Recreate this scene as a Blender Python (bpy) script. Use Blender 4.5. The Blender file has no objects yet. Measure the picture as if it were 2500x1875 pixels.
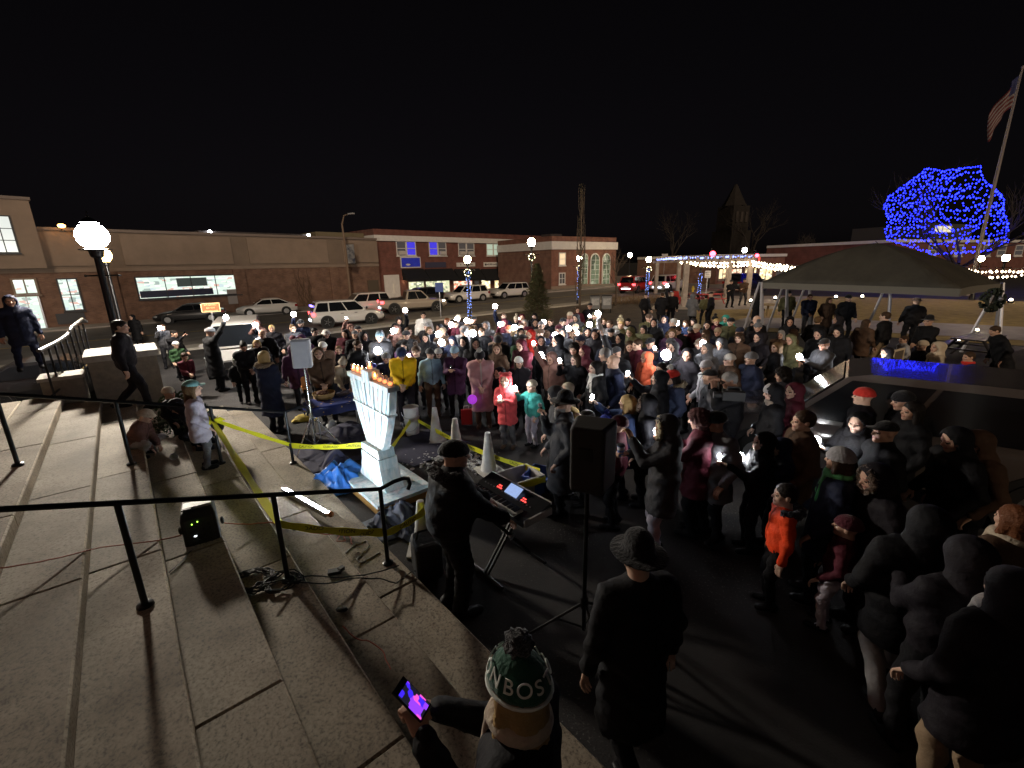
import bpy, math, random
import numpy as np
from mathutils import Vector, Matrix
random.seed(7); np.random.seed(7)
R = math.radians
scene = bpy.context.scene
COL = scene.collection
# ------------------------------------------------------------------ camera
CF, CP, CR, CH = 1090.0, R(15.02), R(-1.2), 3.4
FWD = np.array([0, math.cos(CP), -math.sin(CP)]); UP0 = np.array([0, math.sin(CP), math.cos(CP)]); RT0 = np.array([1.0, 0, 0])
RT = RT0*math.cos(CR) + UP0*math.sin(CR); UPV = -RT0*math.sin(CR) + UP0*math.cos(CR)
cd = bpy.data.cameras.new('camera'); cam = bpy.data.objects.new('camera', cd); COL.objects.link(cam)
cd.sensor_fit = 'HORIZONTAL'; cd.sensor_width = 36; cd.lens = CF/2500*36; cd.clip_start = .05; cd.clip_end = 2000
cam.matrix_world = Matrix(((RT[0], UPV[0], -FWD[0], 0), (RT[1], UPV[1], -FWD[1], 0), (RT[2], UPV[2], -FWD[2], CH), (0, 0, 0, 1)))
scene.camera = cam
# ------------------------------------------------------------------ night sky and sun lamp standing in for street lighting
wd = bpy.data.worlds.new('World'); scene.world = wd; wd.use_nodes = True
wn = wd.node_tree.nodes; wl = wd.node_tree.links
bg = wn['Background']; sky = wn.new('ShaderNodeTexSky'); sky.sky_type = 'NISHITA'; sky.sun_disc = False
sky.sun_elevation = R(24); sky.sun_rotation = R(168); sky.air_density = 1.0; sky.dust_density = 1.5
hs = wn.new('ShaderNodeHueSaturation'); hs.inputs['Saturation'].default_value = .25
mixc = wn.new('ShaderNodeMix'); mixc.data_type = 'RGBA'; mixc.blend_type = 'MULTIPLY'; mixc.inputs[0].default_value = 1
mixc.inputs[7].default_value = (1.0, .8, .95, 1)
wl.new(sky.outputs[0], hs.inputs['Color']); wl.new(hs.outputs[0], mixc.inputs[6]); wl.new(mixc.outputs[2], bg.inputs[0])
bg.inputs[1].default_value = .0006
sd = bpy.data.lights.new('street_fill_sun', 'SUN'); sun = bpy.data.objects.new('street_fill_sun', sd); COL.objects.link(sun)
sd.energy = 1.2; sd.angle = R(12); sd.color = (1, .77, .54)
SUN_AZ, SUN_EL = 168, 24      # low sun added to light the street, shaded near by the town hall
sun.rotation_euler = (R(90-SUN_EL), 0, R(-SUN_AZ+180))
# ------------------------------------------------------------------ render look
vs = scene.view_settings; vs.view_transform = 'Standard'; vs.look = 'None'; vs.exposure = 0; vs.gamma = 1; vs.use_curve_mapping = False
scene.render.engine = 'CYCLES'; cy = scene.cycles
cy.use_denoising = True; cy.max_bounces = 5; cy.diffuse_bounces = 2; cy.glossy_bounces = 3; cy.transmission_bounces = 4; cy.transparent_max_bounces = 6
cy.sample_clamp_indirect = 3; cy.caustics_reflective = False; cy.caustics_refractive = False; cy.use_light_tree = True
# ------------------------------------------------------------------ pixel of the photograph <-> place
def ray(u, v):
    d = FWD*CF + RT*(u-1250) - UPV*(v-937.5)
    return d/np.linalg.norm(d)
def atz(u, v, z):
    d = ray(u, v); return np.array([0, 0, CH]) + d*((z-CH)/d[2])
def zg(x, y):
    r = math.hypot(x, y); t = min(1, max(0, (r-11)/13))
    return t*t*(3-2*t)*min(.4, max(-.55, -.1+.022*x))
def at(u, v, h=0):
    z = h
    for i in range(25):
        p = atz(u, v, z); z = zg(p[0], p[1])+h
    return p
def ata(u, v, D):            # the point on the sight line at horizontal distance D
    d = ray(u, v); return np.array([0, 0, CH]) + d*(D/math.hypot(d[0], d[1]))
AZ = R(-40.6); EV = np.array([math.sin(AZ), math.cos(AZ)]); DV = np.array([math.cos(AZ), -math.sin(AZ)])
def st(s, t, z=0):           # along the steps / down the steps
    p = EV*s + DV*t; return np.array([p[0], p[1], z])
ANG_E = math.atan2(EV[1], EV[0]); ANG_D = math.atan2(DV[1], DV[0])
# ------------------------------------------------------------------ materials
MATS = {}
def mat(name, col, rough=.7, metal=0, emit=None, es=0, noise=None, bump=None, spec=None, trans=0, alpha=1, ior=1.45, coat=0, detail=4, sampling=None):
    if name in MATS: return MATS[name]
    m = bpy.data.materials.new(name); m.use_nodes = True; n = m.node_tree.nodes; l = m.node_tree.links; b = n['Principled BSDF']
    c = (*col, 1)
    b.inputs['Base Color'].default_value = c; b.inputs['Roughness'].default_value = rough; b.inputs['Metallic'].default_value = metal
    if spec is not None: b.inputs['Specular IOR Level'].default_value = spec
    if trans: b.inputs['Transmission Weight'].default_value = trans; b.inputs['IOR'].default_value = ior
    if coat: b.inputs['Coat Weight'].default_value = coat
    if alpha < 1: b.inputs['Alpha'].default_value = alpha
    if emit is not None: b.inputs['Emission Color'].default_value = (*emit, 1); b.inputs['Emission Strength'].default_value = es
    tc = None
    if noise or bump: tc = n.new('ShaderNodeTexCoord')
    if noise:
        sc, amt = noise[0], noise[1]; col2 = noise[2] if len(noise) > 2 else tuple(max(0, x*(1-amt)) for x in col)
        t = n.new('ShaderNodeTexNoise'); t.inputs['Scale'].default_value = sc; t.inputs['Detail'].default_value = detail; t.inputs['Roughness'].default_value = .65
        l.new(tc.outputs['Object'], t.inputs['Vector'])
        rp = n.new('ShaderNodeValToRGB'); rp.color_ramp.elements[0].position = .35; rp.color_ramp.elements[1].position = .68
        rp.color_ramp.elements[0].color = c; rp.color_ramp.elements[1].color = (*col2, 1)
        l.new(t.outputs['Fac'], rp.inputs['Fac']); l.new(rp.outputs['Color'], b.inputs['Base Color'])
    if bump:
        t2 = n.new('ShaderNodeTexNoise'); t2.inputs['Scale'].default_value = bump[0]; t2.inputs['Detail'].default_value = 5
        l.new(tc.outputs['Object'], t2.inputs['Vector'])
        bp = n.new('ShaderNodeBump'); bp.inputs['Strength'].default_value = bump[1]; bp.inputs['Distance'].default_value = bump[2] if len(bump) > 2 else .02
        l.new(t2.outputs['Fac'], bp.inputs['Height']); l.new(bp.outputs['Normal'], b.inputs['Normal'])
    if sampling: m.cycles.emission_sampling = sampling
    MATS[name] = m
    return m
def brickmat(name, c1, c2, mortar, scale=1.0):
    if name in MATS: return MATS[name]
    m = mat(name, c1, .85); n = m.node_tree.nodes; l = m.node_tree.links; b = n['Principled BSDF']
    tc = n.new('ShaderNodeTexCoord'); mp = n.new('ShaderNodeMapping'); mp.inputs['Rotation'].default_value = (R(90), 0, 0)
    br = n.new('ShaderNodeTexBrick'); br.inputs['Scale'].default_value = scale; br.inputs['Color1'].default_value = (*c1, 1); br.inputs['Color2'].default_value = (*c2, 1); br.inputs['Mortar'].default_value = (*mortar, 1)
    br.inputs['Brick Width'].default_value = .23; br.inputs['Row Height'].default_value = .075; br.inputs['Mortar Size'].default_value = .01; br.inputs['Bias'].default_value = -.2
    nz = n.new('ShaderNodeTexNoise'); nz.inputs['Scale'].default_value = 1.3; nz.inputs['Detail'].default_value = 6
    mx = n.new('ShaderNodeMix'); mx.data_type = 'RGBA'; mx.blend_type = 'MULTIPLY'; mx.inputs[0].default_value = .75
    rp = n.new('ShaderNodeValToRGB'); rp.color_ramp.elements[0].position = .3; rp.color_ramp.elements[1].position = .7; rp.color_ramp.elements[0].color = (.45, .42, .4, 1)
    l.new(tc.outputs['Object'], mp.inputs['Vector']); l.new(mp.outputs[0], br.inputs['Vector']); l.new(tc.outputs['Object'], nz.inputs['Vector'])
    l.new(nz.outputs['Fac'], rp.inputs['Fac']); l.new(br.outputs['Color'], mx.inputs[6]); l.new(rp.outputs['Color'], mx.inputs[7]); l.new(mx.outputs[2], b.inputs['Base Color'])
    bp = n.new('ShaderNodeBump'); bp.inputs['Strength'].default_value = .4; bp.inputs['Distance'].default_value = .02; l.new(br.outputs['Fac'], bp.inputs['Height']); bp.invert = True
    l.new(bp.outputs['Normal'], b.inputs['Normal'])
    return m
def shopmat(name, base, cols, scale, strength, sy=1.0):
    """a lit shop interior behind glass: bands of goods in several colours"""
    if name in MATS: return MATS[name]
    m = mat(name, (.02, .02, .02), .15); n = m.node_tree.nodes; l = m.node_tree.links; b = n['Principled BSDF']
    tc = n.new('ShaderNodeTexCoord'); mp = n.new('ShaderNodeMapping'); mp.inputs['Scale'].default_value = (scale, scale, scale*sy)
    vo = n.new('ShaderNodeTexVoronoi'); vo.distance = 'CHEBYCHEV'; vo.inputs['Scale'].default_value = 1; vo.inputs['Randomness'].default_value = .8
    l.new(tc.outputs['Object'], mp.inputs['Vector']); l.new(mp.outputs[0], vo.inputs['Vector'])
    sp = n.new('ShaderNodeSeparateColor'); l.new(vo.outputs['Color'], sp.inputs[0])
    rp = n.new('ShaderNodeValToRGB'); rp.color_ramp.interpolation = 'CONSTANT'
    cc = [base]+list(cols); e = rp.color_ramp.elements
    e[0].position = 0; e[0].color = (*cc[0], 1); e[1].position = .45; e[1].color = (*cc[1], 1)
    for i, c in enumerate(cc[2:]):
        k = e.new(.45+.55*(i+1)/(len(cc)-1)); k.color = (*c, 1)
    l.new(sp.outputs[0], rp.inputs['Fac']); l.new(rp.outputs['Color'], b.inputs['Emission Color']); b.inputs['Emission Strength'].default_value = strength
    return m
# ------------------------------------------------------------------ mesh building
class MB:
    def __init__(s): s.v = []; s.f = []; s.m = []
    def add(s, vs, fs, m=0):
        o = len(s.v); s.v += [tuple(map(float, p)) for p in vs]
        for f in fs: s.f.append(tuple(i+o for i in f)); s.m.append(m)
        return s
    def box(s, c, d, rz=0, m=0, rx=0, ry=0):
        M = Matrix.Rotation(rz, 3, 'Z') @ Matrix.Rotation(ry, 3, 'Y') @ Matrix.Rotation(rx, 3, 'X'); c = Vector(c)
        vs = [c + M @ Vector((x*d[0]/2, y*d[1]/2, z*d[2]/2)) for x in (-1, 1) for y in (-1, 1) for z in (-1, 1)]
        return s.add(vs, [(0, 1, 3, 2), (4, 6, 7, 5), (0, 4, 5, 1), (2, 3, 7, 6), (0, 2, 6, 4), (1, 5, 7, 3)], m)
    def bb(s, x0, x1, y0, y1, z0, z1, m=0): return s.box(((x0+x1)/2, (y0+y1)/2, (z0+z1)/2), (x1-x0, y1-y0, z1-z0), m=m)
    def cyl(s, a, b, r0, r1=None, n=12, m=0, caps=True):
        r1 = r0 if r1 is None else r1; a = Vector(a); b = Vector(b); d = (b-a).normalized()
        x = d.orthogonal().normalized(); y = d.cross(x)
        vs = [a+(x*math.cos(t)+y*math.sin(t))*r0 for t in [2*math.pi*i/n for i in range(n)]] + [b+(x*math.cos(t)+y*math.sin(t))*r1 for t in [2*math.pi*i/n for i in range(n)]]
        fs = [(i, (i+1) % n, n+(i+1) % n, n+i) for i in range(n)]
        if caps: fs += [tuple(range(n-1, -1, -1)), tuple(range(n, 2*n))]
        return s.add(vs, fs, m)
    def tube(s, pts, r, n=6, m=0, caps=True):
        pts = [Vector(p) for p in pts]; k = len(pts); rs = r if hasattr(r, '__len__') else [r]*k
        x = None; vs = []
        for i, p in enumerate(pts):
            d = (pts[min(i+1, k-1)]-pts[max(i-1, 0)])
            d = d.normalized() if d.length > 1e-9 else Vector((0, 0, 1))
            if x is None: x = d.orthogonal().normalized()
            x = (x-d*x.dot(d)); x = x.normalized() if x.length > 1e-6 else d.orthogonal().normalized()
            y = d.cross(x)
            vs += [p+(x*math.cos(2*math.pi*j/n)+y*math.sin(2*math.pi*j/n))*rs[i] for j in range(n)]
        fs = [(i*n+j, i*n+(j+1) % n, (i+1)*n+(j+1) % n, (i+1)*n+j) for i in range(k-1) for j in range(n)]
        if caps: fs += [tuple(range(n-1, -1, -1)), tuple(range((k-1)*n, k*n))]
        return s.add(vs, fs, m)
    def lathe(s, prof, n=20, c=(0, 0, 0), m=0, sx=1, sy=1):
        vs = [(c[0]+r*sx*math.cos(2*math.pi*j/n), c[1]+r*sy*math.sin(2*math.pi*j/n), c[2]+z) for r, z in prof for j in range(n)]
        k = len(prof); fs = [(i*n+j, i*n+(j+1) % n, (i+1)*n+(j+1) % n, (i+1)*n+j) for i in range(k-1) for j in range(n)]
        fs += [tuple(range(n-1, -1, -1)), tuple(range((k-1)*n, k*n))]
        return s.add(vs, fs, m)
    def ball(s, c, r, nu=10, nv=6, m=0):
        r = r if hasattr(r, '__len__') else (r, r, r)
        vs = [(c[0], c[1], c[2]-r[2])]+[(c[0]+r[0]*math.cos(2*math.pi*j/nu)*math.cos(a), c[1]+r[1]*math.sin(2*math.pi*j/nu)*math.cos(a), c[2]+r[2]*math.sin(a)) for a in [-math.pi/2+math.pi*(i+1)/nv for i in range(nv-1)] for j in range(nu)]+[(c[0], c[1], c[2]+r[2])]
        fs = [(0, 1+(j+1) % nu, 1+j) for j in range(nu)]
        for i in range(nv-2): fs += [(1+i*nu+j, 1+i*nu+(j+1) % nu, 1+(i+1)*nu+(j+1) % nu, 1+(i+1)*nu+j) for j in range(nu)]
        o = 1+(nv-2)*nu; fs += [(o+j, o+(j+1) % nu, o+nu) for j in range(nu)]
        return s.add(vs, fs, m)
    def ext(s, poly, vec, m=0):      # a polygon (3D points) given thickness
        k = len(poly); p = [Vector(q) for q in poly]; w = Vector(vec)
        return s.add(p+[q+w for q in p], [tuple(range(k-1, -1, -1)), tuple(range(k, 2*k))]+[(i, (i+1) % k, k+(i+1) % k, k+i) for i in range(k)], m)
    def build(s, name, mats, parent=None, smooth=False, loc=None, rz=None):
        me = bpy.data.meshes.new(name); me.from_pydata(s.v, [], s.f)
        ms = mats if isinstance(mats, (list, tuple)) else [mats]
        for q in ms: me.materials.append(q)
        if len(ms) > 1: me.polygons.foreach_set('material_index', s.m)
        if smooth:
            me.shade_smooth()
            if smooth != 2: me.set_sharp_from_angle(angle=R(40))
        me.update(); o = bpy.data.objects.new(name, me); COL.objects.link(o)
        if parent is not None: o.parent = parent
        if loc is not None: o.location = loc
        if rz is not None: o.rotation_euler = (0, 0, rz)
        return o
def empty(name, loc=(0, 0, 0), rz=0):
    o = bpy.data.objects.new(name, None); COL.objects.link(o); o.location = loc; o.rotation_euler = (0, 0, rz); o.empty_display_size = .1
    return o
def tag(o, label, cat, group=None):
    o['label'] = label; o['category'] = cat
    if group: o['group'] = group
    return o
def struct(o, kind='structure'): o['kind'] = kind; return o
def copytree(o, parent=None):
    c = o.copy(); COL.objects.link(c); c.parent = parent
    for ch in list(o.children): copytree(ch, c)
    return c
# ================================================================== SETTING
def ramp_asphalt(name, base, dark, rough):
    m = mat(name, base, rough, noise=(.9, .5, dark), bump=(60, .35, .01), detail=9); return m
def cracked(m):
    n = m.node_tree.nodes; l = m.node_tree.links; b = n['Principled BSDF']; src = b.inputs['Base Color'].links[0].from_socket; tc = n.new('ShaderNodeTexCoord')
    s1 = n.new('ShaderNodeTexNoise'); s1.inputs['Scale'].default_value = 38; s1.inputs['Detail'].default_value = 3; r1 = n.new('ShaderNodeValToRGB'); r1.color_ramp.elements[0].position = .60; r1.color_ramp.elements[0].color = (0, 0, 0, 1); r1.color_ramp.elements[1].position = .72; r1.color_ramp.elements[1].color = (.16, .15, .135, 1)
    pz = n.new('ShaderNodeTexNoise'); pz.inputs['Scale'].default_value = .55; pz.inputs['Detail'].default_value = 6; r2 = n.new('ShaderNodeValToRGB'); r2.color_ramp.elements[0].position = .45; r2.color_ramp.elements[0].color = (0, 0, 0, 1); r2.color_ramp.elements[1].position = .62
    mu = n.new('ShaderNodeMix'); mu.data_type = 'RGBA'; mu.blend_type = 'MULTIPLY'; mu.inputs[0].default_value = 1; ad = n.new('ShaderNodeMix'); ad.data_type = 'RGBA'; ad.blend_type = 'ADD'; ad.inputs[0].default_value = 1
    for t in (s1, pz): l.new(tc.outputs['Object'], t.inputs['Vector'])
    l.new(s1.outputs['Fac'], r1.inputs[0]); l.new(pz.outputs['Fac'], r2.inputs[0]); l.new(r1.outputs[0], mu.inputs[6]); l.new(r2.outputs[0], mu.inputs[7]); l.new(src, ad.inputs[6]); l.new(mu.outputs[2], ad.inputs[7]); l.new(ad.outputs[2], b.inputs['Base Color']); return m
asphalt = ramp_asphalt('plaza_asphalt', (.038, .034, .034), (.010, .0095, .011), .9)
g = MB(); NA = 144; radii = [.5*i for i in range(1, 30)]+[15+1.2*i for i in range(1, 30)]+[56, 64, 75, 90, 120, 180, 300, 600, 1200]
vs = [(0, 0, 0)]+[(r*math.sin(2*math.pi*j/NA), r*math.cos(2*math.pi*j/NA), zg(r*math.sin(2*math.pi*j/NA), r*math.cos(2*math.pi*j/NA))) for r in radii for j in range(NA)]
fs = [(0, 1+(j+1) % NA, 1+j) for j in range(NA)]
for i in range(len(radii)-1): fs += [(1+i*NA+j, 1+i*NA+(j+1) % NA, 1+(i+1)*NA+(j+1) % NA, 1+(i+1)*NA+j) for j in range(NA)]
g.add(vs, fs); struct(g.build('ground', cracked(asphalt), smooth=2))
def resample(pl, step=1.5):
    out = []
    for (a, b) in zip(pl[:-1], pl[1:]):
        n = max(1, int(math.hypot(b[0]-a[0], b[1]-a[1])/step))
        out += [(a[0]+(b[0]-a[0])*i/n, a[1]+(b[1]-a[1])*i/n) for i in range(n)]
    return out+[pl[-1]]
def arc(pl, n):
    L = [0]
    for a, b in zip(pl[:-1], pl[1:]): L.append(L[-1]+math.hypot(b[0]-a[0], b[1]-a[1]))
    o = []
    for k in range(n):
        s = L[-1]*k/(n-1); i = max(j for j in range(len(L)-1) if L[j] <= s+1e-9); t = (s-L[i])/(L[i+1]-L[i])
        o.append((pl[i][0]+(pl[i+1][0]-pl[i][0])*t, pl[i][1]+(pl[i+1][1]-pl[i][1])*t))
    return o
def drape(name, A, B, dz, m, na=60, nb=8, side=0):
    a = arc(A, na); b = arc(B, na); q = MB(); vs = []
    for i in range(na):
        for j in range(nb):
            t = j/(nb-1); x = a[i][0]*(1-t)+b[i][0]*t; y = a[i][1]*(1-t)+b[i][1]*t; vs.append((x, y, zg(x, y)+dz))
    fs = [(i*nb+j, (i+1)*nb+j, (i+1)*nb+j+1, i*nb+j+1) for i in range(na-1) for j in range(nb-1)]
    q.add(vs, fs)
    if side:
        for pl in (a, b):
            for p0, p1 in zip(pl[:-1], pl[1:]):
                z0, z1 = zg(*p0)+dz, zg(*p1)+dz; q.add([(*p0, z0-side), (*p1, z1-side), (*p1, z1), (*p0, z0)], [(0, 1, 2, 3)])
    return struct(q.build(name, m, smooth=2 if not side else False))
NK = [(-60, -8), (-40, 6), (-24, 18), (-14, 25.5), (-5.6, 31.4), (-2.7, 33.7), (.9, 35.9), (5.3, 38.6), (14.3, 43), (30, 51), (70, 70)]
FK = [(-85, -12), (-45, 20), (-27, 36.5), (-16, 44.5), (-6, 48.8), (0, 52), (8, 56.5), (20, 63.5), (70, 92)]
FB = [(-110, 15), (-70, 45), (-45, 60), (-30, 70), (-16, 80), (-4, 88), (10, 95), (30, 100), (80, 130)]
road_m = mat('road_asphalt', (.20, .185, .17), .85, noise=(.6, .4), bump=(50, .2, .01), detail=8)
conc = mat('concrete_paving', (.40, .36, .33), .85, noise=(1.2, .3), bump=(30, .2, .01), detail=7)
drape('road', NK, FK, .006, road_m, 80, 8)
drape('pavement', FK, FB, .12, conc, 60, 6, .12)
def offs(pl, d):
    o = []
    for i, p in enumerate(pl):
        a = pl[max(i-1, 0)]; b = pl[min(i+1, len(pl)-1)]; dx, dy = b[0]-a[0], b[1]-a[1]; l = math.hypot(dx, dy); o.append((p[0]+dy/l*d, p[1]-dx/l*d))
    return o
drape('kerb', offs(NK, 1.5), NK, .13, mat('kerb_stone', (.4, .37, .33), .8, noise=(3, .25)), 80, 2, .12)
mid = [((a[0]+b[0])/2, (a[1]+b[1])/2) for a, b in zip(arc(NK, 40), arc(FK, 40))]
drape('centre_line_marking', offs(mid, .12), offs(mid, -.12), .012, mat('road_paint_yellow', (.6, .42, .08), .7, noise=(4, .5)), 60, 2)
grass_m = mat('winter_lawn', (.44, .33, .13), .95, noise=(2.4, .5, (.24, .18, .08)), bump=(35, .9, .05), detail=8)
dirt_m = mat('brown_lawn', (.10, .075, .055), .95, noise=(1.6, .5, (.045, .037, .03)), bump=(30, .8, .05), detail=8)
def pol(az0, az1, r, n=24): return [(r*math.sin(R(az0+(az1-az0)*i/n)), r*math.cos(R(az0+(az1-az0)*i/n))) for i in range(n+1)]
drape('lawn', pol(-14, 22, 16), [(-4.8, 30.2), (-1.9, 32.6), (1.6, 34.7), (6, 37.3), (14.6, 41.6)], .014, dirt_m, 40, 16)
drape('lawn', pol(22.2, 76, 23.4), pol(22.2, 76, 44), .016, grass_m, 50, 16)
drape('path', pol(24, 72, 24.6), pol(28, 70, 28.6), .032, mat('path_concrete', (.42, .39, .42), .8, noise=(1.5, .25), bump=(25, .2, .01)), 60, 5)
drape('patio', [(9.8, 31.5), (13.5, 29.8), (17, 28.6)], [(14, 42), (19.5, 39), (24, 36)], .028, conc, 20, 8)
# ------------------------------------------------------------------ granite steps
gran = bpy.data.materials.new('granite'); gran.use_nodes = True
gran_e = bpy.data.materials.new('granite_pale_front'); gran_e.use_nodes = True
def granite(m, k=1.0):
    n = m.node_tree.nodes; l = m.node_tree.links; b = n['Principled BSDF']; b.inputs['Roughness'].default_value = .78
    tc = n.new('ShaderNodeTexCoord'); oi = n.new('ShaderNodeObjectInfo')
    n1 = n.new('ShaderNodeTexNoise'); n1.inputs['Scale'].default_value = 42; n1.inputs['Detail'].default_value = 6; n1.inputs['Roughness'].default_value = .7
    n2 = n.new('ShaderNodeTexNoise'); n2.inputs['Scale'].default_value = 1.1; n2.inputs['Detail'].default_value = 7; n2.inputs['Roughness'].default_value = .6
    r1 = n.new('ShaderNodeValToRGB'); e = r1.color_ramp.elements; e[0].position = .36; e[0].color = (.12, .10, .076, 1); e[1].position = .6; e[1].color = (.40, .345, .27, 1); kk = e.new(.47); kk.color = (.31, .265, .205, 1)
    r2 = n.new('ShaderNodeValToRGB'); r2.color_ramp.elements[0].position = .3; r2.color_ramp.elements[0].color = (.38, .33, .27, 1); r2.color_ramp.elements[1].position = .62; r2.color_ramp.elements[1].color = (1, .98, .95, 1)
    ad = n.new('ShaderNodeVectorMath'); ad.operation = 'ADD'; l.new(tc.outputs['Object'], ad.inputs[0]); l.new(oi.outputs['Location'], ad.inputs[1])
    l.new(ad.outputs[0], n1.inputs['Vector']); l.new(ad.outputs[0], n2.inputs['Vector']); l.new(n1.outputs['Fac'], r1.inputs['Fac']); l.new(n2.outputs['Fac'], r2.inputs['Fac'])
    mx = n.new('ShaderNodeMix'); mx.data_type = 'RGBA'; mx.blend_type = 'MULTIPLY'; mx.inputs[0].default_value = 1; l.new(r1.outputs[0], mx.inputs[6]); l.new(r2.outputs[0], mx.inputs[7])
    hv = n.new('ShaderNodeHueSaturation'); mr = n.new('ShaderNodeMapRange'); mr.inputs[3].default_value = .78*k; mr.inputs[4].default_value = 1.15*k
    l.new(oi.outputs['Random'], mr.inputs[0]); l.new(mr.outputs[0], hv.inputs['Value']); l.new(mx.outputs[2], hv.inputs['Color']); l.new(hv.outputs[0], b.inputs['Base Color'])
    bp = n.new('ShaderNodeBump'); bp.inputs['Strength'].default_value = .35; bp.inputs['Distance'].default_value = .004; l.new(n1.outputs['Fac'], bp.inputs['Height']); l.new(bp.outputs[0], b.inputs['Normal'])
granite(gran); granite(gran_e, 1.7)  # second copy is paler, for riser faces and their worn top edges
TE = [-1.18, -.66, -.14, .37, .87, 1.37, 1.87]; RS = .16
steps = struct(empty('steps', st(0, 0), ANG_E))     # local x along the edges (s), local y = -t
core = MB()
for k, t in enumerate(TE): core.bb(-7, 12.1, -t+.03, -t+.6, 0, (7-k)*RS-.06)
core.bb(-7, 12.1, 1.2, 6, 0, 1.05); core.build('step_core', mat('joint_mortar', (.13, .11, .09), .95), steps)
slabm = {}
def slab(L, Dp, H):
    key = (round(L, 2), round(Dp, 2), round(H, 2))
    if key not in slabm:
        b = .014; q = MB(); x, y, z = L/2, Dp/2, H
        rings = [((x, y), 0), ((x, y), z-b), ((x-b, y-b), z)]
        vs = [(sx*a[0], sy*a[1], zz) for a, zz in rings for sx, sy in ((-1, -1), (1, -1), (1, 1), (-1, 1))]
        q.add(vs, [(4*i+j, 4*i+(j+1) % 4, 4*i+4+(j+1) % 4, 4*i+4+j) for i in range(2) for j in range(4)]+[(8, 9, 10, 11), (3, 2, 1, 0)]); q.m[0] = q.m[4] = 1
        o = q.build('slab', [gran, gran_e], steps); slabm[key] = o.data; return o
    o = bpy.data.objects.new('slab', slabm[key]); COL.objects.link(o); o.parent = steps; return o
rs = random.Random(3)
JO = [4.1, 4.35, 3.9, 4.45, 4.05, 4.5, 4.2]
for k, t in enumerate(TE):
    x = -7+JO[k]-4-(.5 if k % 2 else 0)
    while x < 12.05:
        L = rs.choice([2.2, 2.5, 2.8]); x1 = min(x+L, 12.1); L = round(x1-x, 2)
        if L > .2:
            o = slab(round(L-.005, 3), .56, .15); o.location = ((x+x1)/2, -t+.28, (7-k)*RS-.15+rs.uniform(-.0025, .0025)); o.rotation_euler.z = rs.uniform(-.001, .001)
        x = x1
for row in range(4):
    x = -7+.4*row
    while x < 12.05:
        x1 = min(x+1.75, 12.1); o = slab(round(x1-x, 2)-.008, 1.19, .15); o.location = ((x+x1)/2, 1.18+.565+.6+1.2*row, 7*RS-.15+rs.uniform(-.002, .002)); x = x1
# plinth (cheek wall) at the far end of the steps, with a lower block beside the landing
pl = empty('plinth', st(12.2, -.15), ANG_E)
q = MB(); q.bb(0, 1.15, -.52, .58, 0, 1.66); q.build('pedestal_block', mat('plinth_stone', (.27, .235, .19), .85, noise=(8, .3), bump=(40, .3, .01)), pl)
q = MB(); q.bb(-.05, 1.2, -.57, .63, 1.663, 1.79); q.build('cap_stone', mat('cap_granite', (.44, .41, .37), .8, noise=(14, .25)), pl)
tag(pl, 'tall stone plinth with pale cap at the far end of the steps', 'plinth')
pl = empty('low_plinth', st(12.13, -1.15), ANG_E); q = MB(); q.bb(0, .6, -.3, .3, 0, 1.4); q.build('pedestal_block', MATS['plinth_stone'], pl)
q = MB(); q.bb(-.03, .63, -.33, .33, 1.403, 1.47); q.build('cap_stone', MATS['cap_granite'], pl); tag(pl, 'low brown stone block beside the landing, behind the handrail', 'plinth')
# ================================================================== BUILDINGS
def rayplane(u, v, O, azd):
    """where a sight line meets a wall through O running along compass angle azd: (distance along, height over O)"""
    dx, dy = math.sin(azd), math.cos(azd); r = ray(u, v)
    A = np.array([[dx, -r[0]], [dy, -r[1]]]); k = np.linalg.solve(A, [-O[0], -O[1]])
    return k[0], CH+r[2]*k[1]-O[2]
class Facade:
    def __init__(s, name, label, cat, O, azdeg):
        s.O = O; s.az = R(azdeg); s.root = empty(name, O, math.atan2(math.cos(s.az), math.sin(s.az))); tag(s.root, label, cat)
    def L(s, u, v): return rayplane(u, v, s.O, s.az)
    def rect(s, u0, v0, u1, v1):
        a0, h0 = s.L(u0, v0); a1, h1 = s.L(u1, v1); um = (u0+u1)/2
        ht = s.L(um, v0)[1]; hb = s.L(um, v1)[1]; return a0, a1, hb, ht
    def box(s, name, m, x0, x1, y0, y1, z0, z1, parent=None): return MB().bb(x0, x1, y0, y1, z0, z1).build(name, m, parent or s.root)
    def window(s, r, glass, frame, nx=1, nz=1, fw=.08, sill=True, name='window', y=0, panes=None):
        x0, x1, z0, z1 = r
        f = MB(); f.bb(x0-fw, x0, y-.06, y+.05, z0-fw, z1+fw); f.bb(x1, x1+fw, y-.06, y+.05, z0-fw, z1+fw); f.bb(x0, x1, y-.06, y+.05, z1, z1+fw); f.bb(x0, x1, y-.06, y+.05, z0-fw, z0)
        for i in range(1, nx): xx = x0+(x1-x0)*i/nx; f.bb(xx-fw*.35, xx+fw*.35, y-.045, y+.05, z0, z1)
        for j in range(1, nz): zz = z0+(z1-z0)*j/nz; f.bb(x0, x1, y-.04, y+.048, zz-fw*.3, zz+fw*.3)
        w = f.build(name, frame, s.root); k = 0
        for i in range(nx):
            for j in range(nz):
                gm = panes[k % len(panes)] if panes else glass; k += 1
                MB().bb(x0+(x1-x0)*i/nx+.003, x0+(x1-x0)*(i+1)/nx-.003, y-.02, y+.04, z0+(z1-z0)*j/nz+.003, z0+(z1-z0)*(j+1)/nz-.003).build('pane', gm, w)
        if sill: MB().bb(x0-fw*1.6, x1+fw*1.6, y-.14, y-.003, z0-fw*2, z0-fw*1.02).build('sill', frame, w)
        return w
white = mat('white_paint', (.72, .70, .68), .6, noise=(3, .12)); darkf = mat('dark_frame', (.03, .03, .035), .5)
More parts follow.
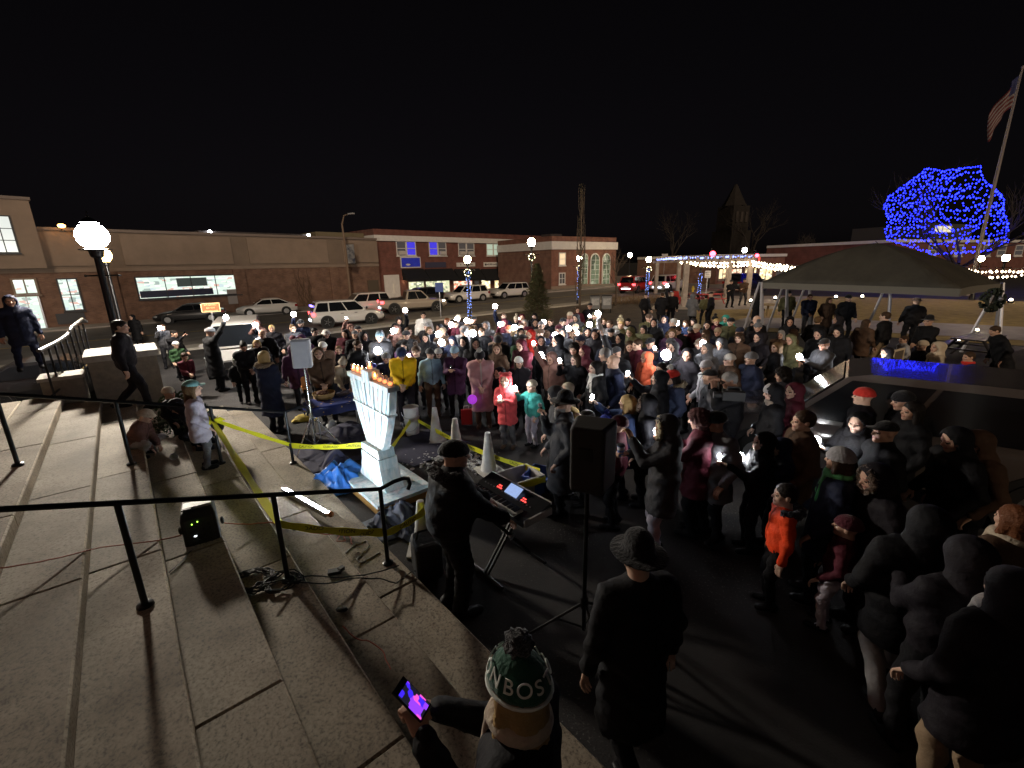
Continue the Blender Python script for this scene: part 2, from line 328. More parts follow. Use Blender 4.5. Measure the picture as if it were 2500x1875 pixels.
glassd = mat('dark_glass', (.012, .013, .016), .08); steel = mat('steel', (.4, .4, .42), .35, .8); blackm = mat('black_metal', (.008, .008, .009), .35, .3)
beige = mat('beige_stucco', (.27, .205, .16), .9, noise=(.5, .2), bump=(20, .15, .01)); tanm = mat('tan_stucco', (.21, .16, .125), .9, noise=(.6, .2))
brickA = brickmat('brown_brick', (.25, .13, .085), (.17, .085, .06), (.2, .15, .12)); brickB = brickmat('red_brick', (.24, .075, .055), (.17, .055, .042), (.2, .12, .1))
brickC = brickmat('orange_brick', (.30, .12, .08), (.22, .085, .06), (.24, .16, .13)); roofm = mat('roof_felt', (.06, .05, .05), .9, noise=(2, .3))
shop_a = shopmat('drugstore_interior', (.66, .80, .70), [(.82, .88, .78), (.74, .84, .74), (.34, .42, .38), (.9, .92, .84), (.55, .66, .68), (.8, .86, .8), (.7, .45, .38)], 2.6, 1.25, 2.4)
shop_w = shopmat('warm_shop_interior', (.85, .68, .38), [(.9, .8, .55), (.35, .24, .13), (.75, .55, .25), (.9, .88, .7)], 2.6, 1.7, 1.4)
shop_r = shopmat('red_white_sign_glow', (.85, .62, .45), [(.9, .2, .12), (.95, .8, .6), (.4, .25, .15)], 3.0, 1.7, 1.5)
shop_g = shopmat('greenish_shop_interior', (.55, .58, .35), [(.78, .78, .55), (.25, .27, .18), (.65, .6, .4)], 2.4, 1.5, 1.4)
lit_b = mat('blue_lit_window', (.02, .02, .05), .2, emit=(.08, .06, .95), es=.75, noise=(6, .5)); lit_c = mat('cool_lit_window', (.1, .1, .1), .2, emit=(.55, .66, .5), es=.75); lit_y = mat('warm_lit_window', (.1, .1, .1), .2, emit=(1, .72, .42), es=.95)
dim_w = mat('dim_window', (.03, .03, .03), .1, emit=(.2, .17, .16), es=.25); bright_w = mat('bright_upper_window', (.1, .1, .1), .2, emit=(.8, .85, .8), es=.95)
lampw = mat('white_lamp', (.9, .9, .9), .3, emit=(.93, .96, 1), es=40); lampo = mat('orange_lamp', (.9, .6, .3), .3, emit=(1, .42, .08), es=22)
# --- drugstore on the left -------------------------------------------------
A = at(341, 785); B = at(925, 733); az1 = math.degrees(math.atan2(B[0]-A[0], B[1]-A[1]))
F = Facade('store_building', 'long one-storey beige and brown brick store with lit strip window', 'building', A, az1)
aL = F.L(-60, 700)[0]; aR = F.L(930, 700)[0]; ztop = 7.2; zb = 4.15
x_ent = F.L(98, 600)[0]
F.box('wall', brickA, aL, aR, .05, 20, -.8, zb)
F.box('upper_wall', tanm, aL, aR, .051, 20.01, zb+.003, ztop-.2)
F.box('string_course', beige, aL, aR, -.05, .2, zb-.12, zb+.15)
F.box('parapet_coping', mat('coping', (.2, .16, .14), .8), aL, aR, -.08, .5, ztop-.203, ztop)
for (u0, u1) in ((100, 235), (300, 567), (607, 800), (838, 922)):
    a0 = F.L(u0, 620)[0]; a1 = F.L(u1, 620)[0]; F.box('wall_panel', beige, a0, a1, -.06, .06, zb+.35, ztop-.35)
for u in (587, 818, 267): a0 = F.L(u, 690)[0]; F.box('pilaster', brickA, a0-.5, a0+.5, -.12, .06, -.6, zb-.125)
r = F.rect(330, 675, 588, 723); w = F.window((r[0], r[1], r[2], r[3]), shop_a, darkf, 4, 1, .09)
a0, a1, z0, z1 = r; F.box('counter_band', mat('navy_panel', (.015, .02, .06), .5), a0+.05, a1-2.2, -.035, -.022, z0+.05, z0+(z1-z0)*.36, w)
F.box('window_sign', mat('window_banner', (.02, .03, .03), .6, emit=(.1, .13, .12), es=.3, noise=(8, .6)), a0+(a1-a0)*.36, a0+(a1-a0)*.66, -.035, -.022, z0+(z1-z0)*.5, z0+(z1-z0)*.93, w)
r = F.rect(140, 682, 204, 757); F.window(r, shop_a, darkf, 2, 2, .09)
r = F.rect(134, 764, 212, 790); F.box('notice_panel', darkf, r[0], r[1], -.04, .06, r[2], r[3])
r = F.rect(30, 683, 92, 716); F.window(r, shop_a, beige, 2, 1, .12)
r = F.rect(34, 722, 110, 792); d = F.window((r[0], r[1], -.5, r[3]), shop_a, steel, 2, 1, .1, False, 'shop_door')
for k in (.42, .58): MB().cyl((r[0]+(r[1]-r[0])*k, -.12, .5), (r[0]+(r[1]-r[0])*k, -.12, 1.5), .03).build('door_handle', steel, d)
hE = F.L(50, 490)[1]
F.box('entrance_block', beige, aL-2, x_ent, -.6, 12, zb+.2, hE)
F.box('entrance_coping', MATS['coping'], aL-2.1, x_ent+.1, -.7, 12.1, hE+.003, hE+.2)
r = F.rect(-40, 530, 44, 616); F.window(r, bright_w, darkf, 2, 3, .08, y=-.6)
r = F.rect(897, 684, 927, 725); F.box('side_door', mat('brown_door', (.09, .07, .05), .7), r[0], r[1], -.03, .06, -.5, r[3])
r = F.rect(552, 706, 586, 742); F.box('grey_panel', mat('grey_panel', (.3, .28, .28), .7), r[0], r[1], -.05, .06, r[2], r[3])
a0, a1 = F.L(495, 570)[0], F.L(770, 575)[0]; zz = F.L(640, 566)[1]
F.box('rooftop_monitor', roofm, a0, a1, 1.2, 5, ztop, zz); 
for u in (524, 766): a = F.L(u, 572)[0]; MB().ball((a, 1.1, zz-.1), .16).build('floodlight', lampw, F.root)
a, h = F.L(147, 553); MB().ball((a, -.75, h), (.22, .18, .14)).build('wall_lantern', lampo, F.root); F.box('lantern_bracket', blackm, a-.04, a+.04, -.7, .06, h-.25, h-.18)
# bare creeper on the brick wall
cr = empty('creeper', (0, 0, 0)); cr.parent = None; cr.matrix_world = F.root.matrix_world.copy(); cr.location = A; cr.rotation_euler = F.root.rotation_euler
rr = random.Random(5); q = MB(); a = F.L(748, 720)[0]
for k in range(14):
    x = a+rr.uniform(-.5, .5); z = -.45; pts = [(x, -.06, z)]
    while z < rr.uniform(2.4, 4.0): z += .4; x += rr.uniform(-.28, .2); pts.append((x, -.07, z))
    q.tube(pts, [.035*(1-.7*i/len(pts)) for i in range(len(pts))], 4)
q.build('vine_stem', mat('vine_bark', (.12, .075, .05), .9), cr); tag(cr, 'bare brown creeper climbing the blank brick wall of the store', 'creeper')
# --- two-storey brick block -------------------------------------------------
O2 = at(927, 731)
F = Facade('brick_block', 'two-storey red brick shop block with white cornice and black awnings', 'building', O2, 45)
aR = F.L(1342, 640)[0]; zc0 = F.L(925, 588)[1]; zc1 = F.L(925, 574)[1]; zt = F.L(925, 559)[1]
F.box('wall', brickB, 0, aR, 0, 14, -.8, zc0); F.box('cornice', white, -.1, aR, -.25, 14, zc0+.003, zc1); F.box('parapet', brickB, 0, aR, -.02, 14, zc1+.003, zt); F.box('roof_slope', mat('hip_roof', (.16, .13, .08), .9), -6, -.2, 2, 12, 5.8, zt-.4)
prs = [((966, 589, 1016, 624), 'db'), ((1046, 590, 1090, 624), 'bd'), ((1118, 593, 1158, 624), 'dd'), ((1187, 595, 1220, 624), 'cc'), ((1245, 597, 1276, 624), 'dd')]
acm = mat('ac_casing', (.55, .52, .5), .6)
for (p, k) in prs:
    r = F.rect(*p); x0, x1, z0, z1 = r; mdl = (x0+x1)/2
    for i, (xa, xb) in enumerate(((x0+.1, mdl-.12), (mdl+.12, x1-.1))):
        gm = {'d': dim_w, 'b': lit_b, 'c': lit_c}[k[i]]; w = F.window((xa, xb, z0+.1, z1-.1), gm, white, 1, 2, .12, True)
        if k[i] == 'd': MB().bb(xa+.12, xb-.12, -.32, -.03, z0+.12, z0+.55).build('air_conditioner', acm, w)
sgn = [((976, 627, 1027, 654), 'blue'), ((1037, 640, 1088, 653), 'plain'), ((1114, 641, 1159, 651), 'white'), ((1180, 640, 1229, 651), 'white'), ((1245, 637, 1273, 649), 'white')]
for (p, k) in sgn:
    r = F.rect(*p); x0, x1, z0, z1 = r
    s = F.box('shop_sign', white if k != 'plain' else mat('dull_blue_board', (.05, .05, .09), .7), x0, x1, -.12, -.003, z0, z1)
    if k == 'blue':
        F.box('sign_face', mat('blue_sign_face', (.02, .03, .2), .5, emit=(.03, .04, .45), es=.35, noise=(3, .7)), x0+.12, x1-.12, -.135, -.122, z0+.12, z1-.12, s)
        MB().ball((x0+(x1-x0)*.35, -.14, z0+(z1-z0)*.3), (.35, .01, .12)).build('sign_mark', white, s)
    elif k == 'white':
        q = MB(); n = 11; rr = random.Random(int(x0*10)); q.ball((x0+.35, -.13, (z0+z1)/2), (.18, .008, .16)) if p[0] == 1180 else None
        for i in range(n):
            xx = x0+.6+(x1-x0-.9)*i/n
            if rr.random() < .85: q.bb(xx, xx+(x1-x0-.9)/n*.55, -.13, -.122, z0+(z1-z0)*.38, z0+(z1-z0)*rr.choice([.62, .7, .6]))
        q.build('sign_lettering', mat('sign_black', (.03, .03, .04), .6), s)
awn = mat('awning_cloth', (.006, .007, .01), .8)
for (u0, u1) in ((980, 1033), (1036, 1104), (1108, 1170), (1173, 1232), (1235, 1275)):
    a0, h0 = F.L(u0, 657); a1, _ = F.L(u1, 657); hb = F.L((u0+u1)/2, 680)[1]
    q = MB(); q.add([(a0, -.02, h0), (a1, -.02, h0), (a1, -1.3, hb), (a0, -1.3, hb), (a0, -1.3, hb-.28), (a1, -1.3, hb-.28), (a0, -.02, hb-.1), (a1, -.02, hb-.1)], [(0, 3, 2, 1), (3, 4, 5, 2), (0, 6, 4, 3), (1, 2, 5, 7), (6, 7, 5, 4)])
    q.build('awning', awn, F.root)
fr = mat('shop_frame', (.25, .2, .15), .6)
for (p, m, nx) in (((997, 688, 1036, 716), shop_g, 2), ((1039, 686, 1098, 714), shop_g, 3), ((1107, 686, 1153, 713), shop_r, 3), ((1158, 686, 1170, 713), dim_w, 1), ((1175, 684, 1197, 712), shop_w, 1), ((1207, 684, 1220, 716), shop_w, 1), ((1235, 682, 1273, 704), shop_g, 3)):
    r = F.rect(*p); F.window((r[0], r[1], max(r[2], .25), r[3]), m, fr, nx, 1, .1, False, 'shop_window')
r = F.rect(936, 671, 978, 730); F.box('door_surround', white, r[0], r[1], -.1, -.003, -.5, r[3])
F.window((r[0]+1.1, r[1]-.9, .6, r[3]-1.1), lit_y, white, 2, 2, .08, False, 'shop_door', y=-.12)
a, h = F.L(986, 681); MB().ball((a, -.35, h), .2).build('wall_lantern', mat('warm_lamp_small', (.9, .8, .6), .3, emit=(1, .75, .42), es=18), F.root)
a0 = F.L(1335, 600)[0]; r = F.rect(1326, 621, 1337, 645); F.window(r, lit_y, white, 1, 2, .1)
# --- bank ---------------------------------------------------------------
O3 = at(1346, 709)
F = Facade('bank_building', 'brick bank with white cornice band and three tall arched windows', 'building', O3, 54)
aR = F.L(1503, 640)[0]; z0 = F.L(1346, 609)[1]; z1 = F.L(1346, 589)[1]; zt = F.L(1346, 576)[1]
F.box('wall', brickC, 0, aR, 0, 12, -.5, z0); F.box('cornice', white, -.12, aR+.12, -.2, 12, z0+.003, z1); F.box('parapet', brickC, .05, aR-.05, 0, 12, z1+.003, zt); F.box('base_course', beige, -.05, aR+.05, -.08, .1, -.5, .5)
MB().bb(2.5, 4.5, 3, 5, zt, zt+.5).build('roof_hatch', roofm, F.root)
r = F.rect(1366, 619, 1379, 646); F.window(r, lit_y, white, 1, 2, .12); r = F.rect(1366, 668, 1378, 692); F.window(r, dim_w, white, 2, 2, .12)
arch_g = shopmat('bank_window_glow', (.18, .22, .13), [(.34, .38, .25), (.08, .1, .06), (.45, .48, .33)], 1.6, .8, .5)
for (u0, u1) in ((1419, 1433), (1441, 1461), (1470, 1487)):
    x0 = F.L(u0, 660)[0]; x1 = F.L(u1, 660)[0]; um = (u0+u1)/2; zt_, zb_ = F.L(um, 620)[1], F.L(um, 693)[1]; rad = (x1-x0)/2; cx = (x0+x1)/2; zs = zt_-rad
    def archp(k, y): return [(cx-rad*k, y, zb_)]+[(cx-rad*k*math.cos(math.pi*i/10), y, zs+rad*k*math.sin(math.pi*i/10)) for i in range(11)]+[(cx+rad*k, y, zb_)]
    w = MB().ext(archp(1.14, -.02), (0, -.1, 0)).build('arched_window', white, F.root); MB().ext(archp(.94, -.125), (0, -.02, 0)).build('pane', arch_g, w)
    q = MB(); q.bb(cx-.03, cx+.03, -.165, -.148, zb_, zt_-.1)
    for i in range(1, 6): zz = zb_+(zs-zb_)*i/5; q.bb(x0+.08, x1-.08, -.16, -.147, zz-.025, zz+.025)
    q.build('muntin', white, w)
# --- restaurant behind the pergola ------------------------------------------
O4 = at(1745, 694)
F = Facade('restaurant_building', 'low brick restaurant with white roof line behind the pergola', 'building', O4, 62)
aR = F.L(2120, 650)[0]; zr = F.L(1860, 627)[1]; zt = F.L(1860, 620)[1]
F.box('wall', brickC, 0, aR, 0, 14, -.6, zr); F.box('cornice', white, -.1, aR, -.25, 14, zr+.003, zt)
for (p, m) in (((1756, 657, 1772, 680), shop_w), ((1785, 657, 1809, 677), shop_r), ((1819, 655, 1843, 684), shop_w), ((1855, 656, 1882, 683), shop_w), ((1896, 658, 1915, 680), dim_w)):
    r = F.rect(*p); F.window(r, m, fr, 2, 1, .15, True, 'shop_window')
q = MB(); a0, h0 = F.L(2013, 636); a1, h1 = F.L(2043, 627)
for i in range(4): x = a0+(a1-a0)*(i+.5)/4; q.ball((x, -.1, (h0+h1)/2+.15*(i % 2)), ((a1-a0)/7.4, .06, (h1-h0)/2.6))
q.build('neon_sign', mat('red_neon', (.8, .1, .1), .3, emit=(1, .04, .06), es=6), F.root)
a0, h0 = F.L(1822, 638); a1, h1 = F.L(1848, 628); s = MB().bb(a0, a1, -.5, -.3, h0, h1).build('lit_sign', mat('red_sign', (.5, .03, .03), .4, emit=(1, .12, .08), es=1.2), F.root)
# --- far brick hall behind the blue tree -----------------------------------
O5 = at(2215, 688)
F = Facade('brick_hall', 'dark brick hall with white roof edge behind the blue-lit tree', 'building', O5, 66)
aR = F.L(2560, 640)[0]; zr = F.L(2300, 592)[1]; zt = F.L(2300, 585)[1]
F.box('wall', brickB, -4, aR, 0, 16, -.6, zr); F.box('cornice', white, -4.1, aR, -.2, 16, zr+.003, zt)
a0 = F.L(2372, 552)[0]; a1 = F.L(2470, 552)[0]; zu = F.L(2420, 540)[1]
F.box('upper_storey', mat('grey_clapboard', (.05, .047, .05), .8), a0, a1, 4, 14, zt+.003, zu)
for (u0, u1) in ((2379, 2393), (2398, 2415)):
    x0, x1, z0, z1 = F.rect(u0, 546, u1, 561); F.window((x0, x1, z0, z1), mat('yellow_upper_window', (.1, .1, .1), .3, emit=(1, .9, .6), es=.9), white, 2, 2, .08, False, y=3.99)
for u in (2275, 2340, 2409, 2445, 2487): r = F.rect(u-6, 600, u+6, 622); F.window(r, dim_w, white, 1, 2, .15); 
# --- dim church tower ------------------------------------------------------
tw = empty('church_tower', (*ata(1778, 640, 120)[:2], 0), R(20)); sm = mat('tower_stone', (.022, .017, .014), .95, noise=(.7, .45), bump=(3, .5, .2))
def TW(v): return ata(1778, v, 120)[2]
def wpx(px): return px/1128*120
q = MB(); q.box((0, 0, TW(565)/2), (wpx(54), wpx(54), TW(565))); q.build('tower_base', sm, tw)
q = MB(); q.box((0, 0, (TW(565)+TW(505))/2), (wpx(44), wpx(44), TW(505)-TW(565)-.05)); q.build('belfry', sm, tw)
q = MB(); q.lathe([(wpx(25), TW(505)+.02), (wpx(18), TW(490)), (wpx(13), TW(478)), (wpx(3), TW(452))], 8); q.build('spire', sm, tw)
for sx in (-1, 0, 1): MB().box((sx*wpx(13), -wpx(22)-.1, (TW(550)+TW(515))/2), (wpx(6), .3, (TW(515)-TW(550))*.7)).build('louvre_opening', mat('louvre_dark', (.05, .04, .035), .9), tw)
tag(tw, 'dim stone church tower rising behind the pergola', 'tower')

# --- unseen town hall behind the viewer, height set to shade the plaza --------------------
th = empty('unseen_town_hall', st(0, -6, 7*RS), ANG_E); tag(th, 'unseen tall brick town hall above the steps, added to shade the plaza', 'building')
def TB(nm, m, *b, parent=None): return MB().bb(*b).build(nm, m, parent or th)
TB('wall', brickC, -26, 12, .3, 14, -1, 15); TB('cornice', white, -26.4, 12.4, -.2, 14.2, 15.003, 16); MB().ext([(-26, 0, 16.003), (-26, 7, 21.5), (-26, 14, 16.003)], (38, 0, 0)).build('roof', roofm, th)
for i in range(7):
    x = -23+i*5.4
    for z in (1.2, 6.6):
        if i == 3 and z < 2: continue
        w = TB('window', white, x-.9, x+.9, .2, .36, z, z+3.2)
        for k in range(2):
            for j in range(3): TB('pane', glassd, x-.8+.82*k, x-.02+.82*k, .15, .199, z+.1+1.03*j, z+1.05+1.03*j, parent=w)
d_ = TB('door', mat('oak_door', (.12, .06, .03), .6), -7.9, -5.7, .2, .36, .003, 3.2)
for x in (-11.2, -8.6, -5.0, -2.4): MB().lathe([(.5, .003), (.5, .3), (.38, .4), (.33, 7.6), (.45, 7.8), (.5, 8)], 16, (x, -1.4, 0)).build('column', white, th, True)
TB('portico', white, -12, -1.6, -2, .29, 8.003, 9.2)
# ================================================================== LAMPS, POLES, TREES
OCT = [(1, 0, 0), (-1, 0, 0), (0, 1, 0), (0, -1, 0), (0, 0, 1), (0, 0, -1)]; OCF = [(0, 2, 4), (2, 1, 4), (1, 3, 4), (3, 0, 4), (2, 0, 5), (1, 2, 5), (3, 1, 5), (0, 3, 5)]
def dots(pts, r): 
    q = MB()
    for p in pts: k = r*random.uniform(.75, 1.25); q.add([(p[0]+a*k, p[1]+b*k, p[2]+c*k) for a, b, c in OCT], OCF)
    return q
bulb_b = mat('blue_bulb', (.05, .1, .6), .3, emit=(.24, .38, 1), es=2.4, sampling='NONE'); bulb_t = mat('deep_blue_bulb', (.02, .03, .6), .3, emit=(.012, .02, 1), es=11)
bulb_w = mat('warm_bulb', (.9, .8, .6), .3, emit=(1, .78, .5), es=14); 
glow_w = mat('warm_lantern_glass', (.9, .8, .6), .3, emit=(1, .76, .45), es=150); glow_c = mat('cool_globe_glass', (.9, .9, .9), .3, emit=(1, .90, .76), es=1250)
glow_y = mat('yellow_lantern_glass', (.9, .7, .4), .3, emit=(1, .6, .2), es=40); greenw = mat('wreath_green', (.03, .06, .03), .9)
def street_lamp(label, loc, H, glass, r=.17, wrap=False, wreath=False, post=.07, flat=1.0):
    root = empty('street_lamp', loc); q = MB()
    q.lathe([(post*2.4, -.1), (post*2.4, .25), (post*1.7, .35), (post*1.5, .9), (post, 1.0), (post*.8, H-r*3.2), (post*1.3, H-r*3.1), (post*1.6, H-r*2.6), (post*1.2, H-r*2.4)], 12); q.build('post', blackm, root, True); q = MB(); q.lathe([(r*.5, H-r*2.62), (r*1.02*flat, H-r*2.56), (r*1.02*flat, H-r*2.5), (r*.5, H-r*2.46)], 16); q.build('lantern_shade_plate', blackm, root, True)  # plate added under the glass to shade the post
    q = MB(); q.lathe([(r*.55, H-r*2.45), (r*.95, H-r*1.8), (r*1.0, H-r*1.3), (r*.75, H-r*.55), (r*.3, H-r*.25)] if flat == 1 else [(r*.35, H-r*2.42), (r*.7, H-r*2.2), (r*.93, H-r*1.85), (r, H-r*1.45), (r*.93, H-r*1.05), (r*.7, H-r*.7), (r*.35, H-r*.5)], 28, sx=flat, sy=flat); q.build('lantern_glass', glass, root, True)
    q = MB(); q.lathe([(r*.62*flat, H-r*.42), (r*.3, H-r*.1), (r*.08, H), (r*.06, H+r*.35), (.005, H+r*.5)], 12); q.build('finial', blackm, root, True)
    q = MB(); q.cyl((-.45, 0, H-r*4.6), (.45, 0, H-r*4.6), .02, n=6); q.ball((-.46, 0, H-r*4.6), .035); q.ball((.46, 0, H-r*4.6), .035); q.build('cross_arm', blackm, root)
    if wreath:
        q = MB(); n = 20
        for i in range(n):
            a = 2*math.pi*i/n; q.ball((.2*math.cos(a), -.12, H-r*5.2+.2*math.sin(a)), .07, 6, 4)
        q.build('wreath', greenw, root); dots([(.2*math.cos(i), -.2, H-r*5.2+.2*math.sin(i)) for i in range(12)], .022).build('wreath_lights', bulb_w, root)['kind'] = 'stuff'
    if wrap:
        pts = []; z = .45
        while z < H-r*4.4:
            for k in range(3): a = random.uniform(0, 6.28); pts.append((.12*math.cos(a), .12*math.sin(a), z+random.uniform(-.06, .06)))
            z += .1
        o = dots(pts, .028).build('blue_lights', bulb_b, root); o['kind'] = 'stuff'
    tag(root, label, 'street lamp'); return root
def hpx(p, u, v): return ata(u, v, math.hypot(p[0], p[1]))[2]-p[2]
g0 = ata(226, 578, 17.0); gz = zg(g0[0], g0[1])
street_lamp('black lamp post with dazzling white globe at the end of the steps', (g0[0], g0[1], gz), g0[2]-gz+.5, glow_c, .33, post=.11, flat=1.08)
p = ata(253, 620, 24); street_lamp('small amber lamp behind the white globe lamp', (p[0], p[1], -.5), p[2]+.5+.3, glow_y, .24)
for (u, vb, vt, lab, wr) in ((1148, 790, 622, 'blue-wrapped lamp post nearest the police car with wreath', True), (1412, 745, 622, 'blue-wrapped lamp post beside the tall columnar tree', True), (1578, 737, 625, 'blue-wrapped lamp post at the back corner of the pergola', True)):
    p = at(u, vb); street_lamp(lab, p, hpx(p, u, vt), glow_w, .2, wr, True)
p = at(1299, 775); street_lamp('tall black lamp post with warm lantern in front of the spruce', p, hpx(p, 1297, 578), glow_w, .24, False, True)
p = at(1704, 742); street_lamp('blue-wrapped lamp post inside the pergola', p, hpx(p, 1706, 640), mat('unlit_lantern', (.3, .28, .22), .3), .17, True)
for (u, v, D, lab, gl, rr) in ((1538, 622, 62, 'bright street lamp at the corner past the bank', glow_w, .26), (1818, 610, 60, 'white street lamp above the restaurant sign', mat('white_lantern_glass', (.9, .9, .9), .3, emit=(1, .95, .85), es=30), .26), (2396, 631, 44, 'warm lamp right of the flagpole foot, above the string lights', glow_w, .16), (2456, 629, 40, 'warm lamp at the right edge above the string lights', glow_w, .17)):
    p = ata(u, v, D); z = zg(p[0], p[1]); street_lamp(lab, (p[0], p[1], z), p[2]-z+rr*1.3, gl, rr)
# red traffic signals
for (u, v, D, lab) in ((1737, 620, 55, 'glowing red traffic signal above the pergola'), (1844, 624, 58, 'red traffic signal beside the restaurant sign')):
    p = ata(u, v, D); z = zg(p[0], p[1]); root = empty('traffic_signal', (p[0], p[1], z)); h = p[2]-z
    MB().cyl((0, 0, 0), (0, 0, h+.6), .08).build('post', blackm, root); MB().bb(-.18, .18, -.3, -.09, h-.75, h+.35).build('signal_head', blackm, root); MB().ball((0, -.33, h), .3 if u == 1737 else .2).build('red_lamp', mat('red_signal', (.8, 0, 0), .3, emit=(1, .03, .05), es=25), root); tag(root, lab, 'traffic signal')
# tall cobra-head light pole with banner at the store
p = at(858, 742); root = empty('light_pole', p); H = hpx(p, 852, 525)
q = MB(); q.tube([(0, 0, -.1), (0, 0, H*.72), (-.05, 0, H*.9), (.35, -.3, H*.99), (1.1, -.8, H)], [.13, .11, .09, .06, .05], 8); q.build('post', mat('wood_pole', (.2, .14, .1), .9), root, True)
MB().box((1.35, -.95, H), (.7, .3, .12), rz=-.6).build('lamp_head', mat('grey_lamp_head', (.35, .35, .36), .5), root)
h0, h1 = hpx(p, 856, 643), hpx(p, 854, 597); q = MB(); q.bb(.15, .95, -.03, 0, h0, h1); q.build('banner', mat('banner_dark', (.02, .025, .05), .8, noise=(2, .7, (.25, .25, .25))), root); q = MB(); q.cyl((0, 0, h1+.05), (1, 0, h1+.05), .02); q.cyl((0, 0, h0-.05), (1, 0, h0-.05), .02); q.build('banner_arm', blackm, root)
tag(root, 'tall unlit light pole with hanging banner in front of the store wall', 'light pole')
# signs on posts
def sign_post(label, p, h, w, hh, m, trim=None, text=None, tm=None):
    root = empty('sign_post', p, math.atan2(p[1], p[0])-math.pi/2); MB().cyl((0, .03, -.05), (0, .03, h), .03, n=6).build('post', steel, root)
    s = MB().bb(-w/2, w/2, -.02, 0, h-hh, h).build('sign_board', m, root)
    if trim: q = MB(); e = .025; q.bb(-w/2, w/2, -.028, -.021, h-e, h); q.bb(-w/2, w/2, -.028, -.021, h-hh, h-hh+e); q.bb(-w/2, -w/2+e, -.028, -.021, h-hh+e, h-e); q.bb(w/2-e, w/2, -.028, -.021, h-hh+e, h-e); q.build('border', trim, s)
    if text:
        for i, tx in enumerate(text): txt(tx, hh/len(text)*.62, (0, -.03, h-hh*(i+.62)/len(text)), (R(90), 0, 0), tm, s, 'lettering', w*.86)
    tag(root, label, 'sign'); return root
def txt(body, size, loc, rot, m, parent, name='lettering', maxw=None, ext=.003):
    c = bpy.data.curves.new(name, 'FONT'); c.body = body; c.size = size; c.align_x = 'CENTER'; c.align_y = 'CENTER'; c.extrude = ext; c.materials.append(m)
    t = bpy.data.objects.new(name, c); COL.objects.link(t); bpy.context.view_layer.update()
    me = bpy.data.meshes.new_from_object(t); bpy.data.objects.remove(t); o = bpy.data.objects.new(name, me); COL.objects.link(o)
    if not me.materials: me.materials.append(m)
    o.parent = parent; o.location = loc; o.rotation_euler = rot
    if maxw and len(me.vertices):
        w = max(v.co.x for v in me.vertices)-min(v.co.x for v in me.vertices)
        if w > maxw: o.scale = (maxw/w,)*3
    return o
brown = mat('sign_brown', (.28, .09, .03), .6); gold = mat('sign_gold', (.9, .62, .3), .5)
sp = ata(512, 740, 21); z = zg(sp[0], sp[1]); sign_post('brown park sign with gold border in front of the dark sedan', (sp[0], sp[1], z), sp[2]-z, .62, .34, brown, gold, ['BUS DRIVERS', 'DO NOT', 'IDLE ENGINES'], gold)
p = at(1077, 780); sign_post('blue parking sign on a thin pole in front of the pickup', p, hpx(p, 1077, 690), .55, .62, mat('sign_blue', (.02, .05, .22), .5))
p = at(1722, 735); sign_post('white notice on a post inside the pergola', p, hpx(p, 1722, 661), .42, .55, white, None, ['NOTICE', 'PARK', 'HOURS'], mat('sign_ink', (.05, .05, .05), .6))
p = ata(1623, 627, 60); z = zg(p[0], p[1]); sign_post('pale square sign back above the pergola roof', (p[0], p[1], z), p[2]-z+.35, .7, .7, mat('sign_back', (.5, .48, .47), .5))
# ------------------------------------------------------------------ trees
bark = mat('bark', (.11, .08, .06), .95, noise=(6, .4)); barkd = mat('dark_bark', (.04, .032, .027), .95)
def limbs(q, p, d, L, r, depth, rg, spread=.6, up=.25, tips=None, n=5):
    # grows one limb and, from its end, the next ones
    p = Vector(p); d = Vector(d).normalized(); pts = [p]; c = p.copy(); dd = d.copy()
    for i in range(3):
        dd = (dd+Vector((rg.uniform(-1, 1), rg.uniform(-1, 1), rg.uniform(-.3, 1)*up))*.16).normalized(); c = c+dd*L/3; pts.append(c.copy())
    q.tube(pts, [r, r*.85, r*.7, r*.5], n if depth > 1 else 3, caps=False)
    if tips is not None:
        for a_, b_ in zip(pts[:-1], pts[1:]):
            for i_ in range(3): tips.append(a_.lerp(b_, i_/3))
    if depth <= 0: return
    k = rg.choice([2, 3, 3]) if depth > 1 else 3
    for i in range(k):
        nd = (dd+Vector((rg.uniform(-1, 1), rg.uniform(-1, 1), rg.uniform(-.4, .9)))*spread).normalized()
        limbs(q, pts[rg.choice([2, 3])], nd, L*rg.uniform(.6, .85), r*.55, depth-1, rg, spread, up, tips, n)
def bare_tree(label, p, h, seed, depth=5, spread=.6, trunk=.3, r=.14, m=None):
    rg = random.Random(seed); root = empty('bare_tree', p); H = h*trunk
    MB().tube([(0, 0, -.2), (.03, 0, H*.5), (0, .03, H)], [r*1.3, r, r*.85], 8).build('trunk', m or bark, root, True)
    q = MB()
    for i in range(4): limbs(q, (0, 0, H*rg.uniform(.8, 1)), (rg.uniform(-1, 1)*spread, rg.uniform(-1, 1)*spread, 1), h*.26, r*.6, depth-1, rg, spread)
    q.build('crown', m or bark, root); tag(root, label, 'tree'); return root
p = at(1502, 747); bare_tree('small bare tree in front of the arched windows', p, hpx(p, 1500, 610), 4, 5, .75, .42, .07)
p = at(1545, 735); bare_tree('thin bare sapling in front of the bank corner', p, 2.2, 9, 3, .7, .4, .03)
for (u, v, D, s, lab) in ((1650, 500, 105, 11, 'dim bare tree left of the church tower'), (1850, 480, 112, 12, 'dim bare tree right of the church tower'), (1990, 560, 95, 15, 'dim bare tree above the restaurant roof')):
    p = ata(u, v, D); z = zg(p[0], p[1]); bare_tree(lab, (p[0], p[1], z), p[2]-z, s, 5, .7, .3, .3, barkd)
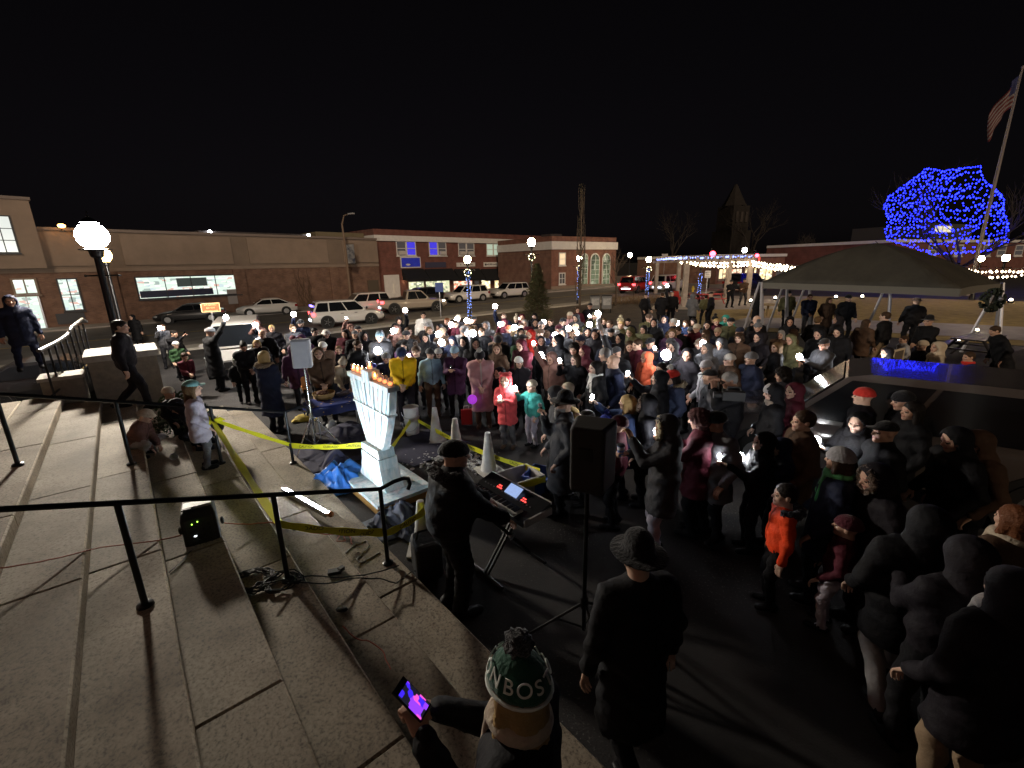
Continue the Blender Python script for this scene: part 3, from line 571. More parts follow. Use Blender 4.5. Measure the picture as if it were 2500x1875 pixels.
# columnar tree with narrow upright branches
p = at(1415, 748); root = empty('columnar_tree', p); H = hpx(p, 1411, 447); rg = random.Random(2)
MB().tube([(0, 0, -.2), (0, 0, H*.4), (.05, 0, H*.7)], [.1, .07, .03], 7).build('trunk', bark, root, True); q = MB(); lf = MB()
for i in range(60):
    z = H*rg.uniform(.06, .78); a = rg.uniform(0, 6.28); w = .45*(1-.62*z/H); l = H*rg.uniform(.14, .26); pts = [(0, 0, z), (math.cos(a)*w*.8, math.sin(a)*w*.8, z+l*.35), (math.cos(a)*w, math.sin(a)*w, z+l)]
    if pts[-1][2] < H: q.tube(pts, [.03, .02, .008], 4, caps=False)
for i in range(520):
    z = H*(.12+.88*rg.random()**.7); a = rg.uniform(0, 6.28); w = (.5*(1-.66*z/H)+.07*math.sin(z*2.3))*rg.uniform(.15, 1); c = Vector((math.cos(a)*w, math.sin(a)*w, z)); s = rg.uniform(.025, .06); d1 = Vector((rg.uniform(-1, 1), rg.uniform(-1, 1), rg.uniform(.2, 1.4))).normalized()*s; d2 = d1.orthogonal().normalized()*s*.5
    lf.add([c-d1, c+d2, c+d1*1.3, c-d2], [(0, 1, 2, 3)])
q.build('branches', bark, root); o = lf.build('crown', mat('dry_leaf', (.13, .11, .055), .95, noise=(3, .4)), root); tag(root, 'very tall narrow columnar tree with dry leaves', 'tree')
# spruce
p = at(1312, 782); root = empty('spruce_tree', p); H = hpx(p, 1306, 645); rg = random.Random(8)
MB().cyl((0, 0, -.1), (0, 0, H*.95), .09, .02, 8).build('trunk', bark, root); lf = MB()
for i in range(5200):
    t = rg.random()**.75; z = H*(.03+.97*t); w = 1.18*(1-t)**.85*(.9+.12*math.sin(z*14)); rr = w*rg.random()**.45; a = rg.uniform(0, 6.28); c = Vector((math.cos(a)*rr, math.sin(a)*rr, z-rr*.12)); out = Vector((math.cos(a), math.sin(a), rg.uniform(-.2, .7))).normalized()*rg.uniform(.12, .26); sd_ = Vector((-math.sin(a), math.cos(a), rg.uniform(-.3, .3)))*rg.uniform(.04, .09)
    lf.add([c-sd_, c+sd_, c+out], [(0, 1, 2)])
lf.build('crown', mat('spruce_needles', (.10, .125, .05), .9, noise=(5, .5, (.15, .10, .05))), root); tag(root, 'small dense spruce behind the tall black lamp post', 'tree')
# tree hung with blue lights
p = at(2325, 712); root = empty('blue_lit_tree', p); rg = random.Random(21); D = math.hypot(p[0], p[1]); tips = []
MB().tube([(0, 0, -.2), (.05, 0, 1.2), (0, .05, 2.2)], [.3, .24, .2], 8).build('trunk', barkd, root, True); q = MB()
for i in range(7): limbs(q, (0, 0, rg.uniform(1.5, 2.3)), (math.cos(i*.9)*1.1, math.sin(i*.9)*1.1, rg.uniform(.5, 1.1)), 3.4, .12, 4, rg, .6, .3, tips)
q.build('crown', barkd, root)
OUT = [(2157, 505), (2170, 480), (2200, 460), (2262, 412), (2300, 418), (2350, 412), (2392, 405), (2400, 440), (2440, 470), (2452, 490), (2450, 520), (2462, 545), (2463, 570), (2460, 590), (2420, 612), (2350, 616), (2280, 620), (2230, 605), (2165, 583), (2160, 560), (2175, 545)]
lp = []
def L3(u, v, dd=0): w = ata(u, v, D+dd); return (w[0]-p[0], w[1]-p[1], w[2]-p[2])
for a, b in zip(OUT, OUT[1:]+OUT[:1]):
    n = int(math.hypot(b[0]-a[0], b[1]-a[1])/5.0)
    for i in range(n): t = i/n; lp.append(L3(a[0]+(b[0]-a[0])*t+rg.uniform(-2, 2), a[1]+(b[1]-a[1])*t+rg.uniform(-2, 2), rg.uniform(-.8, .8)))
def inside(u):
    c = [(a, b) for a, b in zip(OUT, OUT[1:]+OUT[:1]) if (a[0] <= u) != (b[0] <= u)]; ys = sorted(a[1]+(b[1]-a[1])*(u-a[0])/(b[0]-a[0]) for a, b in c); return ys
for k in range(7):
    ph = rg.uniform(0, 6); dd = -2.8+rg.uniform(-.4, .6); u = 2165
    while u < 2460:
        ys = inside(u)
        if len(ys) >= 2:
            v = ys[0]+(ys[-1]-ys[0])*(.08+.13*k)+5*math.sin(u*.05+ph)+rg.uniform(-3, 3); x = (u-2310)/150; lp.append(L3(u, v, dd*math.sqrt(max(0, 1-x*x))))
        u += rg.uniform(6, 12)
rg.shuffle(tips); cells = {}
for c_ in tips:
    w = np.array([p[0]+c_.x, p[1]+c_.y, p[2]+c_.z-CH]); k_ = w@FWD; uu, vv = 1250+CF*(w@RT)/k_, 937.5-CF*(w@UPV)/k_; ys = inside(uu)
    if len(ys) >= 2 and ys[0] < vv < ys[-1] and (int(uu/8), int(vv/8)) not in cells: cells[(int(uu/8), int(vv/8))] = 1; lp.append((c_.x, c_.y, c_.z))
for i in range(420):
    u = rg.uniform(2165, 2458); ys = inside(u)
    if len(ys) >= 2:
        v = rg.uniform(ys[0], ys[-1])
        if (int(u/8), int(v/8)) not in cells: cells[(int(u/8), int(v/8))] = 1; lp.append(L3(u, v, rg.uniform(-2.5, 2.5)))
o = dots(lp, .066).build('blue_lights', bulb_t, root); o['kind'] = 'stuff'; tag(root, 'wide bare tree covered all over in bright blue lights', 'tree')
# flagpole and flag
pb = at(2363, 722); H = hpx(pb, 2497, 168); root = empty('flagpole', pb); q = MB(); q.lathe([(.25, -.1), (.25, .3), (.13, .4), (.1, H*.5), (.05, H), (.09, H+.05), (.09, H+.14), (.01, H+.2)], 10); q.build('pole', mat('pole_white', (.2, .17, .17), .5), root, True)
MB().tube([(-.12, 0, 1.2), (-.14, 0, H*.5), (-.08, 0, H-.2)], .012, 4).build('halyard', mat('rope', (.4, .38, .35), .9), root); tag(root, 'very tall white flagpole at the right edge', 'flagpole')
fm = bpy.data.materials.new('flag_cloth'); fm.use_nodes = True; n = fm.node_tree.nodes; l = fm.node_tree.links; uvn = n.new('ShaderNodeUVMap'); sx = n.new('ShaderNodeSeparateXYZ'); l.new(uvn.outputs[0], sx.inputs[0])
mt = n.new('ShaderNodeMath'); mt.operation = 'MULTIPLY'; mt.inputs[1].default_value = 6.5; l.new(sx.outputs[1], mt.inputs[0]); fr_ = n.new('ShaderNodeMath'); fr_.operation = 'FRACT'; l.new(mt.outputs[0], fr_.inputs[0]); gt = n.new('ShaderNodeMath'); gt.operation = 'GREATER_THAN'; gt.inputs[1].default_value = .5; l.new(fr_.outputs[0], gt.inputs[0])
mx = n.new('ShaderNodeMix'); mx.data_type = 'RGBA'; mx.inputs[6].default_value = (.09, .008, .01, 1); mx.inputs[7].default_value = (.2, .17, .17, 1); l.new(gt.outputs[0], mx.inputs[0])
lt = n.new('ShaderNodeMath'); lt.operation = 'LESS_THAN'; lt.inputs[1].default_value = .4; l.new(sx.outputs[0], lt.inputs[0]); g2 = n.new('ShaderNodeMath'); g2.operation = 'GREATER_THAN'; g2.inputs[1].default_value = .46; l.new(sx.outputs[1], g2.inputs[0]); an = n.new('ShaderNodeMath'); an.operation = 'MULTIPLY'; l.new(lt.outputs[0], an.inputs[0]); l.new(g2.outputs[0], an.inputs[1])
mx2 = n.new('ShaderNodeMix'); mx2.data_type = 'RGBA'; mx2.inputs[7].default_value = (.02, .025, .1, 1); l.new(an.outputs[0], mx2.inputs[0]); l.new(mx.outputs[2], mx2.inputs[6]); l.new(mx2.outputs[2], n['Principled BSDF'].inputs['Base Color']); n['Principled BSDF'].inputs['Roughness'].default_value = .8
nu, nv = 24, 14; vs = []; uv = []
for i in range(nu+1):
    for j in range(nv+1):
        s, t = i/nu, j/nv; x = -.12-1.5*s+.25*s*s; y = .3*math.sin(6*s+2*t)*s; z = H-.4-1.9*(1-t)-2.2*s**1.2; vs.append((x, y+.12*math.sin(11*s), z)); uv.append((s, t))
q = MB(); fs = [(i*(nv+1)+j, (i+1)*(nv+1)+j, (i+1)*(nv+1)+j+1, i*(nv+1)+j+1) for i in range(nu) for j in range(nv)]; q.add(vs, fs); o = q.build('flag', fm, smooth=2); o.location = pb
ul = o.data.uv_layers.new(name='UVMap')
for lp_ in o.data.loops: ul.data[lp_.index].uv = uv[lp_.vertex_index]
md = o.modifiers.new('cloth', 'SOLIDIFY'); md.thickness = .01
tag(o, 'limp striped flag with blue canton hanging from the flagpole', 'flag')
# ------------------------------------------------------------------ pergola and string lights
wood = mat('pergola_wood', (.42, .36, .32), .8, noise=(4, .3)); root = empty('pergola', (0, 0, 0))
P = [at(1669, 748), at(1772, 736), at(1653, 719), at(1600, 716)]; zt = P[0][2]+hpx(P[0], 1668, 643)
for k, w in enumerate(P): MB().bb(w[0]-.16, w[0]+.16, w[1]-.16, w[1]+.16, w[2]-.1, zt).build('post', wood, root)
FRp = P[1]+(P[1]-P[0])*.55; MB().bb(FRp[0]-.16, FRp[0]+.16, FRp[1]-.16, FRp[1]+.16, FRp[2]-.1, zt).build('post', wood, root)
back = (P[3]-P[0]); back[2] = 0
def beam(a, b, z, w, h, name='beam'):
    a = Vector((a[0], a[1], z)); b = Vector((b[0], b[1], z)); c = (a+b)/2; d = b-a; MB().box(c, (d.length, w, h), rz=math.atan2(d.y, d.x)).build(name, wood, root)
ext_ = (P[1]-P[0])/np.linalg.norm((P[1]-P[0])[:2]); Lf = np.linalg.norm((FRp-P[0])[:2])
beam(P[0]-ext_*.6, FRp+ext_*.6, zt+.12, .12, .24); beam(P[0]+back-ext_*.6, FRp+back+ext_*.6, zt+.12, .12, .24)
for i in range(9): s = P[0]+ext_*(Lf*i/8); beam(s-back*.05, s+back*1.05, zt+.33, .1, .17, 'rafter')
tag(root, 'wooden pergola edged with blue and white lights', 'pergola')
def strand(label, pts, n, sag, r, m, gap=.5, name='string_lights'):
    root = empty(name, (0, 0, 0)); w = []; bl = []
    pts = [Vector(x) for x in pts]
    for a, b in zip(pts[:-1], pts[1:]):
        for i in range(n+1): t = i/n; c = a.lerp(b, t); c.z -= sag*4*t*(1-t); w.append(c); bl.append(c-Vector((random.uniform(-.05, .05), 0, .09+random.uniform(0, .07))))
    MB().tube(w, .012, 4).build('wire', blackm, root); o = dots(bl, r).build('bulbs', m, root); o['kind'] = 'stuff'; tag(root, label, 'string lights')
Z3 = lambda a, z: (a[0], a[1], z)
strand('blue light string along the left and top edge of the pergola', [Z3(P[0]+back, zt+.45), Z3(P[0]-ext_*.6, zt+.5), Z3(FRp, zt+.5)], 28, 0, .085, mat('blue_pearl_bulb', (.1, .15, .8), .3, emit=(.28, .36, 1), es=3.2))
pe = ata(1998, 652, 30); strand('row of round white bulbs along the front of the pergola', [Z3(P[0]-ext_*.5, zt+.2), Z3(FRp, zt+.12), pe], 19, .05, .12, bulb_w)
strand('second swagged row of white bulbs reaching to the canopy', [Z3(P[0]+ext_*.6, zt+.05), Z3(FRp, zt-.1), ata(1985, 655, 31)], 17, .14, .12, bulb_w)
strand('upper row of warm bulbs right of the canopy', [ata(2335, 648, 30), ata(2520, 652, 27)], 20, .12, .055, bulb_w); strand('lower row of warm bulbs right of the canopy', [ata(2338, 652, 31), ata(2520, 660, 28)], 18, .25, .055, bulb_w)
# ------------------------------------------------------------------ pavilion canopy on splayed legs
EH = 2.35; Lc, Nc, Rc = at(1858, 692, EH), at(2345, 709, EH), at(2447, 686, EH); Bc = Lc+Rc-Nc; ze = (Lc[2]+Nc[2]+Rc[2])/3
cc = (Lc+Rc+Nc+Bc)/4; ap = ata(2172, 592, math.hypot(cc[0], cc[1])); root = empty('canopy_pavilion', (cc[0], cc[1], zg(cc[0], cc[1])))
def rel(w): return (w[0]-cc[0], w[1]-cc[1], w[2]-root.location.z)
cl = mat('canopy_cloth', (.045, .04, .03), .85, noise=(1.5, .35), bump=(8, .4, .05)); q = MB(); cs = [Lc, Nc, Rc, Bc]; NS = 12
for a, b in zip(cs, cs[1:]+cs[:1]):
    a = Vector((a[0], a[1], ze)); b = Vector((b[0], b[1], ze)); top = Vector((cc[0], cc[1], ap[2])); g_ = []
    for i in range(NS+1):
        for j in range(NS+1):
            t = i/NS; s = j/NS; e_ = a.lerp(b, t); e_ = e_+(Vector((cc[0], cc[1], ze))-e_)*.06*math.sin(math.pi*t); c = e_.lerp(top, s); c.z = ze+(top.z-ze)*(.35*s+.65*math.sin(s*math.pi/2)); g_.append(rel(c))
    q.add(g_, [(i*(NS+1)+j, (i+1)*(NS+1)+j, (i+1)*(NS+1)+j+1, i*(NS+1)+j+1) for i in range(NS) for j in range(NS)])
o = q.build('roof_cloth', cl, root, 2); md = o.modifiers.new('thick', 'SOLIDIFY'); md.thickness = .03
q = MB()
for a, b in zip(cs, cs[1:]+cs[:1]):
    pts = []
    for i in range(NS+1): t = i/NS; e_ = Vector((a[0], a[1], ze)).lerp(Vector((b[0], b[1], ze)), t); e_ = e_+(Vector((cc[0], cc[1], ze))-e_)*.055*math.sin(math.pi*t); pts.append(rel(e_))
    for p0, p1 in zip(pts[:-1], pts[1:]): q.add([p0, p1, (p1[0], p1[1], p1[2]-.22), (p0[0], p0[1], p0[2]-.22)], [(0, 1, 2, 3)])
o = q.build('valance', mat('valance_cloth', (.13, .12, .10), .85), root); md = o.modifiers.new('thick', 'SOLIDIFY'); md.thickness = .015
legm = mat('pale_steel_leg', (.36, .35, .38), .4, .3)
for (c, k) in ((Lc, 0), (Rc, 1), (Bc, 2), ((Lc+Bc)/2, 3), ((Rc+Bc)/2, 4)):
    for a in (.4, 2.5, 4.6):
        f = (c[0]+.55*math.cos(a), c[1]+.55*math.sin(a)); MB().tube([rel((f[0], f[1], zg(*f)-.05)), rel((c[0]+.05*math.cos(a), c[1]+.05*math.sin(a), ze+.02))], .045, 8).build('leg', legm, root)
w = ata(2186, 707, math.hypot(cc[0], cc[1])); MB().ball(rel(w), .11).build('spotlight', mat('white_spot', (.9, .9, .9), .3, emit=(.95, .97, 1), es=30), root)
tag(root, 'large dark hipped canopy on pale splayed steel legs', 'canopy')
strand('blue light string down the right hip of the canopy', [Vector((cc[0], cc[1], ap[2]+.06)), Vector((Rc[0], Rc[1], ze+.1))], 46, .5, .025, MATS['blue_pearl_bulb'])
wp = ata(2423, 733, 15.6); root = empty('wreath', wp); q = MB(); rg = random.Random(4)
for i in range(160): a = rg.uniform(0, 6.28); b = rg.uniform(0, 6.28); rr = .2+.06*math.cos(b); q.ball((rr*math.cos(a), -.07*math.sin(b), rr*math.sin(a)), .035, 5, 3)
q.build('greenery', mat('dark_fir', (.012, .02, .012), .9), root); MB().ball((-.05, -.22, .05), .05).build('bauble', mat('silver_bauble', (.6, .6, .65), .2, .8), root); tag(root, 'dark evergreen wreath hung on the canopy leg at the right', 'wreath')
# ================================================================== VEHICLES
tyre_m = mat('tyre_rubber', (.012, .012, .012), .85); rim_m = mat('rim_alloy', (.45, .45, .46), .3, .8); cglass = mat('car_glass', (.006, .007, .009), .12, spec=.6)
red_on = mat('tail_light_on', (.6, .02, .02), .3, emit=(1, .05, .06), es=9); red_off = mat('tail_light', (.22, .01, .012), .25); head_off = mat('head_light', (.6, .62, .65), .12, .2); head_on = mat('head_light_on', (.9, .9, .9), .2, emit=(1, .88, .65), es=10)
plast = mat('car_trim', (.012, .012, .013), .6); rev = mat('reverse_glow', (.9, .9, .9), .3, emit=(.75, .88, 1), es=4)
def paint(nm, c, r=.28): return mat('paint_'+nm, c, r, .1, coat=.6)
SPEC = {
 'sedan': dict(st=[(-2.38, .38, .62, .70), (-2.3, .28, .93, .82), (-1.9, .22, 1.0, .89), (-1.1, .2, .98, .91), (0, .2, .95, .92), (1.0, .2, .95, .91), (1.75, .22, .84, .88), (2.2, .26, .70, .80), (2.38, .36, .58, .66)], cab=(-1.95, -1.0, .35, 1.1), top=1.44, wb=(-1.4, 1.42), R=.33, bl=.95),
 'suv': dict(st=[(-2.4, .42, .8, .76), (-2.33, .3, 1.08, .88), (-1.9, .26, 1.08, .94), (-1.0, .25, 1.05, .95), (0, .25, 1.03, .95), (1.0, .25, 1.03, .94), (1.8, .28, .98, .91), (2.25, .32, .88, .84), (2.4, .42, .7, .72)], cab=(-2.3, -2.0, .55, 1.25), top=1.74, wb=(-1.45, 1.45), R=.38, bl=1.04),
 'minivan': dict(st=[(-2.45, .42, .8, .82), (-2.4, .28, 1.05, .93), (-1.9, .24, 1.06, .97), (0, .22, 1.03, .98), (1.3, .22, 1.0, .96), (2.0, .26, .86, .9), (2.4, .38, .65, .74)], cab=(-2.4, -2.2, .9, 1.75), top=1.76, wb=(-1.5, 1.5), R=.34, bl=1.02),
 'pickup': dict(st=[(-2.75, .5, .8, .82), (-2.72, .4, 1.12, .92), (-1.9, .36, 1.12, .95), (-.75, .34, 1.1, .95), (0, .34, 1.08, .95), (.9, .34, 1.08, .95), (1.7, .36, 1.05, .93), (2.35, .4, .98, .88), (2.6, .5, .8, .78)], cab=(-.8, -.6, .55, 1.2), top=1.8, wb=(-1.75, 1.7), R=.42, bl=1.08),
}
def car(label, kind, pm, loc, az, k=1.0, tail=False, head=False, name='parked_car', police=False, group=None):
    """nose towards compass angle az"""
    S = SPEC[kind]; root = empty(name, loc, math.pi/2-R(az)); root.scale = (k, k, k); st_ = S['st']; q = MB(); N = 12
    for (x, zb, zt, w) in st_:
        q.v += [(x, y, z) for y, z in ((-w*.8, zb), (-w*.97, zb+.12), (-w, (zb+zt)/2), (-w*.97, zt-.1), (-w*.9, zt-.015), (-w*.45, zt+.025), (w*.45, zt+.025), (w*.9, zt-.015), (w*.97, zt-.1), (w, (zb+zt)/2), (w*.97, zb+.12), (w*.8, zb))]
    for i in range(len(st_)-1):
        for j in range(N): q.f.append((i*N+j, i*N+(j+1) % N, (i+1)*N+(j+1) % N, (i+1)*N+j)); q.m.append(0)
    q.f += [tuple(range(N)), tuple(range((len(st_)-1)*N+N-1, (len(st_)-1)*N-1, -1))]; q.m += [0, 0]
    q.build('body', pm, root, True)
    x0, x1, x2, x3 = S['cab']; zt = S['top']; zb = S['bl']-.03; wb = .86; wt = .68; xm = (x0+x1*1.2+x2)/3.2
    q = MB()
    prof = [(x0, zb), (x1, zt-.05), (x1+.3, zt), (x2-.25, zt), (x2, zt-.06), (x3, zb)]
    def wz(z): return wb+(wt-wb)*(z-zb)/(zt-zb)
    for sgn in (-1, 1): q.v += [(x, sgn*wz(z), z) for x, z in prof]
    n = len(prof); q.f += [tuple(range(n)), tuple(range(2*n-1, n-1, -1))]+[(i, n+i, n+i+1, i+1) for i in range(n-1)]; q.m += [0]*(n+1)
    q.build('cabin', pm, root)
    def pane(pts, nm): MB().ext(pts, Vector((0, 0, .0)) + (Vector(pts[1])-Vector(pts[0])).cross(Vector(pts[2])-Vector(pts[0])).normalized()*.012).build(nm, cglass, root)
    def lerp(a, b, t): return tuple(a[i]+(b[i]-a[i])*t for i in range(len(a)))
    def P(x, z, s): return (x, s*(wz(z)+.004), z)
    a, b = lerp((x3, zb), (x2, zt-.06), .08), lerp((x3, zb), (x2, zt-.06), .95); pane([(a[0]+.01, -wz(a[1])*.92, a[1]), (a[0]+.01, wz(a[1])*.92, a[1]), (b[0]+.01, wz(b[1])*.9, b[1]), (b[0]+.01, -wz(b[1])*.9, b[1])], 'windshield')
    a, b = lerp((x0, zb), (x1, zt-.05), .12), lerp((x0, zb), (x1, zt-.05), .92); pane([(a[0]-.01, wz(a[1])*.88, a[1]), (a[0]-.01, -wz(a[1])*.88, a[1]), (b[0]-.01, -wz(b[1])*.86, b[1]), (b[0]-.01, wz(b[1])*.86, b[1])], 'rear_window')
    zw0, zw1 = zb+.06, zt-.1
    def xr(z): return x0+(x1-x0)*(z-zb)/(zt-.05-zb)
    def xf(z): return x3+(x2-x3)*(z-zb)/(zt-.06-zb)
    cuts = [(0, .5), (.53, 1)] if kind != 'suv' and kind != 'minivan' else [(0, .26), (.29, .62), (.645, 1)]
    for s in (-1, 1):
        for (t0, t1) in cuts:
            def X(t, z): A, B = xr(z)+.12, xf(z)-.1; return A+(B-A)*t
            pts = [P(X(t0, zw0), zw0, s), P(X(t1, zw0), zw0, s), P(X(t1, zw1), zw1, s), P(X(t0, zw1), zw1, s)]
            pane(pts if s < 0 else pts[::-1], 'side_window')
        MB().box((x3-.25, s*(wb+.12), zb+.1), (.12, .2, .13)).build('side_mirror', pm, root, True)
        yy = S['st'][4][3]
        for dx in (-.55, .35): MB().bb(dx, dx+.18, min(s*(yy-.012), s*(yy+.02)), max(s*(yy-.012), s*(yy+.02)), .86*S['bl'], .86*S['bl']+.03).build('door_handle', plast if police else pm, root)
        MB().ball((st_[-2][0]-.06, s*st_[-2][3]*.86, st_[-2][2]-.1), (.16, .18, .085)).build('headlight', head_on if head else head_off, root)
        MB().box((st_[1][0]+.06, s*st_[1][3]*.9, st_[1][2]-.16), (.22, .28, .2)).build('tail_light', red_on if tail else red_off, root)
        for wx in S['wb']:
            Rr = S['R']; yw = yy-.09
            MB().cyl((wx, s*(yy-.25), Rr), (wx, s*(yy+.004), Rr), Rr+.07, n=22).build('wheel_arch', plast, root)
            w = MB(); w.lathe([(Rr*.62, -.11), (Rr*.95, -.11), (Rr, -.07), (Rr, .07), (Rr*.95, .11), (Rr*.62, .11)], 22)
            wo = w.build('wheel', tyre_m, root, True); wo.location = (wx, s*(yy-.09), Rr); wo.rotation_euler = (R(90), 0, 0)
            rm = MB(); rm.lathe([(.04, -.115), (.06, .115), (Rr*.2, .118), (Rr*.2, .06), (Rr*.6, .06), (Rr*.63, .112), (Rr*.63, -.112)], 18)
            for i in range(5): rm.box((Rr*.4*math.cos(i*1.2566), Rr*.4*math.sin(i*1.2566), -s*.09), (Rr*.46, .055, .04), rz=i*1.2566)
            rm.build('rim', rim_m, wo, True)
    MB().bb(st_[-1][0]-.02, st_[-1][0]+.015, -.4, .4, .4, .62).build('grille', plast, root); MB().bb(st_[0][0]-.012, st_[0][0]+.02, -.26, .26, .62, .74).build('number_plate', white, root)
    if tail: MB().bb(st_[0][0]-.06, st_[0][0]-.02, -.5, .5, .45, .56).build('plate_glow', rev, root)
    if police:
        MB().bb(-2.3, -2.18, -.55, .55, 1.40, 1.5).build('rear_light_bar', mat('police_blue', (.1, .1, .9), .3, emit=(.22, .16, 1), es=5), root); MB().bb(2.38, 2.5, -.5, .5, .35, .85).build('push_bar', plast, root)
        MB().ball((1.2, -.9, 1.2), .08).build('spotlight', plast, root)
    if kind == 'pickup': MB().bb(-2.6, -.85, -.78, .78, 1.02, 1.155).build('load_bed', plast, root)
    tag(root, label, 'car' if kind != 'pickup' else 'pickup truck', group); return root
def mid(u, v, z=None): return at(u, v)
pw = paint('white', (.62, .6, .58)); pdk = paint('black', (.012, .012, .014)); pgr = paint('grey', (.2, .18, .17)); prd = paint('red', (.3, .02, .02)); psv = paint('silver', (.38, .37, .36))
def carat(u, v, *a, **k): p = at(u, v); return car(*a, (p[0], p[1], p[2]+.01), **k) if False else (p[0], p[1], p[2]+.01)
car('dark grey sedan parked at the kerb below the strip window', 'sedan', paint('charcoal', (.03, .028, .03)), carat(470, 786), -118, 1.0)
car('white sedan parked beside the blank brick wall', 'sedan', pw, carat(655, 769), -122, 1.02)
car('white police car with blue light and dark wheels', 'suv', pw, carat(850, 793), 60, .96, tail=True, name='police_car', police=True)
car('white estate car parked behind the police car', 'suv', pw, carat(888, 765), -126, .98)
car('tan pickup truck driving past with tail lights lit', 'pickup', paint('tan', (.3, .255, .21)), carat(1012, 762), 66, 1.0, tail=True, head=True, name='pickup_truck')
car('black car half hidden behind the pickup', 'suv', pdk, carat(1030, 744), -128, .95)
car('white crossover parked behind the blue-wrapped lamp post', 'suv', pw, carat(1140, 737), -126, .95)
car('white hatchback parked beside the spruce', 'suv', pw, carat(1245, 727), -126, .92)
car('red car with glowing tail lights stopped at the crossing', 'suv', prd, carat(1552, 714), 40, 1.0, tail=True, name='moving_car')
car('white car with tail lights lit seen through the pergola', 'suv', pw, carat(1632, 711), 48, 1.0, tail=True, name='moving_car')
car('dark car behind the pergola in front of the restaurant', 'suv', pdk, carat(1820, 712), 60, 1.0)
p = ata(120, 800, 18.5); car('black car parked beyond the railing at the far left', 'sedan', pdk, (p[0], p[1], zg(p[0], p[1])), 52, .9)
p = at(522, 803, 1.72); car('silver minivan behind the crowd near the plinth', 'minivan', psv, (p[0]-.6, p[1]+2.2, zg(p[0], p[1])), 152, 1.0)
p = at(2150, 912, 1.70); car('black car with shiny roof parked among the crowd at the right', 'suv', paint('dark_maroon', (.10, .085, .08), .15), (p[0]+.15, p[1]-.1, 0), -53, 1.04)
# ================================================================== NEAR PROPS
rail_m = mat('painted_rail', (.012, .013, .015), .32, .5)
def handrail(label, s, lower):
    root = empty('handrail', st(s, 0)); o = root.location
    def L(ss, t, z): w = st(ss, t, z); return (w[0]-o[0], w[1]-o[1], w[2])
    for (t, z) in ((-1.33, 7*RS), (-.3, 5*RS), (.73, 3*RS), (1.74, RS)):
        MB().cyl(L(s, t, z-.02), L(s, t, z+.93), .024, n=10).build('post', rail_m, root, True)
        f = MB(); c = L(s, t, z); f.lathe([(.06, .001), (.058, .02), (.03, .035)], 12, c); f.build('base_flange', rail_m, root, True)
    def zr(t): return .93+RS+(1.74-t)/(1.0317)*2*RS
    pts = [L(s, t, zr(t)) for t in (-2.1, -1.33, -.3, .73, 1.74)]+[L(s, 1.9, zr(1.74)+.03), L(s, 2.02, zr(1.74)+.03), L(s+.05, 2.1, zr(1.74)-.02), L(s+.06, 2.12, zr(1.74)-.1), L(s+.04, 2.08, zr(1.74)-.15)]
    MB().tube(pts, .023, 8).build('top_rail', rail_m, root, True); tag(root, label, 'handrail'); return root
handrail('black steel handrail across the near steps beside the loudspeaker', 4.25, 0); handrail('steel handrail farther along the steps with yellow tape tied to it', 7.87, 0)
root = empty('railing', st(12.2, -1.1)); o = root.location
def LR(s, t, z): w = st(s, t, z); return (w[0]-o[0], w[1]-o[1], w[2])
tp = [(11.6, -1.28, 2.06), (13, -1.12, 2.06), (13.8, -1.02, 2.1), (14.3, -.95, 2.22), (15.4, -.8, 2.3), (15.8, -.75, 2.2)]
MB().tube([LR(*x) for x in tp], .035, 8).build('top_rail', mat('worn_rail', (.12, .11, .1), .4, .6), root, True); MB().tube([LR(11.6, -1.28, 1.22), LR(15.4, -.82, 1.25)], .02, 6).build('bottom_rail', rail_m, root)
for i in range(9): s = 11.7+i*.45; t = -1.27+(s-11.6)*.125; MB().cyl(LR(s, t, .9), LR(s, t, 2.05 if s < 13.6 else 2.2), .018, n=6).build('baluster', rail_m, root)
tag(root, 'short black railing with balusters on the landing beside the plinth', 'railing')
# the ice menorah -----------------------------------------------------------
ice = bpy.data.materials.new('carved_ice'); ice.use_nodes = True; n = ice.node_tree.nodes; l = ice.node_tree.links; b = n['Principled BSDF']
b.inputs['Base Color'].default_value = (.80, .93, .95, 1); b.inputs['Roughness'].default_value = .22; b.inputs['IOR'].default_value = 1.31
b.inputs['Subsurface Weight'].default_value = .35; b.inputs['Subsurface Radius'].default_value = (.06, .09, .1); b.inputs['Transmission Weight'].default_value = .08
tc = n.new('ShaderNodeTexCoord'); mp = n.new('ShaderNodeMapping'); mp.inputs['Scale'].default_value = (14, 14, 2.2); nz = n.new('ShaderNodeTexNoise'); nz.inputs['Scale'].default_value = 1; nz.inputs['Detail'].default_value = 5
l.new(tc.outputs['Object'], mp.inputs['Vector']); l.new(mp.outputs[0], nz.inputs['Vector']); rp = n.new('ShaderNodeValToRGB'); rp.color_ramp.elements[0].position = .35; rp.color_ramp.elements[0].color = (.58, .76, .82, 1); rp.color_ramp.elements[1].position = .58; rp.color_ramp.elements[1].color = (.92, .98, 1, 1)
l.new(nz.outputs['Fac'], rp.inputs['Fac']); l.new(rp.outputs[0], b.inputs['Base Color']); bp = n.new('ShaderNodeBump'); bp.inputs['Strength'].default_value = .5; bp.inputs['Distance'].default_value = .03; l.new(nz.outputs['Fac'], bp.inputs['Height']); l.new(bp.outputs[0], b.inputs['Normal'])
MC = st(6.25, 2.6, 0); root = empty('ice_menorah', (MC[0], MC[1], 0), ANG_E); y0, y1 = -.09, .09    # local x along the plate, local -y faces down the steps
def plate(pts, ya, yb, name, parent=root): return MB().ext([(x, ya, z) for x, z in pts], (0, yb-ya, 0)).build(name, ice, parent)
Zb = .16
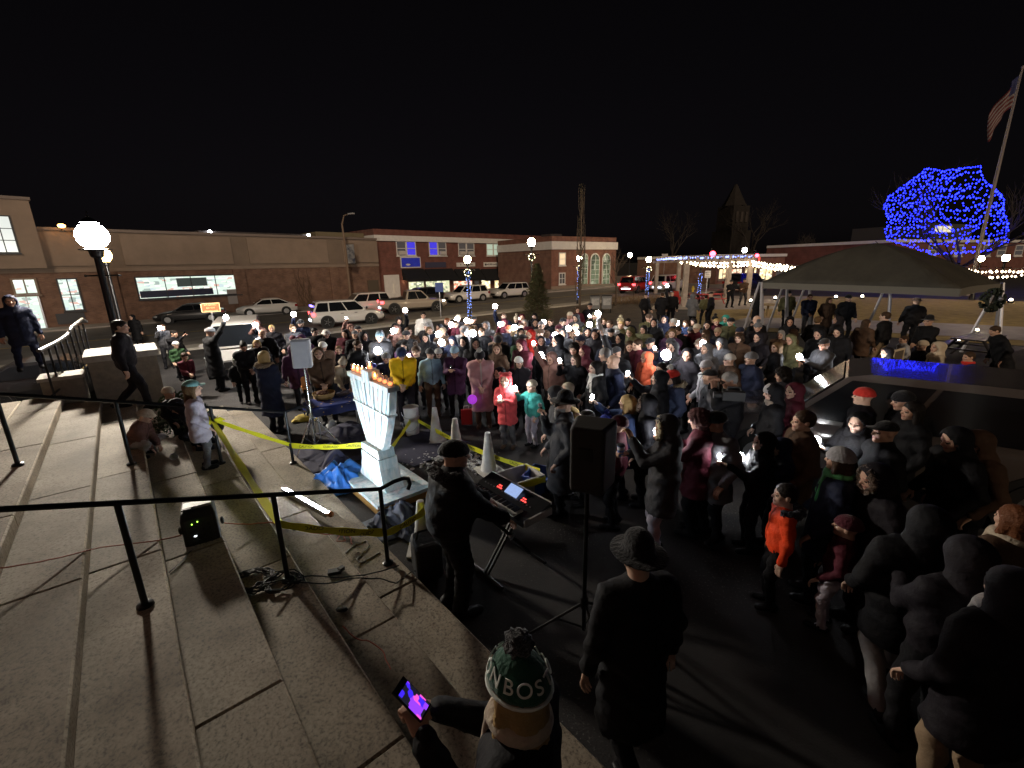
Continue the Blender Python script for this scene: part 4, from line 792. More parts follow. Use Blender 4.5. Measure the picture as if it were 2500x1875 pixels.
plate([(-.47, Zb), (.49, Zb), (.40, Zb+.10), (.33, Zb+.30), (.31, Zb+.46), (-.31, Zb+.46), (-.33, Zb+.30), (-.40, Zb+.10)], -.15, .15, 'pedestal')
plate([(-.3, Zb+.463), (.35, Zb+.463), (.33, Zb+.57), (-.27, Zb+.60)], -.13, .13, 'collar')
plate([(-.28, Zb+.59), (.28, Zb+.573), (.52, Zb+.98), (.64, Zb+1.3), (.70, Zb+1.58), (-.70, Zb+1.58), (-.64, Zb+1.3), (-.5, Zb+.98)], -.056, .056, 'fan_plate')
for i in range(9):
    t = (i-4)/4; xa, xb = t*.24, t*.63; o_ = MB(); d_ = Vector((xb-xa, 0, .985)); o_.box(((xa+xb)/2, 0, Zb+.592+.4925), (.07 if i != 4 else .09, .130+.012*(i % 2), d_.length), ry=math.atan2(d_.x, d_.z)); o_.build('branch', ice, root)
for zz, w in ((Zb+1.2, .60), ): MB().bb(-w, w, -.082, .082, zz-.014, zz+.014).build('cross_band', ice, root)
for (xa, xb, ztop) in ((-.72, -.13, Zb+1.65), (.13, .72, Zb+1.65)): MB().bb(xa, xb, -.085, .085, Zb+1.583, ztop).build('candle_ledge', ice, root)
MB().bb(-.127, .127, -.09, .09, Zb+1.583, Zb+1.78).build('centre_block', ice, root)
tag(root, 'glowing white carved ice menorah in the taped-off area', 'menorah')
clear = mat('clear_glass', (.95, .97, 1), .05, trans=.9, alpha=.5); flame = mat('candle_flame', (1, .6, .2), .4, emit=(1, .36, .08), es=30); oil = mat('amber_glow', (.9, .4, .1), .2, emit=(1, .30, .1), es=2.5)
for i in range(9):
    x = (i-4)*.158; z = Zb+1.65 if i != 4 else Zb+1.78; w = st(6.25+x, 2.6, z); lit = i in (3, 4, 5, 6, 7, 8)
    c = empty('oil_candle', w); MB().lathe([(.035, .003), (.045, .06), (.042, .12), (.038, .122), (.04, .06), (.03, .012)], 12).build('glass_cup', clear, c, True); MB().lathe([(.03, .015), (.034, .05), (.01, .052)], 10).build('oil', oil, c)
    if lit: MB().lathe([(.005, .05), (.011, .068), (.007, .09), (.001, .11)], 8).build('flame', flame, c)
    tag(c, ('taller lit oil candle on the centre block of the ice menorah' if i == 4 else ('lit' if lit else 'unlit')+' small glass oil candle on the ice menorah, '+('%s from the loudspeaker end' % ['first', 'second', 'third', 'fourth', '', 'fifth', 'sixth', 'seventh', 'eighth'][i])), 'candle', 'oil candles on the menorah')
# tray and cardboard base
root = empty('ice_base_box', (MC[0], MC[1], 0), ANG_E); MB().bb(-.75, .62, -.5, .42, .012, .10).build('cardboard_side', mat('cardboard', (.42, .22, .05), .85, noise=(5, .3)), root); MB().bb(-.74, .61, -.49, .41, .103, .155).build('ice_slab', ice, root); tag(root, 'orange cardboard tray with melting ice slab under the menorah', 'box')
# cloths, tarps and heaps ------------------------------------------------------
def sheet(name, label, cat, c, w, d_, rz, m, amp, seed, n=52, hump=0, fold=6):
    rg = np.random.RandomState(seed); q = MB(); vs = []; ph = rg.uniform(0, 6, 8)
    for i in range(n+1):
        for j in range(n+1):
            x, y = (i/n-.5)*w, (j/n-.5)*d_; ex = 1+.08*math.sin(5*j/n+ph[0]); ey = 1+.08*math.sin(6*i/n+ph[1]); rr = min(1, max(abs(i/n-.5), abs(j/n-.5))*2); e_ = (1-rr**4)
            wx = x+.10*math.sin(7*y+ph[2])+.05*math.sin(13*x+ph[6]); wy = y+.10*math.sin(6*x+ph[4])+.05*math.sin(15*y+ph[7]); f = .5*(1-abs(math.sin(fold*.6*(wx+.6*wy)+ph[3])))**1.5+.3*(1-abs(math.sin(fold*1.1*(wy-.5*wx)+ph[5])))**1.5+.2*(1-abs(math.sin(fold*2*(wx*.8+wy)+ph[1])))
            vs.append((x*ex, y*ey, .014+amp*f*(.25+.75*e_)+hump*max(0, 1-(x/w*2.2)**2-(y/d_*2.2)**2)))
    q.add(vs, [(i*(n+1)+j, (i+1)*(n+1)+j, (i+1)*(n+1)+j+1, i*(n+1)+j+1) for i in range(n) for j in range(n)])
    o = q.build(name, m, smooth=2, loc=c, rz=rz); md = o.modifiers.new('thick', 'SOLIDIFY'); md.thickness = .012; md.offset = 1; tag(o, label, cat); return o
navy = mat('navy_cloth', (.028, .028, .062), .85, bump=(14, .4, .02)); royal = mat('royal_puffer', (.03, .16, .55), .5, bump=(9, .6, .03)); slate = mat('slate_cloth', (.04, .05, .085), .8, bump=(16, .5, .02))
p = at(795, 1110); sheet('cloth', 'dark navy cloth spread left of the ice menorah', 'cloth', p, 1.5, 1.7, ANG_E, navy, .06, 1)
p = at(850, 1055); sheet('cloth', 'humped navy blanket behind the ice menorah', 'blanket', p, .9, .9, ANG_E+.3, navy, .1, 2, hump=.1)
p = at(1030, 1090); sheet('tarp', 'flat navy tarp in front of the white bucket', 'tarp', p, 1.25, 1.5, ANG_E+.15, navy, .02, 3, fold=3)
p = at(835, 1180); sheet('jacket', 'bright blue puffer jacket heaped in front of the menorah', 'jacket', p, .85, 1.0, ANG_E-.3, royal, .2, 4, hump=.2, fold=13)
p = at(800, 1150); sheet('jacket', 'dark blue bundle tucked under the bright blue jacket', 'jacket', p+np.array([.15, .05, .02]), .55, .6, .5, navy, .16, 5, hump=.26, fold=13)
p = at(985, 1275); sheet('blanket', 'crumpled slate blue blanket beside the keyboard player', 'blanket', p, .8, .75, ANG_E+.5, slate, .18, 6, hump=.12, fold=13)
p = at(905, 1305); sheet('tarp', 'grey plastic sheet at the foot of the lowest step', 'tarp', p, .6, 1.0, ANG_E, mat('grey_plastic', (.10, .11, .13), .35), .05, 7)
snow = mat('snow_slush', (.62, .62, .66), .75, bump=(18, .8, .03)); rg = random.Random(12); q = MB()
for i in range(420):
    w = at(1100+rg.gauss(0, 46), 1126+rg.gauss(0, 15)); r_ = rg.uniform(.006, .05); q.ball((w[0], w[1], .012), (r_, r_*rg.uniform(.4, 1), .012+.02*rg.random()), 7, 4)
o = struct(q.build('snow', snow, smooth=2), 'stuff'); o['label'] = 'patch of slushy snow beside the tarp and cones'
# cones, bucket, bins ------------------------------------------------------
conem = mat('white_cone', (.66, .65, .62), .55, noise=(9, .2))
def cone(label, p, k=1.0):
    root = empty('traffic_cone', p, random.uniform(0, 1)); root.scale = (k,)*3; MB().lathe([(.15, .03), (.135, .05), (.10, .28), (.05, .66), (.045, .70), (.02, .705)], 20).build('cone_body', conem, root, True)
    q = MB(); q.box((0, 0, .018), (.40, .40, .034)); q.build('base', conem, root); tag(root, label, 'traffic cone', 'white cones holding the tape')
cone('white cone beside the white bucket', at(1066, 1076)); cone('white cone half hidden behind the keyboard player’s head', at(1115, 1108)); cone('white cone nearest the grey storage tub', at(1194, 1150)); cone('white cone behind the keyboard player beside the black bag', at(1035, 1340), .95)
p = at(1009, 1058); p = at(1008, 1060); root = empty('bucket', p); wpl = mat('white_plastic', (.68, .67, .65), .45); MB().lathe([(.135, .002), (.145, .2), (.155, .38), (.15, .381), (.14, .2), (.13, .02)], 24).build('pail', wpl, root, True); q = MB(); q.lathe([(.158, .30), (.162, .31), (.158, .32)], 24); q.lathe([(.162, .37), (.166, .38), (.162, .39)], 24); q.build('rim', wpl, root, True)
MB().tube([(.155*math.cos(a), -.16-.05*math.sin(a), .30-.16*math.sin(a)) for a in [math.pi*i/12 for i in range(13)]], .006, 5).build('handle', steel, root); tag(root, 'lower white plastic bucket standing on the tarp', 'bucket')
root = empty('bucket', p+np.array([0, 0, .24])); MB().lathe([(.133, .02), (.148, .2), (.158, .36), (.152, .361), (.143, .2), (.13, .03)], 24).build('pail', wpl, root, True); q = MB(); q.lathe([(.16, .35), (.166, .36), (.16, .37)], 24); q.build('rim', wpl, root, True); MB().tube([(.158*math.cos(a), -.16-.04*math.sin(a), .30-.13*math.sin(a)) for a in [math.pi*i/12 for i in range(13)]], .006, 5).build('handle', steel, root); tag(root, 'upper white bucket nested in the lower one', 'bucket')
def tub(name, label, p, w, d_, h, rz, m, cat):
    root = empty(name, p, rz); q = MB(); t = .012; k = .86
    for sx, sy in ((1, 0), (-1, 0), (0, 1), (0, -1)):
        if sx: q.add([(sx*w/2*k, -d_/2*k, 0), (sx*w/2*k, d_/2*k, 0), (sx*w/2, d_/2, h), (sx*w/2, -d_/2, h)], [(0, 1, 2, 3)])
        else: q.add([(-w/2*k, sy*d_/2*k, 0), (w/2*k, sy*d_/2*k, 0), (w/2, sy*d_/2, h), (-w/2, sy*d_/2, h)], [(0, 1, 2, 3)])
    q.add([(-w/2*k, -d_/2*k, .01), (w/2*k, -d_/2*k, .01), (w/2*k, d_/2*k, .01), (-w/2*k, d_/2*k, .01)], [(0, 1, 2, 3)]); o = q.build('tub_shell', m, root); md = o.modifiers.new('t', 'SOLIDIFY'); md.thickness = t
    q = MB(); r_ = .015; e_ = .02
    q.bb(-w/2-e_, w/2+e_, -d_/2-e_, -d_/2, h-.02, h+.003); q.bb(-w/2-e_, w/2+e_, d_/2, d_/2+e_, h-.02, h+.003); q.bb(-w/2-e_, -w/2, -d_/2, d_/2, h-.02, h+.003); q.bb(w/2, w/2+e_, -d_/2, d_/2, h-.02, h+.003); q.build('rim', m, root); tag(root, label, cat); return root
tub('storage_tub', 'grey-white plastic storage tub behind the keyboard', at(1265, 1205), .62, .45, .32, ANG_D-.15, mat('tub_plastic', (.5, .48, .47), .5), 'tub')
r_ = tub('recycling_bin', 'blue recycling bin with white arrows mark', at(1318, 1195), .45, .36, .3, ANG_D+.4, mat('blue_plastic', (.015, .05, .3), .4), 'bin')
q = MB()
for i in range(3):
    a = i*2.0944; q.box((.055*math.cos(a), -.187, .18+.055*math.sin(a)), (.07, .004, .022), ry=-a+1.2)
q.build('recycling_mark', white, r_)
# ---- caution tape --------------------------------------------------------------
tape_m = mat('caution_tape', (.85, .82, .03), .4, noise=(6, .15)); ink = mat('tape_ink', (.02, .02, .02), .6)
def tape(label, a, b, words=(), w=.1, sag=.012, twist=0, at_text=(), flat=0):
    a = Vector(a); b = Vector(b); root = empty('caution_tape', (0, 0, 0)); n = 26; q = MB(); d = (b-a).normalized(); side = d.cross(Vector((0, 0, 1))).normalized(); pts = []
    for i in range(n+1):
        t = i/n; c = a.lerp(b, t); c.z -= sag*4*t*(1-t); an = flat+twist*(t-.5)+.12*math.sin(5*t); up = (Vector((0, 0, 1))*math.cos(an)+side*math.sin(an)).normalized(); ww = w*(1-.25*math.sin(9*t+a.x)**2); q.v += [tuple(c+up*ww/2), tuple(c-up*ww/2)]; pts.append((c, up))
    q.f = [(2*i, 2*i+1, 2*i+3, 2*i+2) for i in range(n)]; q.m = [0]*n; o = q.build('tape_strip', tape_m, root); md = o.modifiers.new('t', 'SOLIDIFY'); md.thickness = .0015; md.offset = 0
    for (wd_, t) in zip(words, at_text):
        c, up = pts[int(t*n)]; nn = d.cross(up); cm = Vector((0, 0, CH))-c; s = 1 if nn.dot(cm) > 0 else -1
        M = Matrix((d*s, up, nn*s)).transposed().to_4x4(); M.translation = c+nn*s*.006; x = txt(wd_, .062, (0, 0, 0), (0, 0, 0), ink, root, 'lettering', None, .0005); x.matrix_local = M
    tag(root, label, 'caution tape'); return root
bk = at(1008, 1060)+np.array([0, 0, .34]); bx = at(1318, 1195)+np.array([0, 0, .31])
tape('yellow caution tape slanting up from the lower rail post to the upper far post', st(7.87, 1.74, RS+.34), st(7.9, .73, 3*RS+.72), sag=.01, twist=.2, flat=-.5)
tape('yellow caution tape running down the steps between the two handrails', st(7.85, .73, 3*RS+.70), st(4.27, .74, 3*RS+.62), sag=.03, twist=.5, flat=1.2)
tape('yellow caution tape between the lower rail post and the ice menorah', st(7.85, 1.75, RS+.33), (MC[0]-.2, MC[1]+.35, .62), ('CAUTION', 'CUIDADO', 'CAUTION'), at_text=(.2, .5, .8), sag=.04)
tape('yellow caution tape between the menorah and the white bucket', (MC[0]+.1, MC[1]+.2, .55), bk, sag=.02)
tape('yellow caution tape from the bucket past the cones to the blue bin', bk+np.array([.14, -.05, -.02]), bx, ('CAUTION', 'CUIDADO', 'CAUTION', 'CUIDADO', 'CAUTION'), at_text=(.12, .3, .5, .7, .88), sag=.1)
tape('yellow caution tape lettered CAUTION and CUIDADO along the lowest step', st(4.27, .75, 3*RS+.60), st(4.25, 1.74, RS+.4), ('CUIDADO', 'CAUTION', 'CUIDADO'), at_text=(.26, .56, .86), sag=.03)
tape('short yellow caution tape from the lower post to the keyboard player', st(4.25, 1.76, RS+.38), at(1045, 1240, .62), ('CAUTION',), at_text=(.55,), sag=.03)
tape('yellow caution tape across the grey storage tub', at(1228, 1195, .34), at(1332, 1170, .42), ('CUIDADO',), at_text=(.3,), sag=.01)
q = MB()
for k in range(5): a = k*1.3; q.add([(0, 0, 0), (.12*math.cos(a), .12*math.sin(a), .05), (.16*math.cos(a+.5), .16*math.sin(a+.5), -.02), (.06*math.cos(a+.8), .06*math.sin(a+.8), -.05)], [(0, 1, 2, 3)])
o = q.build('tape_knot', tape_m, loc=st(7.86, .73, 3*RS+.72)); tag(o, 'knot of yellow tape on the far rail post', 'tape')
# ---- LED tube ----------------------------------------------------------------
a, b = atz(722, 1190, 2*RS+.04), atz(795, 1278, RS+.05); a = st(6.5, 1.27, 2*RS+.075); b = st(5.45, 1.52, RS+.2); root = empty('led_light_bar', (0, 0, 0))
a, b = Vector(a), Vector(b); s_ = (b-a).cross(Vector((0, 0, 1))).normalized(); ax_ = (b-a).normalized(); nrm = Vector((*(EV*-.3+DV*.5), .81)); nrm = (nrm-ax_*nrm.dot(ax_)).normalized(); wv_ = ax_.cross(nrm); hw = wv_*.042
MB().add([a-hw, a+hw, b+hw, b-hw], [(0, 1, 2, 3)]).ext([a-hw-nrm*.004, a+hw-nrm*.004, b+hw-nrm*.004, b-hw-nrm*.004], tuple(-nrm*.03), 1).build('lit_strip', [mat('led_tube', (.9, .95, 1), .3, emit=(.82, .92, 1), es=260), mat('led_back', (.35, .35, .36), .5)], root)
MB().ext([a-s_*.05-Vector((0, 0, .034)), a+s_*.05-Vector((0, 0, .034)), b+s_*.05-Vector((0, 0, .034)), b-s_*.05-Vector((0, 0, .034))], (0, 0, -.012)).build('housing', mat('led_shade_plate', (.5, .5, .5), .4), root)  # plate widened under the bar to shade the step
MB().ball(b+(b-a).normalized()*.05, .04).build('end_cap', mat('orange_cap', (.5, .2, .08), .5), root); tag(root, 'dazzling white LED light bar lying on the lower steps', 'light')
# ---- powered loudspeaker on the steps ------------------------------------------
def pa(): 
    c = st(5.3, .30, 3*RS); c = atz(505, 1338, 3*RS); root = empty('loudspeaker', c, R(32)); W_, D_, H_ = .30, .30, .52; bm = mat('speaker_black', (.018, .019, .02), .6, bump=(60, .3, .005)); gm = mat('speaker_grey', (.38, .38, .40), .5)
    sec = lambda w, d, z: [(-w/2, -d/2, z), (w/2, -d/2, z), (w/2*.9, d/2, z), (-w/2*.9, d/2, z)]
    q = MB(); rg = [sec(W_, D_, 0.003), sec(W_*1.06, D_*1.05, .05), sec(W_*1.06, D_*1.05, H_*.85), sec(W_*.95, D_*.9, H_)]
    for r_ in rg: q.v += r_
    q.f = [(4*i+j, 4*i+(j+1) % 4, 4*i+4+(j+1) % 4, 4*i+4+j) for i in range(3) for j in range(4)]+[(3, 2, 1, 0), (12, 13, 14, 15)]; q.m = [0]*len(q.f); o = q.build('cabinet', bm, root); md = o.modifiers.new('b', 'BEVEL'); md.width = .02; md.segments = 2
    MB().box((0, .0, H_+.012), (W_*.82, .13, .03)).build('handle', gm, root); MB().box((-W_*.3, 0, H_+.02), (W_*.28, .2, .012)).build('handle_recess', bm, root)
    pn = MB().box((0, -D_*.53, H_*.5), (W_*.8, .012, H_*.74)).build('control_panel', mat('panel_dark', (.03, .034, .034), .5), root)
    k = MB(); 
    for i in range(4):
        for j in range(5): k.cyl((-.08+i*.053, -D_*.53-.006, .15+j*.055), (-.08+i*.053, -D_*.53-.02, .15+j*.055), .012, n=8)
    k.build('knobs', bm, pn)
    for (x, z, cm) in ((-.06, .40, (.45, 1, .1)), (-.01, .415, (.5, 1, .1))): MB().ball((x, -D_*.54-.008, z), .006, 6, 4).build('indicator', mat('green_led', (.3, .9, .1), .3, emit=(.45, 1, .08), es=6), pn)
    MB().ball((-.05, -D_*.54-.006, .26), (.016, .006, .009), 8, 4).build('indicator', mat('white_highlight', (.9, .9, .9), .3, emit=(.9, .95, 1), es=3), pn)  # glowing white bead stands in for a highlight on the panel
    for x in (-1, 1): MB().ball((x*(W_*.62), 0, .28), (.02, .03, .045), 8, 5).build('side_knob', bm, root)
    tag(root, 'black powered loudspeaker with mixer panel standing on the steps', 'loudspeaker')
pa()
c = atz(522, 1372, 3*RS+.01); root = empty('tablet', c, R(62)); root.rotation_euler = (0, R(0), R(58)); MB().box((0, 0, .014), (.2, .155, .014)).build('case', mat('orange_case', (.6, .16, .06), .6), root); MB().box((0, 0, .0225), (.18, .135, .002)).build('screen', mat('black_screen', (.005, .005, .006), .08), root); MB().ball((.04, -.02, .026), (.012, .01, .004), 8, 4).build('screen_glint', MATS['white_highlight'], root); tag(root, 'small tablet in an orange case in front of the loudspeaker', 'tablet')  # the glint is a glowing bead set on the dark screen
# ---- cables ------------------------------------------------------------------
cord_o = mat('orange_cord', (.42, .09, .05), .6); cord_k = mat('black_cord', (.012, .012, .012), .55); cord_g = mat('grey_cord', (.4, .38, .36), .6)
def tz(t):
    z = 7*RS
    for k, e_ in enumerate(TE):
        if t > e_: z = (6-k)*RS
    return z
def nosez(u, v):
    z = 5*RS
    for i in range(20): w = atz(u, v, z); t = w[0]*DV[0]+w[1]*DV[1]; z = max(0, min(7*RS, 7*RS-(t+1.18)/.508*RS))
    return z
def cable(label, uv, r, m, seed=0, name='cable', taut=False):
    pts = []
    for (u, v, k) in uv: pts.append((u, v, k))
    out = []; rg = random.Random(seed)
    for (u0, v0, z0), (u1, v1, z1) in zip(pts[:-1], pts[1:]):
        for i in range(8):
            t = i/8; u = u0+(u1-u0)*t; v = v0+(v1-v0)*t; z = nosez(u, v) if taut else tz_at(u, v)
            out.append(Vector(atz(u, v, z+r+.002))+Vector((rg.uniform(-.008, .008), rg.uniform(-.008, .008), 0)))
    sm_ = [out[0]]+[(out[i-1]+out[i]*2+out[i+1])/4 for i in range(1, len(out)-1)]+[out[-1]]
    for w in sm_: 
        t = w.x*DV[0]+w.y*DV[1]; w.z = max(w.z, tz(t)+r+.002)
    o = MB().tube(sm_, r, 6).build(name, m, smooth=2); tag(o, label, 'cable'); return o
def tz_at(u, v):
    for z in [k*RS for k in (7, 6, 5, 4, 3, 2, 1, 0)]:
        w = atz(u, v, z); t = w[0]*DV[0]+w[1]*DV[1]
        if abs(tz(t)-z) < 1e-6: return z
    return 0
def cp(*uv): return [(u, v, 0) for u, v in uv]
cable('orange extension cord running left along the steps from the loudspeaker', cp((0, 1388), (130, 1365), (250, 1335), (385, 1320), (450, 1305)), .006, cord_o, 1, taut=True)
cable('orange extension cord between the loudspeaker and the light bar', cp((545, 1277), (600, 1280), (660, 1275), (720, 1290), (760, 1300), (800, 1305), (835, 1300), (845, 1320), (820, 1322), (830, 1305), (855, 1310), (860, 1330)), .006, cord_o, 2, taut=True)
cable('pale grey cord looped on the lowest step', cp((845, 1350), (865, 1330), (895, 1320), (900, 1335), (870, 1365), (880, 1375), (900, 1365), (930, 1347)), .007, cord_g, 3)
cable('black cable snaking from the heap to the keyboard', cp((640, 1425), (760, 1405), (830, 1410), (900, 1402), (985, 1378)), .007, cord_k, 4, taut=True)
cable('second black cable running to the black bag at the keyboard', cp((700, 1420), (800, 1425), (860, 1412), (930, 1412), (968, 1425), (1000, 1400), (1020, 1390)), .007, cord_k, 5, taut=True)
cable('black cable crossing the steps behind the loudspeaker', cp((465, 1345), (445, 1370), (410, 1400)), .006, cord_k, 6)
cable('thin orange cord lying on the lower steps near the bottom', cp((838, 1527), (870, 1560), (905, 1565), (935, 1590), (955, 1640)), .005, cord_o, 7, taut=True)
rg = random.Random(31)
def coil(label, u, v, n, sp, seed):
    rg = random.Random(seed); c = Vector(atz(u, v, tz_at(u, v))); pts = []
    for i in range(n):
        a = i*.55+rg.uniform(-.15, .15); r_ = sp*rg.uniform(.55, 1.05); w = c+Vector((r_*math.cos(a), r_*.8*math.sin(a), 0)); w.z = c.z+.012+.09*rg.random()*(1.1-r_/sp) + .02*abs(math.sin(i)); pts.append(w)
    o = MB().tube(pts, .007, 5).build('cable_coil', cord_k, smooth=2); tag(o, label, 'cable'); return o
coil('tangled heap of black cables between the loudspeaker and the rail post', 615, 1425, 110, .24, 1); coil('smaller loose black cable coil at the foot of the rail post', 690, 1425, 60, .2, 2)
c = atz(608, 1402, 2*RS+.05); o = MB().box((0, 0, .03), (.13, .05, .04), rz=.6).build('power_adapter', mat('pale_adapter', (.55, .55, .65), .4), loc=(c[0], c[1], 2*RS+.06)); tag(o, 'pale power adapter lying on the cable heap', 'adapter')
c = atz(822, 1432, RS); o = MB(); o.box((0, 0, .02), (.13, .07, .035), rz=.3); o.box((.06, .03, .03), (.06, .05, .04), rz=.9); o = o.build('power_strip', cord_k, loc=(c[0], c[1], tz_at(822, 1432)+.004)); tag(o, 'black cable splitter on the steps below the light bar', 'power strip')
c = atz(840, 1527, RS); o = MB().ball((0, 0, .02), (.06, .03, .022), 8, 5).build('plug', cord_k, loc=(c[0], c[1], tz_at(840, 1527))); tag(o, 'black plug joining orange cords on the bottom steps', 'plug')
# ---- stands, speakers --------------------------------------------------------
chrome = mat('chrome', (.55, .56, .58), .25, .9); spk_m = mat('speaker_cover', (.016, .015, .016), .75, bump=(90, .3, .004)); spk_w = mat('speaker_grille_grey', (.33, .33, .36), .6, noise=(4, .15))
def tripod(name, label, p, h, m, legr, legh, az=0.3, cat='speaker stand'):
    root = empty(name, p); MB().cyl((0, 0, .12), (0, 0, h), .02, n=10).build('pole', m, root, True); MB().cyl((0, 0, legh-.05), (0, 0, legh+.05), .035, n=10).build('collar', m, root)
    for i in range(3): a = az+i*2.0944; MB().tube([(0, 0, legh), (legr*math.cos(a), legr*math.sin(a), .015)], .013, 6).build('leg', m, root); MB().tube([(0, 0, .14), (legr*.5*math.cos(a), legr*.5*math.sin(a), legh*.5+.005)], .008, 5).build('brace', m, root)
    tag(root, label, cat); return root
def cabinet(label, p, W_, D_, H_, rz, m, tilt=0, front=None):
    root = empty('loudspeaker', p, rz); root.rotation_euler = (tilt, 0, rz); q = MB(); pr = [(-W_/2, -D_*.35), (-W_*.42, -D_/2), (W_*.42, -D_/2), (W_/2, -D_*.35), (W_*.38, D_/2), (-W_*.38, D_/2)]
    q.ext([(x, y, 0) for x, y in pr], (0, 0, H_)); o = q.build('cabinet', m, root); md = o.modifiers.new('b', 'BEVEL'); md.width = .035; md.segments = 3
    MB().box((0, -D_/2-.004, H_*.5), (W_*.78, .012, H_*.86)).build('grille', front or m, root); MB().box((0, D_/2, H_*.62), (W_*.3, .03, .1)).build('handle', blackm, root); tag(root, label, 'loudspeaker')
pR = at(1424, 1562); h = hpx(pR, 1438, 1185); tripod('speaker_stand', 'black tripod speaker stand in front of the crowd', pR, h, blackm, .5, .42, .9)
cabinet('black covered loudspeaker on the tall stand in front of the crowd', (pR[0]+.03, pR[1], pR[2]+h), .36, .34, .56, R(155), spk_m)
pL = at(772, 1100); hL = hpx(pL, 758, 895); tripod('speaker_stand', 'silver tripod speaker stand left of the ice menorah', pL, hL, chrome, .52, .72, .2)
cabinet('grey-backed loudspeaker on the silver tripod stand', (pL[0], pL[1], pL[2]+hL), .34, .3, .52, R(12), spk_w, R(-4), spk_w)
# ---- keyboard on X stand ---------------------------------------------------------
kc = at(1262, 1250, .86); KX = ata(1165, 1170, math.hypot(*at(1165, 1170, .86)[:2])); ka = Vector(at(1165, 1175, .86)); kb_ = Vector(at(1318, 1265, .86)); kd = (kb_-ka); kang = math.atan2(kd.y, kd.x); km = (ka+kb_)/2
root = empty('keyboard', (km.x, km.y, .80), kang); Lk = 1.02; kbm = mat('keyboard_black', (.012, .012, .014), .35); kw = mat('ivory_key', (.7, .69, .66), .4)
q = MB(); q.ext([(-Lk/2, -.2, .012), (-Lk/2, -.2, .055), (-Lk/2, -.02, .07), (-Lk/2, .2, .14), (-Lk/2, .2, .03)], (Lk, 0, 0)); q.build('case', kbm, root); MB().bb(Lk/2+.001, Lk/2+.02, -.19, .2, .015, .09).build('side_panel', mat('keyboard_side', (.45, .44, .43), .5), root); MB().bb(-Lk/2, Lk/2, .2, .212, .12, .15).build('back_edge', mat('pale_edge', (.5, .48, .45), .5), root)
nk = 36; kx0, kx1 = -Lk/2+.04, Lk/2-.16; base_k = MB().bb(0, (kx1-kx0)/nk-.0015, -.19, -.05, .057, .078).build('white_key', kw, root); base_k.location.x = kx0
for i in range(1, nk): o = base_k.copy(); COL.objects.link(o); o.location.x = kx0+(kx1-kx0)*i/nk
bb_ = None
for i in range(nk-1):
    if i % 7 in (2, 6): continue
    if bb_ is None: bb_ = MB().bb(-.006, .006, -.14, -.05, .079, .092).build('black_key', kbm, root); o = bb_
    else: o = bb_.copy(); COL.objects.link(o)
    o.location.x = kx0+(kx1-kx0)*(i+1)/nk
s = MB().box((.03, .09, .135), (.2, .13, .012), rx=.55).build('display', mat('keyboard_display', (.1, .15, .3), .2, emit=(.38, .52, .9), es=.85, noise=(30, .5)), root)
for (x, cmx) in ((-.22, 0), (.2, 1)):
    for i in range(5): MB().box((x+(i % 3)*.03, .06+(i//3)*.03, .098+(i//3)*.01), (.016, .012, .008)).build('lit_button', mat('red_button', (.6, .05, .05), .3, emit=(1, .06, .05), es=4), root)
kn = MB()
for i in range(16): kn.box((-.42+i*.052, .035, .092), (.02, .012, .01))
kn.build('button_row', mat('button_grey', (.12, .12, .13), .5), root); tag(root, 'black electronic keyboard with lit screen and red buttons', 'keyboard')
root = empty('keyboard_stand', (km.x, km.y, 0), kang)
for y, s in ((-.03, 1), (.03, -1)):
    for off in (-.17, .17): pass
    MB().tube([(-.02, -.32*s, .03), (-.02, .3*s, .79)], .02, 6).build('brace_tube', blackm, root); MB().tube([(.03, -.32*s, .03), (.03, .3*s, .79)], .02, 6).build('brace_tube', blackm, root)
    MB().tube([(-.3, -.32*s, .022), (.3, -.32*s, .022)], .02, 6).build('foot_bar', blackm, root); MB().tube([(-.25, .3*s, .79), (.25, .3*s, .79)], .016, 6).build('top_bar', blackm, root)
MB().cyl((-.08, 0, .41), (.1, 0, .41), .03, n=10).build('pivot_knob', chrome, root); tag(root, 'black double-braced X stand carrying the keyboard', 'keyboard stand')
p = at(1045, 1400); root = empty('equipment_bag', p, .4); o = MB().box((0, 0, .24), (.3, .4, .46)).build('bag_body', mat('bag_black', (.012, .012, .014), .7, bump=(20, .5, .02)), root); md = o.modifiers.new('b', 'BEVEL'); md.width = .07; md.segments = 3; MB().tube([(-.1, 0, .47), (-.08, 0, .56), (.08, 0, .56), (.1, 0, .47)], .012, 6).build('handle', blackm, root); tag(root, 'black equipment bag on the ground behind the keyboard player', 'bag')
# ---- table with basket -------------------------------------------------------------
ta = Vector(at(772, 985, .72)); tb = Vector(at(868, 968, .72)); tm = (ta+tb)/2; tang = math.atan2((tb-ta).y, (tb-ta).x); root = empty('folding_table', (tm.x, tm.y, 0), tang); TL = 1.1
clothb = bpy.data.materials.new('printed_tablecloth'); clothb.use_nodes = True; n = clothb.node_tree.nodes; l = clothb.node_tree.links; tc = n.new('ShaderNodeTexCoord'); vo = n.new('ShaderNodeTexVoronoi'); vo.inputs['Scale'].default_value = 9; l.new(tc.outputs['Object'], vo.inputs['Vector']); rp = n.new('ShaderNodeValToRGB'); rp.color_ramp.interpolation = 'CONSTANT'; rp.color_ramp.elements[0].color = (.75, .5, .15, 1); rp.color_ramp.elements[1].position = .2; rp.color_ramp.elements[1].color = (.012, .03, .2, 1); l.new(vo.outputs['Distance'], rp.inputs['Fac']); l.new(rp.outputs[0], n['Principled BSDF'].inputs['Base Color'])
MB().bb(-TL/2, TL/2, -.36, .36, .70, .72).build('table_top', wpl, root)
for x in (-.45, .45):
    for y in (-.28, .28): MB().cyl((x, y, 0), (x, y, .7), .014, n=6).build('leg', steel, root)
tag(root, 'folding table left of the menorah under a printed blue cloth', 'table')
